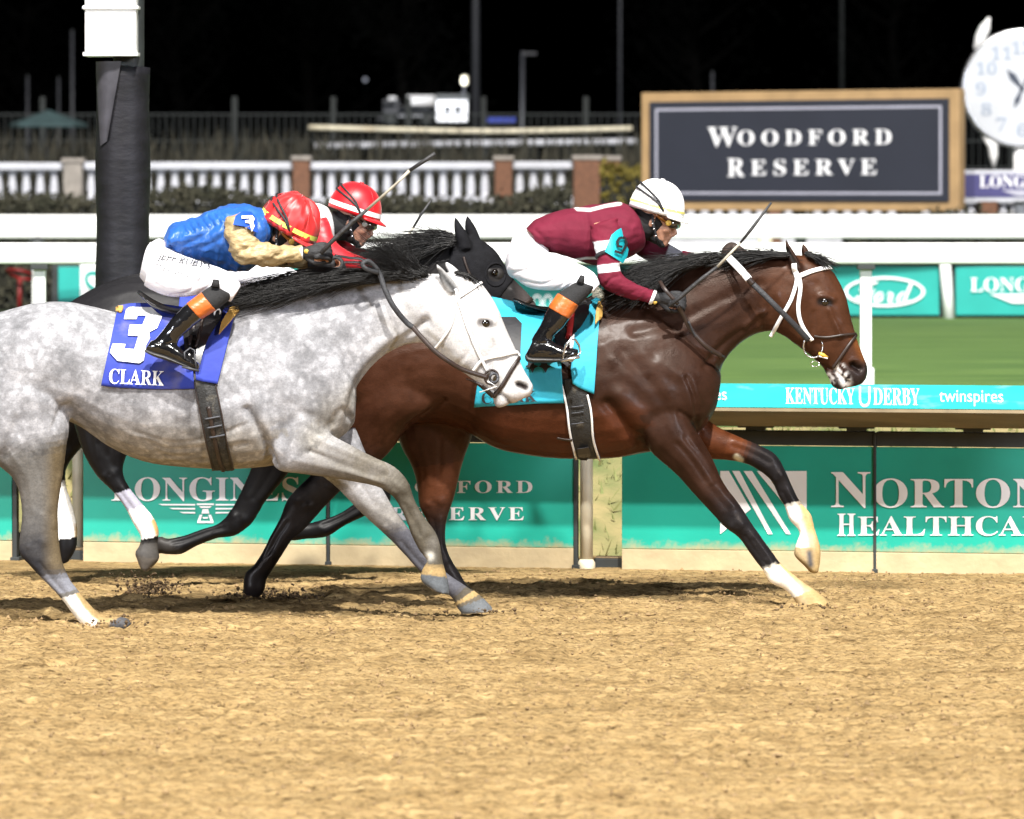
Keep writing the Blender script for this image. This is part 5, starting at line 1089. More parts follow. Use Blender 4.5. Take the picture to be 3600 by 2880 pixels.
# ------------------------------------------------------------------ tack
M['cloth3'] = pm('blue_saddle_cloth', (.02, .042, .34), .75, .12, 5, bump=.25, bscale=14, dirt=((.16, .15, .2), .6, 6))
M['cloth9'] = pm('turquoise_saddle_cloth', (.02, .36, .5), .7, .1, 5, bump=.25, bscale=14)
M['inkw'] = pm('white_print', (.85, .85, .85), .6, .04, 10)
M['inkb'] = pm('black_print', (.02, .02, .024), .6, .2, 20)
M['foam'] = pm('yellow_foam_pad', (.56, .33, .08), .7, .12, 12, bump=.2)
M['saddle'] = pm('black_saddle_leather', (.016, .015, .016), .28, .2, 20, coat=.3)
M['girth'] = pm('black_girth_elastic', (.02, .02, .019), .6, .25, 40, bump=.3, bscale=120, dirt=((.2, .17, .12), .4, 14))
M['orange'] = pm('orange_boot_cuff', (.5, .12, .02), .38, .15, 9, bump=.1)
M['boot'] = pm('patent_black_boot', (.008, .008, .009), .14, .2, 10, coat=.8)
M['sole'] = pm('worn_boot_sole', (.03, .028, .026), .45, .3, 12)
M['sock'] = pm('black_knit', (.013, .013, .014), .85, .2, 60, bump=.3, bscale=150)
M['breech'] = pm('white_breeches', (.78, .78, .82), .6, .03, 6, bump=.1, bscale=20)
M['glove'] = pm('black_glove', (.016, .0165, .019), .7, .2, 40, bump=.3, bscale=100)
M['gold'] = pm('gold_badge', (.7, .45, .08), .4, .2, 60)
M['skin'] = pm('skin', (.5, .26, .17), .5, .12, 18)
M['balac'] = pm('black_balaclava', (.009, .009, .01), .9, .2, 40, bump=.2)
M['gogg'] = pm('amber_goggle_strap', (.3, .11, .02), .3, .15, 12)
M['lens'] = pm('smoked_lens', (.06, .05, .035), .06, .2, 6, coat=1)
M['clear'] = pm('silver_lens', (.4, .42, .36), .12, .2, 10, coat=1)
M['whipw'] = pm('pale_whip_shaft', (.45, .42, .34), .5, .25, 30)
M['whipb'] = pm('black_whip_grip', (.03, .03, .032), .55, .25, 30, bump=.3)
M['eyew'] = pm('eye_white', (.7, .68, .64), .2, .05, 10)
def drape(name, bv, cols, D, m, parent=None, nu=34, nv=26, off=.012, th=.006, wave=.004, far=True):
    """cloth laid over a horse; cols: (top x, top y, bottom x, bottom y) along its length"""
    A, _ = crom(cols, 40); A = A[np.linspace(0, len(A) - 1, nu).round().astype(int)]
    G_ = np.full((nu, nv, 3), np.nan)
    for i in range(nu):
        for j in range(nv):
            t = j / (nv - 1); x = A[i, 2] + (A[i, 0] - A[i, 2]) * t; y = A[i, 3] + (A[i, 1] - A[i, 3]) * t
            h = cast(bv, x, y)
            if h is not None and h[0][1] < D + .02: G_[i, j] = h[0] + h[1] * off * [.3, 1, 1]
    for i in range(nu):
        ok = ~np.isnan(G_[i, :, 0]); js = np.arange(nv)
        if not ok.any(): continue
        for j in js[~ok]:
            g = js[ok][np.argmin(abs(js[ok] - j))]; t = j / (nv - 1)
            x = A[i, 2] + (A[i, 0] - A[i, 2]) * t; y = A[i, 3] + (A[i, 1] - A[i, 3]) * t
            g1 = js[ok].max(); dd = (G_[i, g1, 1] + (D - G_[i, g1, 1]) * ((j - g1) / (nv - 1 - g1)) ** 1.5) if j > g1 else G_[i, g, 1]; G_[i, j] = P(x, y, dd)
    for _ in range(4):
        q = G_.copy(); q[1:-1, 1:-1] = .4 * G_[1:-1, 1:-1] + .15 * (G_[:-2, 1:-1] + G_[2:, 1:-1] + G_[1:-1, :-2] + G_[1:-1, 2:]); G_[..., 1] = q[..., 1]
    w_ = fbm(G_.reshape(-1, 3) * [7, 3, 4] + 3, 3).reshape(nu, nv) - .47
    for j in range(nv): G_[:, j, 1] -= np.abs(w_[:, j]) * wave * 2.2 * (1 - j / nv)
    rows = [G_[:, j] for j in range(nv)]
    if far:
        top = rows[-1]; mid = top.copy(); mid[:, 1] = D; mid[:, 2] += .006; rows.append(mid)
        for j in range(nv - 1, -1, -2): r = rows[j].copy(); r[:, 1] = 2 * D - r[:, 1]; rows.append(r)
    nr = len(rows); V = np.concatenate(rows); Fc = [(j * nu + i, j * nu + i + 1, (j + 1) * nu + i + 1, (j + 1) * nu + i) for j in range(nr - 1) for i in range(nu - 1)]
    o = link(name, mesh(name, V, Fc), m, parent); md = o.modifiers.new('thickness', 'SOLIDIFY'); md.thickness = th; md.offset = 0
    return o, BVHTree.FromPolygons([Vector(v) for v in V], Fc)
def patch(name, bv, pts, D, m, parent=None, off=.006, th=.004, cell=16, fit=False):
    """flat leather or cloth piece lying on what is under it (photo-pixel outline)"""
    o = decal(name, bv, [pts], m, parent, off, cell, fit)
    md = o.modifiers.new('thickness', 'SOLIDIFY'); md.thickness = th; md.offset = 0; return o

# grey: number cloth, saddle, girth
c3 = root('saddle_cloth', (P(560, 1100, 26.9)), 'blue saddle cloth with white 3 on the grey', 'saddle cloth', 'saddle cloths'); c3.location = (0, 26.9, 1.5)
o, c3b = drape('cloth', gb, [(416, 1080, 356, 1355), (470, 1072, 440, 1364), (560, 1074, 560, 1370), (660, 1088, 684, 1368)], 26.9, M['cloth3'])
T = lambda L_: [(x / 2.875, 1000 + y / 2.875) for x, y in L_]
three = T([(1252, 362), (1268, 262), (1310, 238), (1530, 240), (1640, 335), (1590, 452), (1510, 490), (1518, 550), (1480, 620), (1455, 770), (1410, 800), (1190, 775), (1112, 690), (1140, 605), (1270, 610), (1258, 655), (1360, 660), (1400, 530), (1295, 525), (1310, 420), (1440, 420), (1480, 325), (1390, 325), (1380, 362)])
adopt(c3, o, decal('number', c3b, [three], M['inkw'], None, .007), text_drape('lettering', serif('CLARK'), 385, 578, 1301, 1353, c3b, M['inkw'], None, rot=.045, off=.007))
o2, c3c = drape('front_flap', [gb], [(672, 1100, 690, 1338), (750, 1085, 722, 1345), (838, 1066, 765, 1352)], 26.9, M['cloth3'], None, 22, 26, .02)
adopt(c3, o2)
sd = root('saddle', (0, 26.9, 1.6), 'small black racing saddle with yellow pad on the grey', 'saddle', 'racing saddles')
SB = Body(26.9)
SB.loft('seat', [(486, 1020, 484, 1030, .09), (502, 1030, 500, 1046, .12), (540, 1054, 535, 1078, .13), (590, 1076, 588, 1102, .13), (650, 1084, 650, 1116, .13), (720, 1070, 725, 1112, .14), (780, 1052, 790, 1100, .12), (812, 1050, 818, 1086, .08)], n=20)
adopt(sd, SB.build('seat', .007, 3, M['saddle']))
adopt(sd, patch('flap', [gb, c3b, c3c], [(640, 1105), (790, 1090), (775, 1130), (735, 1190), (715, 1240), (700, 1300), (660, 1290), (650, 1240), (645, 1180)], 26.9, M['saddle'], off=.016))
adopt(sd, patch('pad', [gb, c3c], [(836, 1078), (843, 1098), (808, 1138), (770, 1180), (780, 1140), (812, 1090)], 26.9, M['foam'], off=.014, th=.012), patch('pad', [gb, c3b], [(410, 1081), (434, 1083), (428, 1102), (408, 1103)], 26.9, M['foam'], off=.012, th=.01))
adopt(sd, strap('stirrup_leather', [gb, c3b, c3c], [(690, 1130), (676, 1180), (664, 1225)], 14, M['leather'], th=.006, off=.03), strap('stirrup_leather', [gb, c3b, c3c], [(716, 1135), (700, 1190), (686, 1232)], 10, M['leather'], th=.006, off=.034))
for dv, rr in ((-.02, .003), (.0, .0022)):
    c = cast([gb, c3b, c3c], 766, 1100); c = c[0] + [0, -.03, 0]; V, Fc = [], []
    tube_lists(V, Fc, [c + [.014 * math.cos(t) + .004 * math.sin(t), dv, .019 * math.sin(t)] for t in np.linspace(0, 2 * math.pi, 21)], .0045, 8); adopt(sd, link('ring', mesh('ring', V, Fc), M['inkw'])); break
gi = strap('girth', gb, [(718, 1330), (738, 1440), (762, 1560), (785, 1648)], 76, M['girth'], th=.008, off=.002, sub=10)
gi2 = strap('girth', gb, [(733, 1430), (752, 1530), (768, 1600), (786, 1650)], 15, M['leather'], th=.006, off=.011, sub=8)
adopt(sd, gi, gi2, *[strap('girth_edge', gb, l, 5, M['leather'], th=.004, off=.01) for l in ([(683, 1345), (704, 1450), (728, 1560), (748, 1646)], [(756, 1350), (776, 1440), (798, 1560), (822, 1650)])])
for y in (1467, 1498, 1530):
    x = 745 + (y - 1467) * .25; adopt(sd, strap('buckle', gb, [(x - 24, y + 4), (x, y), (x + 28, y - 5)], 7, M['pole'], th=.006, off=.014, sub=3))
# bay
c9 = root('saddle_cloth', (0, 27.9, 1.5), 'bright turquoise saddle cloth with black lettering on the bay', 'saddle cloth', 'saddle cloths')
o, c9b = drape('cloth', bb, [(1722, 1048, 1667, 1428), (1790, 1062, 1760, 1424), (1880, 1090, 1870, 1418), (1960, 1100, 1982, 1416)], 27.9, M['cloth9'])
o2, c9c = drape('front_flap', bb, [(1985, 1100, 2012, 1350), (2050, 1085, 2050, 1370), (2112, 1050, 2088, 1386)], 27.9, M['cloth9'], None, 22, 26, .02)
nine = [(1700, 1118), (1812, 1118), (1832, 1140), (1828, 1260), (1806, 1300), (1690, 1300), (1690, 1270), (1780, 1270), (1790, 1230), (1700, 1228), (1680, 1200), (1682, 1140)]
nine_hole = [(1722, 1148), (1722, 1200), (1788, 1200), (1790, 1148)]
adopt(c9, o, o2, decal('number', c9b, [[(1700, 1118), (1812, 1118), (1834, 1140), (1828, 1262), (1806, 1300), (1756, 1286), (1764, 1232), (1770, 1150), (1722, 1148), (1722, 1202), (1760, 1204), (1760, 1232), (1700, 1230), (1682, 1204), (1684, 1138)]], M['inkb'], None, .007),
      text_drape('lettering', serif('CLARK'), 1694, 1886, 1376, 1416, c9b, M['inkb'], None, rot=-.04, off=.007))
for x in (1868, 1914):
    adopt(c9, decal('emblem', c9b, [[(x - 12, 1270), (x + 10, 1270), (x + 10, 1284), (x + 26, 1288), (x + 12, 1296), (x + 4, 1312), (x - 6, 1296), (x - 22, 1289), (x - 12, 1284)]], M['inkb'], None, .007))
sd9 = root('saddle', (0, 27.9, 1.6), 'small black racing saddle with white pommel cover on the bay', 'saddle', 'racing saddles')
SB = Body(27.9)
SB.loft('seat', [(1801, 1048, 1802, 1054, .1), (1820, 1052, 1818, 1064, .125), (1860, 1068, 1858, 1082, .13), (1910, 1078, 1910, 1096, .13), (1960, 1076, 1970, 1110, .13), (2040, 1058, 2050, 1110, .13), (2090, 1040, 2105, 1090, .1), (2112, 1046, 2118, 1072, .06)], n=20)
adopt(sd9, SB.build('seat', .007, 3, M['saddle']))
adopt(sd9, patch('flap', [bb, c9b, c9c], [(1950, 1100), (2078, 1060), (2070, 1110), (2045, 1150), (2018, 1180), (2005, 1300), (1965, 1270), (1950, 1200)], 27.9, M['saddle'], off=.016))
SB = Body(27.9); SB.loft('roll', [(2085, 1000, 2080, 1060, .04), (2110, 1010, 2100, 1066, .1), (2126, 1030, 2116, 1068, .1), (2130, 1050, 2122, 1072, .04)], n=16); adopt(sd9, SB.build('pommel_cover', .008, 3, pm('cream_pommel_cover', (.72, .7, .58), .6, .1, 10)))
adopt(sd9, patch('pad', [bb, c9c], [(2108, 1066), (2118, 1090), (2114, 1120), (2092, 1146), (2096, 1100)], 27.9, M['foam'], off=.016, th=.012))
adopt(sd9, strap('stirrup_leather', [bb, c9b, c9c], [(2012, 1118), (2004, 1160), (1995, 1200)], 22, pm('red_stirrup_leather', (.45, .02, .02), .5, .15, 20), th=.007, off=.03, D=27.9))
adopt(sd9, strap('girth', bb, [(2018, 1330), (2034, 1430), (2046, 1520), (2056, 1606)], 80, M['girth'], th=.008, off=.002, sub=10, D=27.9), *[strap('girth_edge', bb, l, 8, M['strapw'], th=.005, off=.009, D=27.9) for l in ([(1972, 1345), (1992, 1430), (2004, 1520), (2026, 1608)], [(2064, 1388), (2078, 1450), (2086, 1540), (2108, 1612)])])
for y in (1426, 1448, 1484):
    adopt(sd9, strap('buckle', bb, [(2008, y + 2), (2030, y), (2052, y - 4)], 3, M['pole'], th=.004, off=.014, sub=3, D=27.9))
adopt(sd9, strap('girth_tab', bb, [(1958, 1532), (1985, 1538), (2012, 1540)], 10, M['leather'], th=.004, off=.016, sub=3, D=27.9), patch('girth_end', bb, [(2030, 1568), (2070, 1562), (2078, 1590), (2062, 1606), (2036, 1604)], 27.9, M['saddle'], off=.018))
# black: plain dark cloth and saddle mostly hidden
ck_ = root('saddle_cloth', (0, 29., 1.5), 'dark saddle cloth on the black horse, hidden by the grey', 'saddle cloth', 'saddle cloths')
o, kcb = drape('cloth', kb, [(640, 985, 610, 1240), (760, 995, 750, 1255), (880, 980, 900, 1240)], 29., M['cloth3'], None, 16, 14); adopt(ck_, o)
sdk = root('saddle', (0, 29., 1.6), 'black racing saddle under the far rider in white breeches', 'saddle', 'racing saddles')
SB = Body(29.); SB.loft('seat', [(690, 965, 690, 985, .1), (760, 985, 760, 1010, .13), (860, 978, 870, 1005, .12), (920, 960, 925, 985, .07)], n=16); adopt(sdk, SB.build('seat', .01, 3, M['saddle']), patch('flap', [kb, kcb], [(780, 1000), (890, 990), (870, 1100), (800, 1120)], 29., M['saddle'], off=.016))

# bridles
bg_ = root('bridle', (0, 26.85, 1.5), 'white bridle with dark reins on the dapple grey', 'bridle', 'bridles')
st = lambda nm, px_, wd, mt='strapw', **k: strap(nm, gb, px_, wd, M[mt], D=26.9, **k)
adopt(bg_, st('browband', [(1612, 1046), (1650, 1022), (1692, 994)], 11), st('cheekpiece', [(1600, 1015), (1615, 1062), (1640, 1140), (1668, 1210), (1694, 1266), (1716, 1306)], 11), st('throatlatch', [(1606, 1040), (1600, 1085), (1582, 1150), (1552, 1198), (1528, 1226)], 9), st('noseband', [(1664, 1304), (1684, 1276), (1704, 1262), (1760, 1250), (1812, 1240), (1826, 1252)], 12),
      st('figure_eight_strap', [(1826, 1256), (1800, 1296), (1768, 1352), (1738, 1394)], 15, 'leather'), st('chin_strap', [(1640, 1330), (1690, 1352), (1736, 1392)], 22, 'leather'))
c = cast(gb, 1728, 1326)[0] + [0, -.012, 0]
def ringm(nm, c, rx, rz, r, mt): V, Fc = [], []; tube_lists(V, Fc, [c + [rx * math.cos(t), 0.006 * math.sin(2 * t), rz * math.sin(t)] for t in np.linspace(0, 2 * math.pi, 25)], r, 8); return link(nm, mesh(nm, V, Fc), M[mt])
adopt(bg_, ringm('bit_ring', c, .034, .036, .006, 'leather'), ringm('bit_ring', c + [.012, -.01, -.004], .02, .022, .007, 'pole'), tube('bit_strap', [c + [-.02, -.01, -.02], c + [.03, -.014, -.045], c + [-.06, -.01, -.075]], .0035, M['strapw']))
def freestrap(nm, pts, wd, th, mt, nor=(0, -1, .2)):
    R, _ = crom(pts, 6); V, Fc = [], []; ribbon_lists(V, Fc, R, [np.array(nor, float)] * len(R), wd, th)
    me = mesh(nm, V, Fc); bm = bmesh.new(); bm.from_mesh(me); bmesh.ops.recalc_face_normals(bm, faces=bm.faces); bm.to_mesh(me); bm.free(); return link(nm, me, M[mt])
Q = lambda L_: [P(*q) for q in L_]
adopt(bg_, freestrap('rein', Q([(1716, 1328, 26.78), (1629, 1300, 26.74), (1577, 1270, 26.7), (1530, 1236, 26.69), (1482, 1186, 26.7), (1448, 1147, 26.71)]), .024, .006, 'leather'), freestrap('rein', Q([(1450, 1150, 26.71), (1425, 1130, 26.71), (1383, 1077, 26.69), (1354, 1019, 26.7), (1336, 968, 26.72), (1318, 938, 26.72)]), .027, .007, 'rubber'),
      freestrap('rein', Q([(1330, 958, 26.7), (1292, 948, 26.66), (1274, 930, 26.66), (1296, 918, 26.68), (1330, 950, 26.7)]), .022, .007, 'rubber'), freestrap('rein', Q([(1318, 940, 26.72), (1272, 914, 26.72), (1225, 908, 26.7), (1180, 900, 26.66)]), .022, .006, 'rubber', (0, -.4, 1)), freestrap('rein', Q([(1320, 935, 27.0), (1260, 925, 27.05), (1180, 925, 27.02)]), .02, .006, 'rubber', (0, -.4, 1)))
bbg = root('bridle', (0, 27.85, 1.5), 'white bridle with figure-eight noseband on the bay', 'bridle', 'bridles')
st = lambda nm, px_, wd, mt='strapw', **k: strap(nm, bb, px_, wd, M[mt], D=27.9, **k)
adopt(bbg, st('browband', [(2808, 972), (2850, 956), (2890, 946), (2924, 942)], 17), st('crownpiece', [(2790, 928), (2795, 950), (2806, 985)], 20), st('cheekpiece', [(2806, 965), (2814, 1010), (2806, 1080), (2814, 1130), (2836, 1172), (2856, 1196)], 15), st('throatlatch', [(2802, 975), (2796, 1010), (2778, 1060), (2750, 1110), (2728, 1150), (2708, 1184)], 14),
      st('noseband', [(2862, 1182), (2910, 1186), (2960, 1178), (3008, 1174)], 9, 'leather'), st('figure_eight_strap', [(3010, 1176), (2985, 1210), (2955, 1255), (2930, 1292)], 11, 'leather'))
c = cast(bb, 2858, 1218)[0] + [0, -.012, 0]
adopt(bbg, ringm('bit_ring', c, .05, .058, .0042, 'steel'), tube('bit_guard', [c + [.028, -.01, -.035], c + [.05, -.006, -.045], c + [.075, .004, -.058]], [.008, .012, .007], M['tape']), tube('bit_strap', [c + [.03, -.01, -.05], c + [.075, -.004, -.062]], .004, M['strapw']), ringm('curb_ring', c + [.01, 0, -.09], .022, .014, .002, 'steel'))
adopt(bbg, freestrap('rein', Q([(2842, 1196, 27.78), (2790, 1140, 27.73), (2735, 1085, 27.7), (2690, 1040, 27.7), (2642, 994, 27.72)]), .03, .007, 'rubber'), freestrap('rein_grip', Q([(2646, 998, 27.715), (2630, 980, 27.71)]), .034, .009, 'leather'), freestrap('rein', Q([(2634, 984, 27.712), (2600, 945, 27.74), (2562, 906, 27.8)]), .04, .007, 'strapw'),
      freestrap('rein', Q([(2566, 912, 27.8), (2552, 888, 27.86), (2572, 868, 27.9), (2610, 890, 27.86), (2640, 912, 27.82)]), .05, .01, 'leather'), freestrap('rein', Q([(2384, 1076, 27.62), (2402, 1108, 27.65), (2430, 1160, 27.68), (2480, 1215, 27.7), (2536, 1252, 27.76)]), .024, .006, 'leather'), freestrap('rein', Q([(2384, 1070, 27.62), (2340, 1020, 27.62), (2320, 990, 27.68)]), .02, .006, 'leather'), freestrap('yoke', Q([(2420, 1130, 27.66), (2450, 1190, 27.69), (2500, 1236, 27.72), (2545, 1255, 27.8)]), .012, .006, 'rubber'))
bk = root('bridle', (0, 29, 1.6), 'dark bridle on the hooded black horse', 'bridle', 'bridles')
adopt(bk, strap('noseband', kb, [(1818, 1085), (1840, 1070), (1868, 1052)], 15, M['leather'], D=29), strap('cheekpiece', [kb, hb], [(1630, 905), (1650, 960), (1690, 1020), (1760, 1090), (1800, 1120)], 8, M['leather'], D=29, th=.006))

# ------------------------------------------------------------------ riders
def pupil(): pass
def frame(pitch, yaw):
    """head axes: x forward, y far side, z up"""
    p, y = math.radians(pitch), math.radians(yaw)
    f = np.array([math.cos(p) * math.cos(y), math.sin(y), math.sin(p) * math.cos(y)]); l = np.array([-math.sin(y), math.cos(y), 0.]); u = np.cross(f, l)
    return np.stack([f, l, u], 1)
def head(Bd, c, R):
    g = lambda x, y, z: c + R @ np.array([x, y, z])
    Bd.blob('skull', g(-.005, 0, .03), (.098, .075, .1), R); Bd.blob('face', g(.035, 0, -.045), (.06, .06, .075), R); Bd.blob('jaw', g(.035, 0, -.085), (.055, .05, .04), R); Bd.blob('chin', g(.078, 0, -.108), (.022, .024, .02), R)
    for s_ in (-1, 1):
        Bd.blob('cheek', g(.06, s_ * .04, -.035), (.034, .026, .026), R); Bd.blob('ear', g(-.012, s_ * .077, -.02), (.022, .01, .034), R); Bd.blob('brow', g(.08, s_ * .03, .012), (.02, .03, .014), R)
    Bd.chain('nose', [g(.088, 0, .005), g(.104, 0, -.025), g(.118, 0, -.05)], (.01, .013, .014)); Bd.blob('nostrils', g(.1, 0, -.056), (.018, .02, .011), R)
    Bd.blob('lips', g(.09, 0, -.078), (.016, .026, .008), R); Bd.blob('lips', g(.086, 0, -.093), (.015, .022, .008), R)
def hand_into(Bd, wrist, R, s_):
    """loosely closed fist: local x = forearm direction, z = back of the hand, y*s_ = little-finger side"""
    g = lambda x, y, z: wrist + R @ np.array([x, y * s_, z])
    Bd.chain('palm', [g(-.03, 0, 0), g(.0, 0, 0), g(.045, 0, .002), g(.082, 0, .0)], (.026, .028, .036, .03), 12)
    for y, l in ((-.034, .95), (-.012, 1.05), (.011, 1.), (.033, .85)):
        Bd.chain('finger', [g(.05, y * .9, .012), g(.09, y, .014), g(.09 + .03 * l, y, -.008), g(.088 + .026 * l, y * .95, -.038), g(.07, y * .9, -.048)], (.0125, .0125, .0115, .0105, .0095), 8)
    Bd.chain('thumb', [g(.01, -.022, -.006), g(.045, -.046, -.016), g(.075, -.042, -.03), g(.098, -.026, -.04)], (.0135, .013, .0115, .0095), 8)
def axes(x, z):
    x = np.array(x, float); x /= np.linalg.norm(x); z = np.array(z, float); z = z - x * (x @ z); z /= np.linalg.norm(z); return np.stack([x, np.cross(z, x), z], 1)
def shell(name, D, parts, m, parent, vox=.0065, it=5, wr=None, n=18):
    Bd = Body(D)
    for nm, secs, k in parts: Bd.loft(nm, secs, n=n, **k)
    o = Bd.build(name, vox, it, m, parent)
    if wr:
        for amp, fr, sd_ in wr: Bd.wrinkle(amp, fr, 1.0, sd_)
        Bd.flush()
    return Bd, o
def helmet(c, R, m, parent, L_=.15, W_=.125, Ht=.165, peak=.05, band=None, top='helmet', wr=0., bandtxt=None, seams=True):
    """skull cap with covered peak; c is the middle of the rim plane"""
    V, Fc = [], []; nu, nv = 48, 18
    def pt(a, ph, sc=1.):
        q = np.array([math.cos(a) * L_ * (1.0 if math.cos(a) > 0 else .97), math.sin(a) * W_, 0]) * math.cos(ph) ** .8 + np.array([-.008 * math.sin(ph), 0, Ht * math.sin(ph) ** .95])
        return q * sc
    for j in range(nv):
        for i in range(nu): V.append(c + R @ pt(2 * math.pi * i / nu, math.pi / 2 * j / (nv - 1) * .985))
    for j in range(nv - 1):
        for i in range(nu): Fc.append((j * nu + i, j * nu + (i + 1) % nu, (j + 1) * nu + (i + 1) % nu, (j + 1) * nu + i))
    Fc.append([(nv - 1) * nu + i for i in range(nu)])
    b0 = len(V)   # rim return and underside
    for i in range(nu): V.append(c + R @ (pt(2 * math.pi * i / nu, 0) * [.86, .86, 1] + [0, 0, .012]))
    for i in range(nu): Fc.append((i, b0 + i, b0 + (i + 1) % nu, (i + 1) % nu))
    V = np.array(V)
    if wr:
        loc = (V - c) @ R; a = np.arctan2(loc[:, 1], loc[:, 0]); n_ = fbm(np.stack([a * 7, loc[:, 2] * 12, 0 * a], 1) + 9, 3) - .47
        V += (loc / (np.linalg.norm(loc, axis=1)[:, None] + 1e-6)) @ R.T * (n_ * wr)[:, None]
    o = link(top, mesh(top, V, Fc), m, parent)
    pv, pf = [], []; na = 20     # peak
    for i in range(na):
        a = math.radians(-62 + 124 * i / (na - 1)); e = math.cos(a) ** .7 if math.cos(a) > 0 else 0
        base = pt(a, .02); out = base * [1 + peak / L_ * e, 1 + .02 * e, 1] + [0, 0, -.016 * e]
        for q in (base + [0, 0, .004], out + [0, 0, .004], out + [0, 0, -.003], base * [.93, .93, 1] + [0, 0, -.006]): pv.append(c + R @ q)
    for i in range(na - 1):
        for k in range(4): pf.append((i * 4 + k, i * 4 + (k + 1) % 4, (i + 1) * 4 + (k + 1) % 4, (i + 1) * 4 + k))
    pf += [(0, 1, 2, 3), tuple((na - 1) * 4 + k for k in (3, 2, 1, 0))]
    me = mesh('peak', pv, pf); bm = bmesh.new(); bm.from_mesh(me); bmesh.ops.recalc_face_normals(bm, faces=bm.faces); bm.to_mesh(me); bm.free(); link('peak', me, m, o)
    def bandm(ph0, ph1, mt, nm='band', lift=1.012):
        bv_, bf = [], []
        for i in range(nu):
            for ph in (ph0, ph1): bv_.append(c + R @ (pt(2 * math.pi * i / nu, ph) * lift))
        for i in range(nu): bf.append((2 * i, 2 * ((i + 1) % nu), 2 * ((i + 1) % nu) + 1, 2 * i + 1))
        return link(nm, mesh(nm, bv_, bf), mt, o)
    if band: bandm(band[0], band[1], band[2])
    # elastic goggle straps round the back of the cap
    for k, (z0, z1, dx) in enumerate(((.015, .085, 0), (.015, .115, .02))):
        pts = []
        for t in np.linspace(0, 1, 17):
            a = math.radians(-72 - 216 * t); ph = (z0 + (z1 - z0) * math.sin(math.pi * t) ** .6) / Ht * 1.25
            pts.append(c + R @ (pt(a, min(ph, 1.3)) * 1.03))
        tube('goggle_elastic', pts, .0055, M['rubber'], o, 8)
    if seams:
        for k in range(6):
            a = k * math.pi / 3 + .3; tube('seam', [c + R @ (pt(a, ph) * 1.004) for ph in np.linspace(.1, 1.54, 14)], .0016, m, o, 5)
    tube('button', [c + R @ (pt(0, math.pi / 2) + [0, 0, -.004]), c + R @ (pt(0, math.pi / 2) + [0, 0, .008])], .011, m, o, 10)
    return o
def goggles(c, R, parent, mt1, mt2):
    g = lambda x, y, z: c + R @ np.array([x, y, z])
    fr_ = Body(27.); fr_.chain('f', [g(.055, -.07, .0), g(.085, -.052, .002), g(.105, -.02, .002), g(.105, .02, .002), g(.085, .052, .002), g(.055, .07, .0)], (.012, .027, .025, .025, .027, .012), 12)
    o = fr_.build('goggles', .005, 3, mt2, parent)
    for s_ in (-1, 1):
        ln = Body(27.); ln.blob('l', g(.096, s_ * .036, .001), (.014, .03, .022), R @ frame(0, s_ * 28)); ln.build('lens', .004, 2, M['clear'], o)
    lathe('vent', [(.004, -.006), (.014, -.006), (.016, .002), (.010, .006)], g(.07, -.078, .0), M['gold'] if mt1 == M['gogg'] else M['clear'], o, 16, 'y')
    tube('goggle_strap', [g(.06, -.072, 0), g(.02, -.09, .012), g(-.02, -.092, .03)], .009, mt1, o, 8)
    return o
def whip(name, pts, rad, mts, label):
    e = root('riding_whip', tuple(pts[0]), label, 'riding whip', 'riding whips')
    for (a, b2, nm, mt) in mts: adopt(e, tube(nm, pts[a:b2 + 1], rad[a:b2 + 1], M[mt], None, 10))
    return e
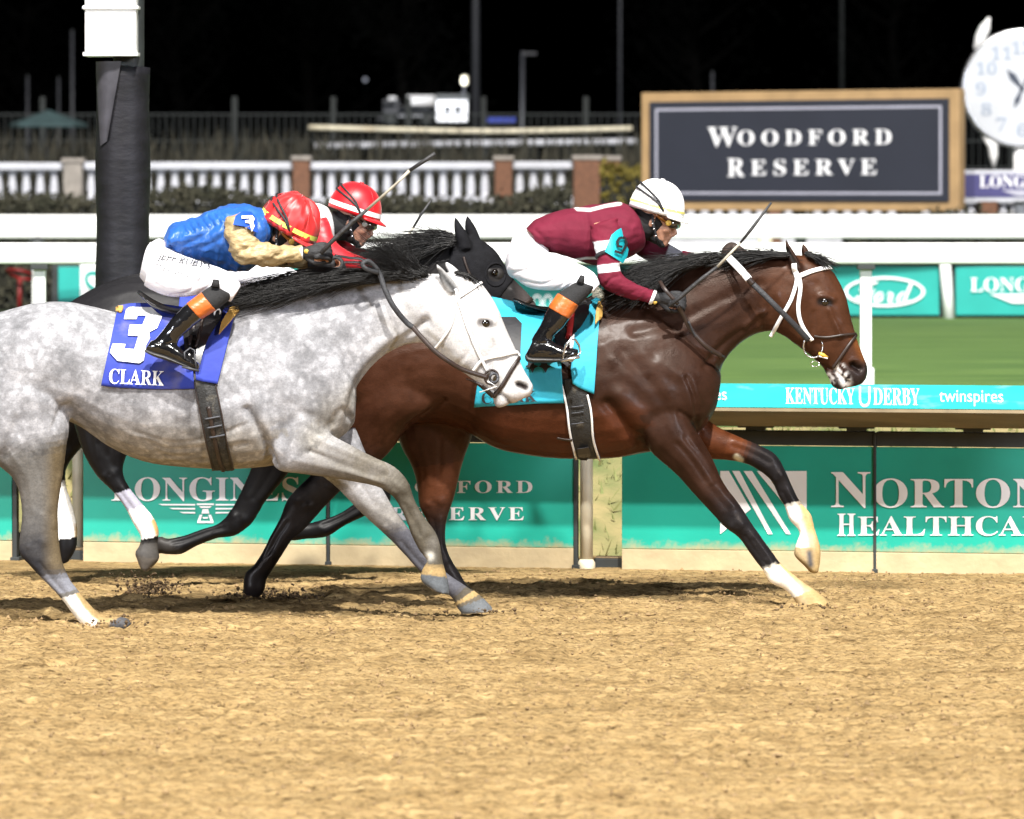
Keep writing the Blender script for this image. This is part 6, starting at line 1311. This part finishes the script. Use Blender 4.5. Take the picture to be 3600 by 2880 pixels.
def rider(D, spec, label):
    """skin: one continuous figure; clothing children over it"""
    Bd = Body(D)
    for nm, secs, k in spec['torso'] + spec['arms'] + spec['legs']: Bd.loft(nm, secs, shrink=.74, n=14, **k)
    hc, hR = spec['head']; head(Bd, hc, hR)
    nb = spec['neck']; Bd.chain('neck', [nb, (nb + hc) / 2 + [0, 0, -.02], hc + hR @ np.array([-.03, 0, -.05])], (.075, .062, .06), 12)
    for wr, R, s_ in spec['hands']: hand_into(Bd, wr, R, s_)
    o = Bd.build('person', .006, 3, M['skin']); tag(o, label, 'person', 'jockeys')
    hb_ = None
    for s_ in (-1, 1):
        ec = hc + hR @ np.array([.082, s_ * .031, -.008]); lathe('eye', [(.0005, .012)] + [(.012 * math.sin(a), .012 * math.cos(a)) for a in np.linspace(.3, 2.8, 8)] + [(.0005, -.012)], ec, M['eyew'], o, 10)
    for k, (wr, R, s_) in enumerate(spec['hands']):
        gl = Body(D); hand_into(gl, wr, R, s_)
        for i in range(len(gl.V)): pass
        g2 = Body(D)
        gg = lambda x, y, z: wr + R @ np.array([x, y * s_, z])
        hand_into(g2, wr, R, s_); c_ = wr + R @ np.array([.05, 0, -.01]); g2.V = [c_ + (np.array(v) - c_) * 1.07 for v in g2.V]
        g2.chain('cuff', [gg(-.055, 0, 0), gg(-.03, 0, 0), gg(.0, 0, 0)], (.033, .031, .031), 14)
        go = g2.build('glove', .0045, 2, M['glove'], o)
        if k == 0 and spec.get('badge'):
            b3 = g2.bvh(); q = spec['badge']; h = cast(b3, *q)
            if h is not None: lathe('badge', [(.001, -.003), (.012, -.003), (.012, .002), (.001, .003)], h[0], M['gold'], go, 14, 'y')
    nk = Body(D); g = lambda x, y, z: hc + hR @ np.array([x, y, z])
    nk.chain('n', [nb + (hc - nb) * .1, (nb + hc) / 2 + [0, 0, -.02], g(-.03, 0, -.05), g(-.015, 0, .0)], (.083, .076, .08, .088), 14); nk.blob('e', g(-.012, 0, -.02), (.062, .088, .075), hR); nk.blob('j', g(.03, 0, -.105), (.052, .054, .024), hR); nk.blob('j', g(.066, 0, -.122), (.026, .034, .014), hR)
    bo = nk.build('balaclava', .006, 3, M['balac'], o)
    tube('chin_strap', [g(-.02, -.089, .01), g(.0, -.09, -.035), g(.035, -.07, -.09), g(.07, -.03, -.132)], .007, M['rubber'], bo, 8)
    for q in ((-.005, -.095, -.03), (.01, -.09, -.055), (.03, -.078, -.085)): lathe('stud', [(.001, -.004), (.005, -.003), (.005, .002), (.001, .003)], g(*q), M['steel'], bo, 10, 'y')
    return o
def boots(D, par, low, foot, dvs=(-1, 1), stirrup=True):
    """lower leg: black knee wrap, orange cuff, patent boot with sole; mirrored to the far side"""
    for sgn in dvs:
        mir = lambda S_: [(*q[:5], q[5] if sgn < 0 else -q[5]) for q in S_]
        A = np.array(mir(low)); seg = lambda a, b2, w_=1., ex=0: [tuple(np.array([np.interp(t, range(len(A)), A[:, c]) for c in range(6)]) * [1, 1, 1, 1, w_, 1]) for t in np.linspace(a, b2, 7)]
        shell('knee_wrap', D, [('k', seg(0, 1.05), {})], M['sock'], par, .005, 2)
        _, b1 = shell('boot', D, [('b', seg(1.9, len(A) - 1), {}), ('f', mir(foot), {})], M['boot'], par, .005, 3, [(.006, (30, 14, 40), 2.)])
        shell('boot_cuff', D, [('c', seg(.98, 2.0, 1.06), {})], M['orange'], b1, .0045, 1, [(.004, (20, 20, 60), 4.)])
        so = []
        for q in mir(foot): so.append((q[2] + (q[0] - q[2]) * .22, q[3] + (q[1] - q[3]) * .22, q[2] - (q[0] - q[2]) * .06, q[3] - (q[1] - q[3]) * .06, q[4] * 1.08, q[5]))
        shell('sole', D, [('s', so, {})], M['sole'], b1, .0045, 1)

# ---- rider of the grey: royal blue jersey, gold sleeves, red cap
D1 = 26.9
tor1 = [('jersey', [(577, 838, 590, 884, .13), (600, 800, 607, 892, .155), (650, 772, 660, 908, .165), (720, 745, 728, 930, .17), (775, 722, 775, 950, .18), (830, 712, 840, 962, .19), (890, 724, 895, 948, .19), (935, 745, 935, 880, .15), (962, 775, 962, 830, .08)], {})]
arm1 = [('sleeve', [(868, 742, 792, 768, .06, -.15), (888, 790, 788, 815, .066, -.19), (902, 832, 806, 868, .066, -.215), (922, 849, 836, 926, .062, -.22), (965, 857, 900, 938, .056, -.21), (1012, 860, 985, 932, .05, -.18), (1058, 868, 1060, 914, .042, -.16)], {}),
        ('sleeve', [(900, 760, 830, 790, .06, .15), (920, 810, 840, 850, .062, .2), (945, 850, 870, 900, .06, .22), (985, 870, 940, 935, .054, .2), (1050, 890, 1040, 945, .046, .15), (1110, 905, 1108, 945, .04, .11)], {})]
leg1 = [('seat', [(520, 862, 490, 975, .1), (560, 838, 530, 1010, .165), (610, 868, 600, 1005, .16), (650, 892, 660, 985, .13)], {}),
        ('thigh', [(560, 858, 505, 1005, .085, -.09), (630, 892, 578, 1040, .095, -.15), (705, 918, 655, 1044, .088, -.21), (770, 940, 730, 1035, .075, -.27), (818, 965, 780, 1052, .066, -.31), (848, 1005, 812, 1062, .055, -.325)], {}),
        ('thigh', [(560, 858, 505, 1005, .085, .09), (630, 892, 578, 1040, .095, .15), (705, 918, 655, 1044, .088, .21), (770, 940, 730, 1035, .075, .27), (818, 965, 780, 1052, .066, .31), (848, 1005, 812, 1062, .055, .325)], {})]
low1 = [(826, 1040, 748, 1000, .052, -.335), (760, 1092, 708, 1027, .056, -.37), (708, 1124, 655, 1066, .056, -.385), (662, 1164, 600, 1122, .049, -.395), (632, 1190, 567, 1168, .041, -.4), (622, 1214, 545, 1194, .041, -.405)]
foot1 = [(530, 1198, 508, 1234, .03, -.405), (560, 1192, 540, 1250, .038, -.41), (610, 1205, 585, 1264, .04, -.415), (655, 1240, 640, 1284, .042, -.42), (692, 1270, 684, 1300, .036, -.42), (704, 1284, 698, 1302, .018, -.42)]
h1R = frame(-30, -14); h1 = P(1002, 822, D1) + np.array([0, -.02, 0])
wN, wF = P(1072, 890, D1 - .16), P(1122, 926, D1 + .1)
sp1 = dict(torso=tor1, arms=arm1, legs=leg1 + [('shin', low1, {}), ('shin', [(*q[:5], -q[5]) for q in low1], {}), ('foot', foot1, {}), ('foot', [(*q[:5], -q[5]) for q in foot1], {})], head=(h1, h1R), neck=P(925, 800, D1),
           hands=[(wN, axes((1, -.05, .06), (-.1, -.9, .5)), 1), (wF, axes((1, -.1, -.05), (.2, .5, .8)), -1)], badge=(1077, 884))
r1 = rider(D1, sp1, 'jockey in royal blue jersey with gold sleeves and crumpled red cap, riding the grey')
M['satinb'] = pm('royal_blue_satin', (.018, .1, .38), .42, .1, 6, sheen=.1, spec=.4, bump=.5, bscale=16, stretch=(1.4, 1, .8)); M['sating'] = pm('gold_satin', (.37, .28, .145), .45, .12, 7, spec=.4, bump=.7, bscale=18, stretch=(.8, 1, 1.6))
Bj, jo = shell('jersey', D1, tor1, M['satinb'], r1, .0065, 4, [(.045, (13, 8, 5), 1.), (.022, (30, 20, 12), 2.)])
for a in ([(600, 880), (680, 850), (760, 790)], [(640, 900), (740, 860), (800, 820)], [(780, 950), (810, 880), (800, 790)], [(850, 950), (840, 880), (815, 830)]): Bj.stroke(a, 12, -.01)
for k in range(7): Bj.stroke([(640 + k * 22, 790 - k * 8), (655 + k * 24, 815 - k * 6)], 5, -.009)
Bj.stroke([(590, 850), (598, 880)], 5, -.008); Bj.flush()
Bs, so_ = shell('sleeve', D1, arm1[:1], M['sating'], r1, .006, 3, [(.05, (10, 10, 22), 5.), (.03, (24, 18, 46), 6.)]); shell('sleeve', D1, arm1[1:], M['sating'], r1, .006, 3, [(.03, (14, 10, 26), 8.)])
shell('sleeve_cuff', D1, [('c', [(1054, 866, 1054, 916, .044, -.16), (1060, 866, 1061, 916, .044, -.16), (1065, 868, 1066, 914, .043, -.16)], {})], M['inkw'], so_, .004, 1)
Bb, br1 = shell('breeches', D1, leg1, M['breech'], r1, .0065, 5, [(.008, (14, 10, 20), 3.)])
for a in ([(640, 1040), (670, 1020), (700, 985)], [(700, 1030), (730, 1010), (745, 985)], [(600, 1040), (660, 1030)]): Bb.stroke(a, 5, -.006)
Bb.flush(); b3 = Bb.bvh()
text_drape('lettering', "JEFF RUBY'S", 556, 742, 908, 941, b3, M['inkb'], br1, rot=.2, shear=8, off=.008); text_drape('lettering', 'STEAKHOUSE', 547, 716, 953, 968, b3, M['inkb'], br1, rot=.27, space=1.25, off=.012)
boots(D1, r1, low1, foot1)
tube('knee_tab', [P(757, 1010, D1 - .39), P(760, 985, D1 - .38)], [.022, .016], M['sock'], r1, 12)
M['redcap'] = pm('red_silk_cap', (.5, .018, .02), .42, .1, 10, sheen=.3); M['lime'] = pm('lime_band', (.62, .72, .12), .5, .08, 10); M['inkband'] = M['lime']
hl1 = helmet(P(1008, 808, D1) + np.array([0, -.02, 0]), h1R, M['redcap'], r1, .163, .137, .182, .055, (.12, .24, M['lime']), wr=.07)
goggles(h1 + h1R @ np.array([.0, 0, -.005]), h1R, r1, M['gogg'], M['lens'])
sb3 = Bs.bvh(); ob = patch('arm_number', sb3, [(822, 790), (828, 760), (850, 744), (880, 746), (900, 770), (908, 820), (890, 812), (860, 796)], D1, pm('blue_arm_patch', (.01, .07, .42), .5, .1, 9), r1, off=.014, th=.004, fit=True)
p3 = [(848, 762), (886, 760), (894, 772), (888, 785), (893, 798), (886, 812), (866, 808), (862, 798), (878, 796), (876, 788), (862, 786), (861, 778), (876, 776), (876, 770), (849, 772)]
decal('numeral', BVHTree.FromObject(ob, bpy.context.evaluated_depsgraph_get()), [p3], M['inkw'], ob, .006)
whip('riding_whip', Q([(1128, 892, 26.68), (1160, 856, 26.67), (1178, 838, 26.66), (1240, 780, 26.65), (1290, 738, 26.64), (1400, 640, 26.62), (1440, 600, 26.62), (1530, 540, 26.6)]), [.011, .011, .012, .012, .008, .0065, .009, .011], [(0, 4, 'grip', 'whipb'), (4, 6, 'shaft', 'whipw'), (6, 7, 'popper', 'whipb')], 'long whip raised by the rider in blue and gold')

# ---- rider of the bay: maroon with white hoops, white cap
D9 = 27.9
tor9 = [('jersey', [(1846, 804, 1876, 830, .12), (1885, 768, 1898, 878, .155), (1970, 738, 1985, 902, .165), (2060, 722, 2065, 928, .18), (2140, 713, 2150, 926, .19), (2200, 716, 2215, 902, .185), (2240, 745, 2262, 872, .13), (2255, 780, 2270, 840, .06)], {})]
arm9 = [('sleeve', [(2172, 765, 2068, 790, .064, -.15), (2180, 840, 2082, 850, .066, -.2), (2182, 910, 2096, 905, .06, -.225), (2184, 952, 2104, 970, .057, -.235), (2206, 976, 2122, 1013, .056, -.235), (2248, 999, 2180, 1044, .049, -.22), (2304, 1020, 2282, 1068, .04, -.2)], {}),
        ('sleeve', [(2230, 760, 2150, 800, .06, .16), (2280, 820, 2205, 870, .06, .21), (2335, 848, 2272, 915, .056, .22), (2385, 874, 2352, 925, .047, .18), (2440, 888, 2425, 926, .04, .13)], {})]
leg9 = [('seat', [(1800, 838, 1775, 920, .1), (1835, 808, 1795, 975, .165), (1890, 825, 1870, 985, .16), (1930, 870, 1920, 975, .13)], {}),
        ('thigh', [(1840, 815, 1780, 950, .085, -.09), (1920, 882, 1850, 1008, .095, -.15), (1990, 910, 1925, 1022, .088, -.21), (2050, 935, 1985, 1022, .076, -.27), (2092, 962, 2040, 1030, .066, -.305), (2110, 1000, 2075, 1035, .05, -.32)], {}),
        ('thigh', [(1840, 815, 1780, 950, .085, .09), (1920, 882, 1850, 1008, .095, .15), (1990, 910, 1925, 1022, .088, .21), (2050, 935, 1985, 1022, .076, .27), (2092, 962, 2040, 1030, .066, .305), (2110, 1000, 2075, 1035, .05, .32)], {})]
low9 = [(2098, 1010, 2030, 988, .05, -.335), (2035, 1075, 1960, 1030, .054, -.37), (2003, 1124, 1926, 1080, .055, -.385), (1975, 1158, 1900, 1140, .05, -.395), (1950, 1185, 1878, 1175, .044, -.4), (1940, 1206, 1868, 1196, .044, -.405)]
foot9 = [(1868, 1208, 1846, 1250, .03, -.405), (1880, 1190, 1858, 1270, .04, -.41), (1930, 1196, 1925, 1272, .042, -.415), (1970, 1216, 1965, 1270, .044, -.42), (2015, 1225, 2005, 1268, .04, -.42), (2034, 1228, 2030, 1252, .02, -.42)]
h9R = frame(-19, -6); h9 = P(2309, 768, D9)
wN9, wF9 = P(2322, 1050, D9 - .2), P(2455, 912, D9 + .11)
sp9 = dict(torso=tor9, arms=arm9, legs=leg9 + [('shin', low9, {}), ('shin', [(*q[:5], -q[5]) for q in low9], {}), ('foot', foot9, {}), ('foot', [(*q[:5], -q[5]) for q in foot9], {})], head=(h9, h9R), neck=P(2215, 790, D9),
           hands=[(wN9, axes((1, 0, -.12), (-.05, -.85, .55)), 1), (wF9, axes((1, -.2, -.1), (.1, .3, .9)), -1)], badge=(2302, 1062))
r9 = rider(D9, sp9, 'jockey in maroon jersey with white arm hoops and white cap, riding the bay')
M['maroon'] = pm('maroon_jersey', (.15, .012, .03), .8, .1, 8, vcol=True, spec=.2, bump=.35, bscale=14)
Bj, jo = shell('jersey', D9, tor9, M['maroon'], r9, .0065, 5, [(.02, (9, 8, 8), 11.), (.01, (26, 20, 16), 9.)])
for a in ([(1880, 810), (1920, 850), (1930, 880)], [(2060, 760), (2075, 830), (2090, 900)], [(2120, 770), (2180, 765), (2220, 790)], [(1900, 870), (1940, 875)]): Bj.stroke(a, 10, -.009)
Bj.normals(); C = np.tile([.13, .011, .028], (len(Bj.co), 1))
C = mixc(C, (.8, .8, .8), np.exp(-((Bj.dist([(2020, 725), (2032, 736), (2075, 738), (2130, 724), (2180, 716)]) / 6) ** 4)) * 1.); C = mixc(C, (.8, .8, .8), np.exp(-((Bj.dist([(2010, 917), (2060, 908), (2110, 908)]) / 4.5) ** 4)))
Bj.colour(C)
Bs, so9 = shell('sleeve', D9, arm9[:1], M['maroon'], r9, .006, 4, [(.022, (9, 10, 20), 12.), (.01, (24, 20, 40), 3.)]); Bs.stroke([(2130, 1000), (2150, 980), (2175, 972)], 6, -.008); Bs.normals()
C = np.tile([.15, .012, .03], (len(Bs.co), 1)); bd = lambda a, b2: sstep(Bs.py + (Bs.px - 2130) * .12, a - 2, a + 2) * (1 - sstep(Bs.py + (Bs.px - 2130) * .12, b2 - 2, b2 + 2)) * (Bs.px < 2200)
C = mixc(C, (.82, .82, .84), np.clip(bd(846, 888) + bd(930, 958), 0, 1)); Bs.colour(C)
Bf, sf9 = shell('sleeve', D9, arm9[1:], M['maroon'], r9, .006, 4, [(.012, (10, 10, 20), 13.)]); Bf.normals(); C = np.tile([.12, .01, .026], (len(Bf.co), 1)); q = Bf.px + (Bf.py - 890) * .35; C = mixc(C, (.72, .72, .8), sstep(q, 2340, 2346) * (1 - sstep(q, 2392, 2398))); Bf.colour(C)
shell('sleeve_cuff', D9, [('c', [(2300, 1018, 2278, 1071, .042, -.2), (2306, 1021, 2285, 1071, .042, -.2), (2311, 1024, 2292, 1071, .04, -.2)], {})], M['inkw'], so9, .004, 1)
Bb, br9 = shell('breeches', D9, leg9, M['breech'], r9, .0065, 5, [(.008, (14, 10, 20), 15.)])
for a in ([(1830, 985), (1900, 1000), (1960, 980)], [(1950, 1020), (1985, 995), (2000, 960)], [(1975, 1025), (2005, 1000)], [(1800, 960), (1850, 950)]): Bb.stroke(a, 5, -.006)
Bb.flush(); boots(D9, r9, low9, foot9)
tube('knee_tab', [P(2040, 995, D9 - .385), P(2048, 970, D9 - .375)], [.02, .012], M['sock'], r9, 12)
M['whitecap'] = pm('white_cap', (.84, .84, .84), .45, .03, 10, sheen=.2); M['pyel'] = pm('pale_yellow_band', (.8, .72, .2), .5, .08, 10)
helmet(P(2305, 748, D9), frame(-15, -6), M['whitecap'], r9, .15, .128, .172, .03, (.16, .22, M['pyel']), wr=.012)
goggles(h9, h9R, r9, M['gogg'], M['lens'])
sb9 = Bs.bvh(); ob = patch('arm_number', sb9, [(2126, 884), (2150, 826), (2172, 808), (2184, 803), (2188, 814), (2204, 820), (2216, 850), (2206, 900), (2190, 926), (2160, 906)], D9, pm('turquoise_arm_patch', (.01, .42, .5), .5, .06, 9), r9, off=.006, th=.005, fit=True)
def thick(path, w_):
    p = np.array(path, float); t = np.gradient(p, axis=0); t /= np.linalg.norm(t, axis=1)[:, None]; n = np.stack([-t[:, 1], t[:, 0]], 1) * w_ / 2
    return [tuple(q) for q in p + n] + [tuple(q) for q in (p - n)[::-1]]
n9 = [(2168, 838), (2184, 832), (2196, 842), (2196, 862), (2186, 886), (2174, 890), (2154, 882), (2158, 872), (2174, 880), (2180, 868), (2166, 866), (2160, 854)]
decal('numeral', BVHTree.FromObject(ob, bpy.context.evaluated_depsgraph_get()), [thick([(2184, 869), (2170, 866), (2166, 852), (2174, 839), (2184, 836)], 9), thick([(2184, 836), (2196, 840), (2199, 852), (2193, 870), (2182, 891), (2158, 884)], 9.5)], M['inkb'], ob, .007)
strap('arm_band', sb9, [(2095, 908), (2110, 892), (2140, 882)], 14, M['rubber'], r9, D=D9, off=.004)
whip('riding_whip', Q([(2352, 1076, 27.6), (2395, 1042, 27.59), (2420, 1020, 27.58), (2470, 978, 27.57), (2522, 938, 27.56), (2603, 854, 27.55), (2640, 808, 27.55), (2712, 712, 27.54)]), [.012, .012, .012, .011, .0075, .006, .009, .006], [(0, 4, 'grip', 'whipb'), (4, 5, 'shaft', 'whipw'), (5, 7, 'popper', 'whipb')], 'black and white whip held low by the maroon rider')
stp = root('stirrup', tuple(P(2020, 1250, D9 - .42)), 'steel stirrup iron under the toe of the maroon rider', 'stirrup', 'stirrup irons'); V, Fc = [], []
tube_lists(V, Fc, Q([(1978, 1262, 27.44), (1988, 1215, 27.44), (2004, 1196, 27.44), (2022, 1194, 27.46), (2036, 1214, 27.5), (2040, 1240, 27.5), (2010, 1270, 27.47), (1978, 1264, 27.44)]), .006, 8); adopt(stp, link('hoop', mesh('hoop', V, Fc), M['steel']), tube('tread', Q([(1972, 1270, 27.42), (2038, 1254, 27.42)]), .009, M['steel']))
st1 = root('stirrup', tuple(P(690, 1280, D1 - .42)), 'thin dark stirrup iron at the toe of the blue rider', 'stirrup', 'stirrup irons'); V, Fc = [], []
tube_lists(V, Fc, Q([(690, 1300, 26.43), (686, 1262, 26.43), (684, 1232, 26.46), (668, 1224, 26.46), (648, 1240, 26.44), (650, 1262, 26.43)]), .0045, 8); adopt(st1, link('hoop', mesh('hoop', V, Fc), M['pole']), tube('tread', Q([(640, 1290, 26.42), (700, 1304, 26.42)]), .006, M['pole']))

# ---- far rider: white and red silks, glossy red cap
D5 = 29.0
tor5 = [('jersey', [(770, 880, 790, 930, .13), (850, 815, 862, 930, .165), (940, 760, 955, 935, .17), (1030, 722, 1045, 930, .185), (1100, 712, 1118, 900, .185), (1150, 728, 1168, 870, .15), (1172, 765, 1180, 830, .08)], {})]
arm5 = [('sleeve', [(1150, 760, 1080, 790, .062, -.15), (1175, 830, 1100, 870, .06, -.2), (1205, 868, 1140, 935, .056, -.21), (1280, 905, 1260, 955, .048, -.17), (1340, 912, 1335, 955, .04, -.14)], {}),
        ('sleeve', [(1170, 770, 1100, 800, .06, .15), (1200, 830, 1120, 870, .058, .2), (1250, 865, 1200, 920, .052, .2), (1330, 880, 1325, 920, .042, .14), (1370, 882, 1368, 915, .038, .11)], {})]
leg5 = [('seat', [(740, 880, 720, 970, .1), (780, 850, 750, 1000, .165), (840, 880, 830, 1005, .15)], {})] + [('thigh', [(790, 865, 750, 990, .085, s_ * .09), (880, 900, 840, 1012, .09, s_ * .16), (960, 925, 930, 1020, .08, s_ * .22), (1030, 945, 1005, 1025, .07, s_ * .27), (1065, 975, 1045, 1032, .055, s_ * .3)], {}) for s_ in (-1, 1)]
low5 = [(1068, 1015, 1005, 985, .05, -.31), (1000, 1070, 950, 1020, .053, -.34), (955, 1115, 900, 1065, .053, -.35), (920, 1155, 860, 1120, .046, -.36), (900, 1185, 840, 1160, .042, -.37), (890, 1205, 830, 1185, .042, -.37)]
foot5 = [(822, 1190, 800, 1230, .03, -.37), (850, 1180, 830, 1245, .038, -.37), (900, 1200, 885, 1255, .04, -.38), (950, 1225, 945, 1265, .042, -.38), (980, 1245, 975, 1268, .03, -.38)]
h5R = frame(-21, -5); h5 = P(1246, 772, D5)
sp5 = dict(torso=tor5, arms=arm5, legs=leg5 + [('shin', low5, {}), ('shin', [(*q[:5], -q[5]) for q in low5], {})], head=(h5, h5R), neck=P(1155, 795, D5), hands=[(P(1352, 935, D5 - .13), axes((1, 0, -.05), (-.05, -.6, .8)), 1), (P(1386, 896, D5 + .1), axes((1, -.1, .05), (0, .3, .9)), -1)])
r5 = rider(D5, sp5, 'jockey in white and red silks with smooth red cap, farthest rider on the black horse')
Bj, jo = shell('jersey', D5, tor5, M['maroon'], r5, .007, 5, [(.012, (10, 8, 8), 21.)]); Bj.normals(); C = np.tile([.8, .8, .8], (len(Bj.co), 1)); C = mixc(C, (.5, .03, .03), sstep(-Bj.px + 12 * np.sin(Bj.py * .2), -1102, -1092)); C = mixc(C, (.5, .03, .02), sstep(Bj.py, 845, 850)); C = mixc(C, (.05, .45, .25), np.exp(-((Bj.dist([(1128, 800), (1130, 822), (1152, 838)]) / 12) ** 4))); Bj.colour(C)
M['redslv'] = pm('red_silk_sleeve', (.45, .012, .02), .45, .1, 8, sheen=.2)
shell('sleeve', D5, arm5[:1], M['redslv'], r5, .0065, 4, [(.02, (12, 10, 20), 22.)]); shell('sleeve', D5, arm5[1:], M['redslv'], r5, .0065, 4, [(.02, (12, 10, 20), 23.)])
shell('breeches', D5, leg5, M['breech'], r5, .007, 5, [(.008, (14, 10, 20), 24.)])
boots(D5, r5, low5, foot5, (-1,))
h5o = helmet(P(1243, 752, D5), frame(-18, -5), pm('glossy_red_cap', (.6, .008, .015), .4, .05, 8, sheen=.2), r5, .15, .13, .168, .04, (.1, .24, M['inkw']), seams=True)
goggles(h5, h5R, r5, M['lens'], M['lens'])
whip('riding_whip', Q([(1390, 905, 29.08), (1409, 868, 29.08), (1430, 836, 29.08), (1454, 799, 29.08), (1480, 755, 29.08), (1519, 700, 29.08)]), [.009, .009, .008, .006, .008, .006], [(0, 2, 'grip', 'whipb'), (2, 3, 'shaft', 'whipw'), (3, 5, 'popper', 'whipb')], 'thin dark whip of the far rider, above the grey mane')

# ------------------------------------------------------------------ flying and loose dirt
V, Fc = [], []
def clod(c, r):
    b0 = len(V); q = np.array([(1, 0, 0), (-1, 0, 0), (0, 1, 0), (0, -1, 0), (0, 0, 1), (0, 0, -1)]) * r * RNG.uniform(.5, 1.3, (6, 3))
    for p in q: V.append(c + p)
    for f in ((0, 2, 4), (2, 1, 4), (1, 3, 4), (3, 0, 4), (2, 0, 5), (1, 2, 5), (3, 1, 5), (0, 3, 5)): Fc.append([b0 + i for i in f])
for (cx, cy, D, sx, sy, n) in ((520, 2070, 28.5, 55, 26, 420), (970, 2104, 28.2, 80, 18, 420), (400, 2200, 26.6, 60, 8, 60), (1700, 2150, 27.0, 60, 6, 40), (2860, 2140, 27.6, 50, 6, 40)):
    for _ in range(n):
        p = P(cx + RNG.normal(0, sx), cy + RNG.normal(0, sy), D + RNG.normal(0, .18)); p[2] = max(p[2], .012) if p[2] < .02 else p[2]
        clod(p, abs(RNG.normal(.003, .004)) + .002)
tag(link('flying_dirt', mesh('flying_dirt', V, Fc, False), M['clod']), kind='stuff')
V, Fc = [], []
for _ in range(14000):
    x, y = RNG.uniform(-4.5, 4.5), RNG.uniform(18.3, 30.2); clod(np.array([x, y, RNG.uniform(-.004, .01)]), abs(RNG.normal(0, .0045)) + .0025)
M['loose'] = pm('dry_loose_dirt', (.3, .2, .095), .95, .3, 3, col2=(.16, .105, .05))
tag(link('loose_dirt', mesh('loose_dirt', V, Fc, False), M['loose']), kind='stuff')
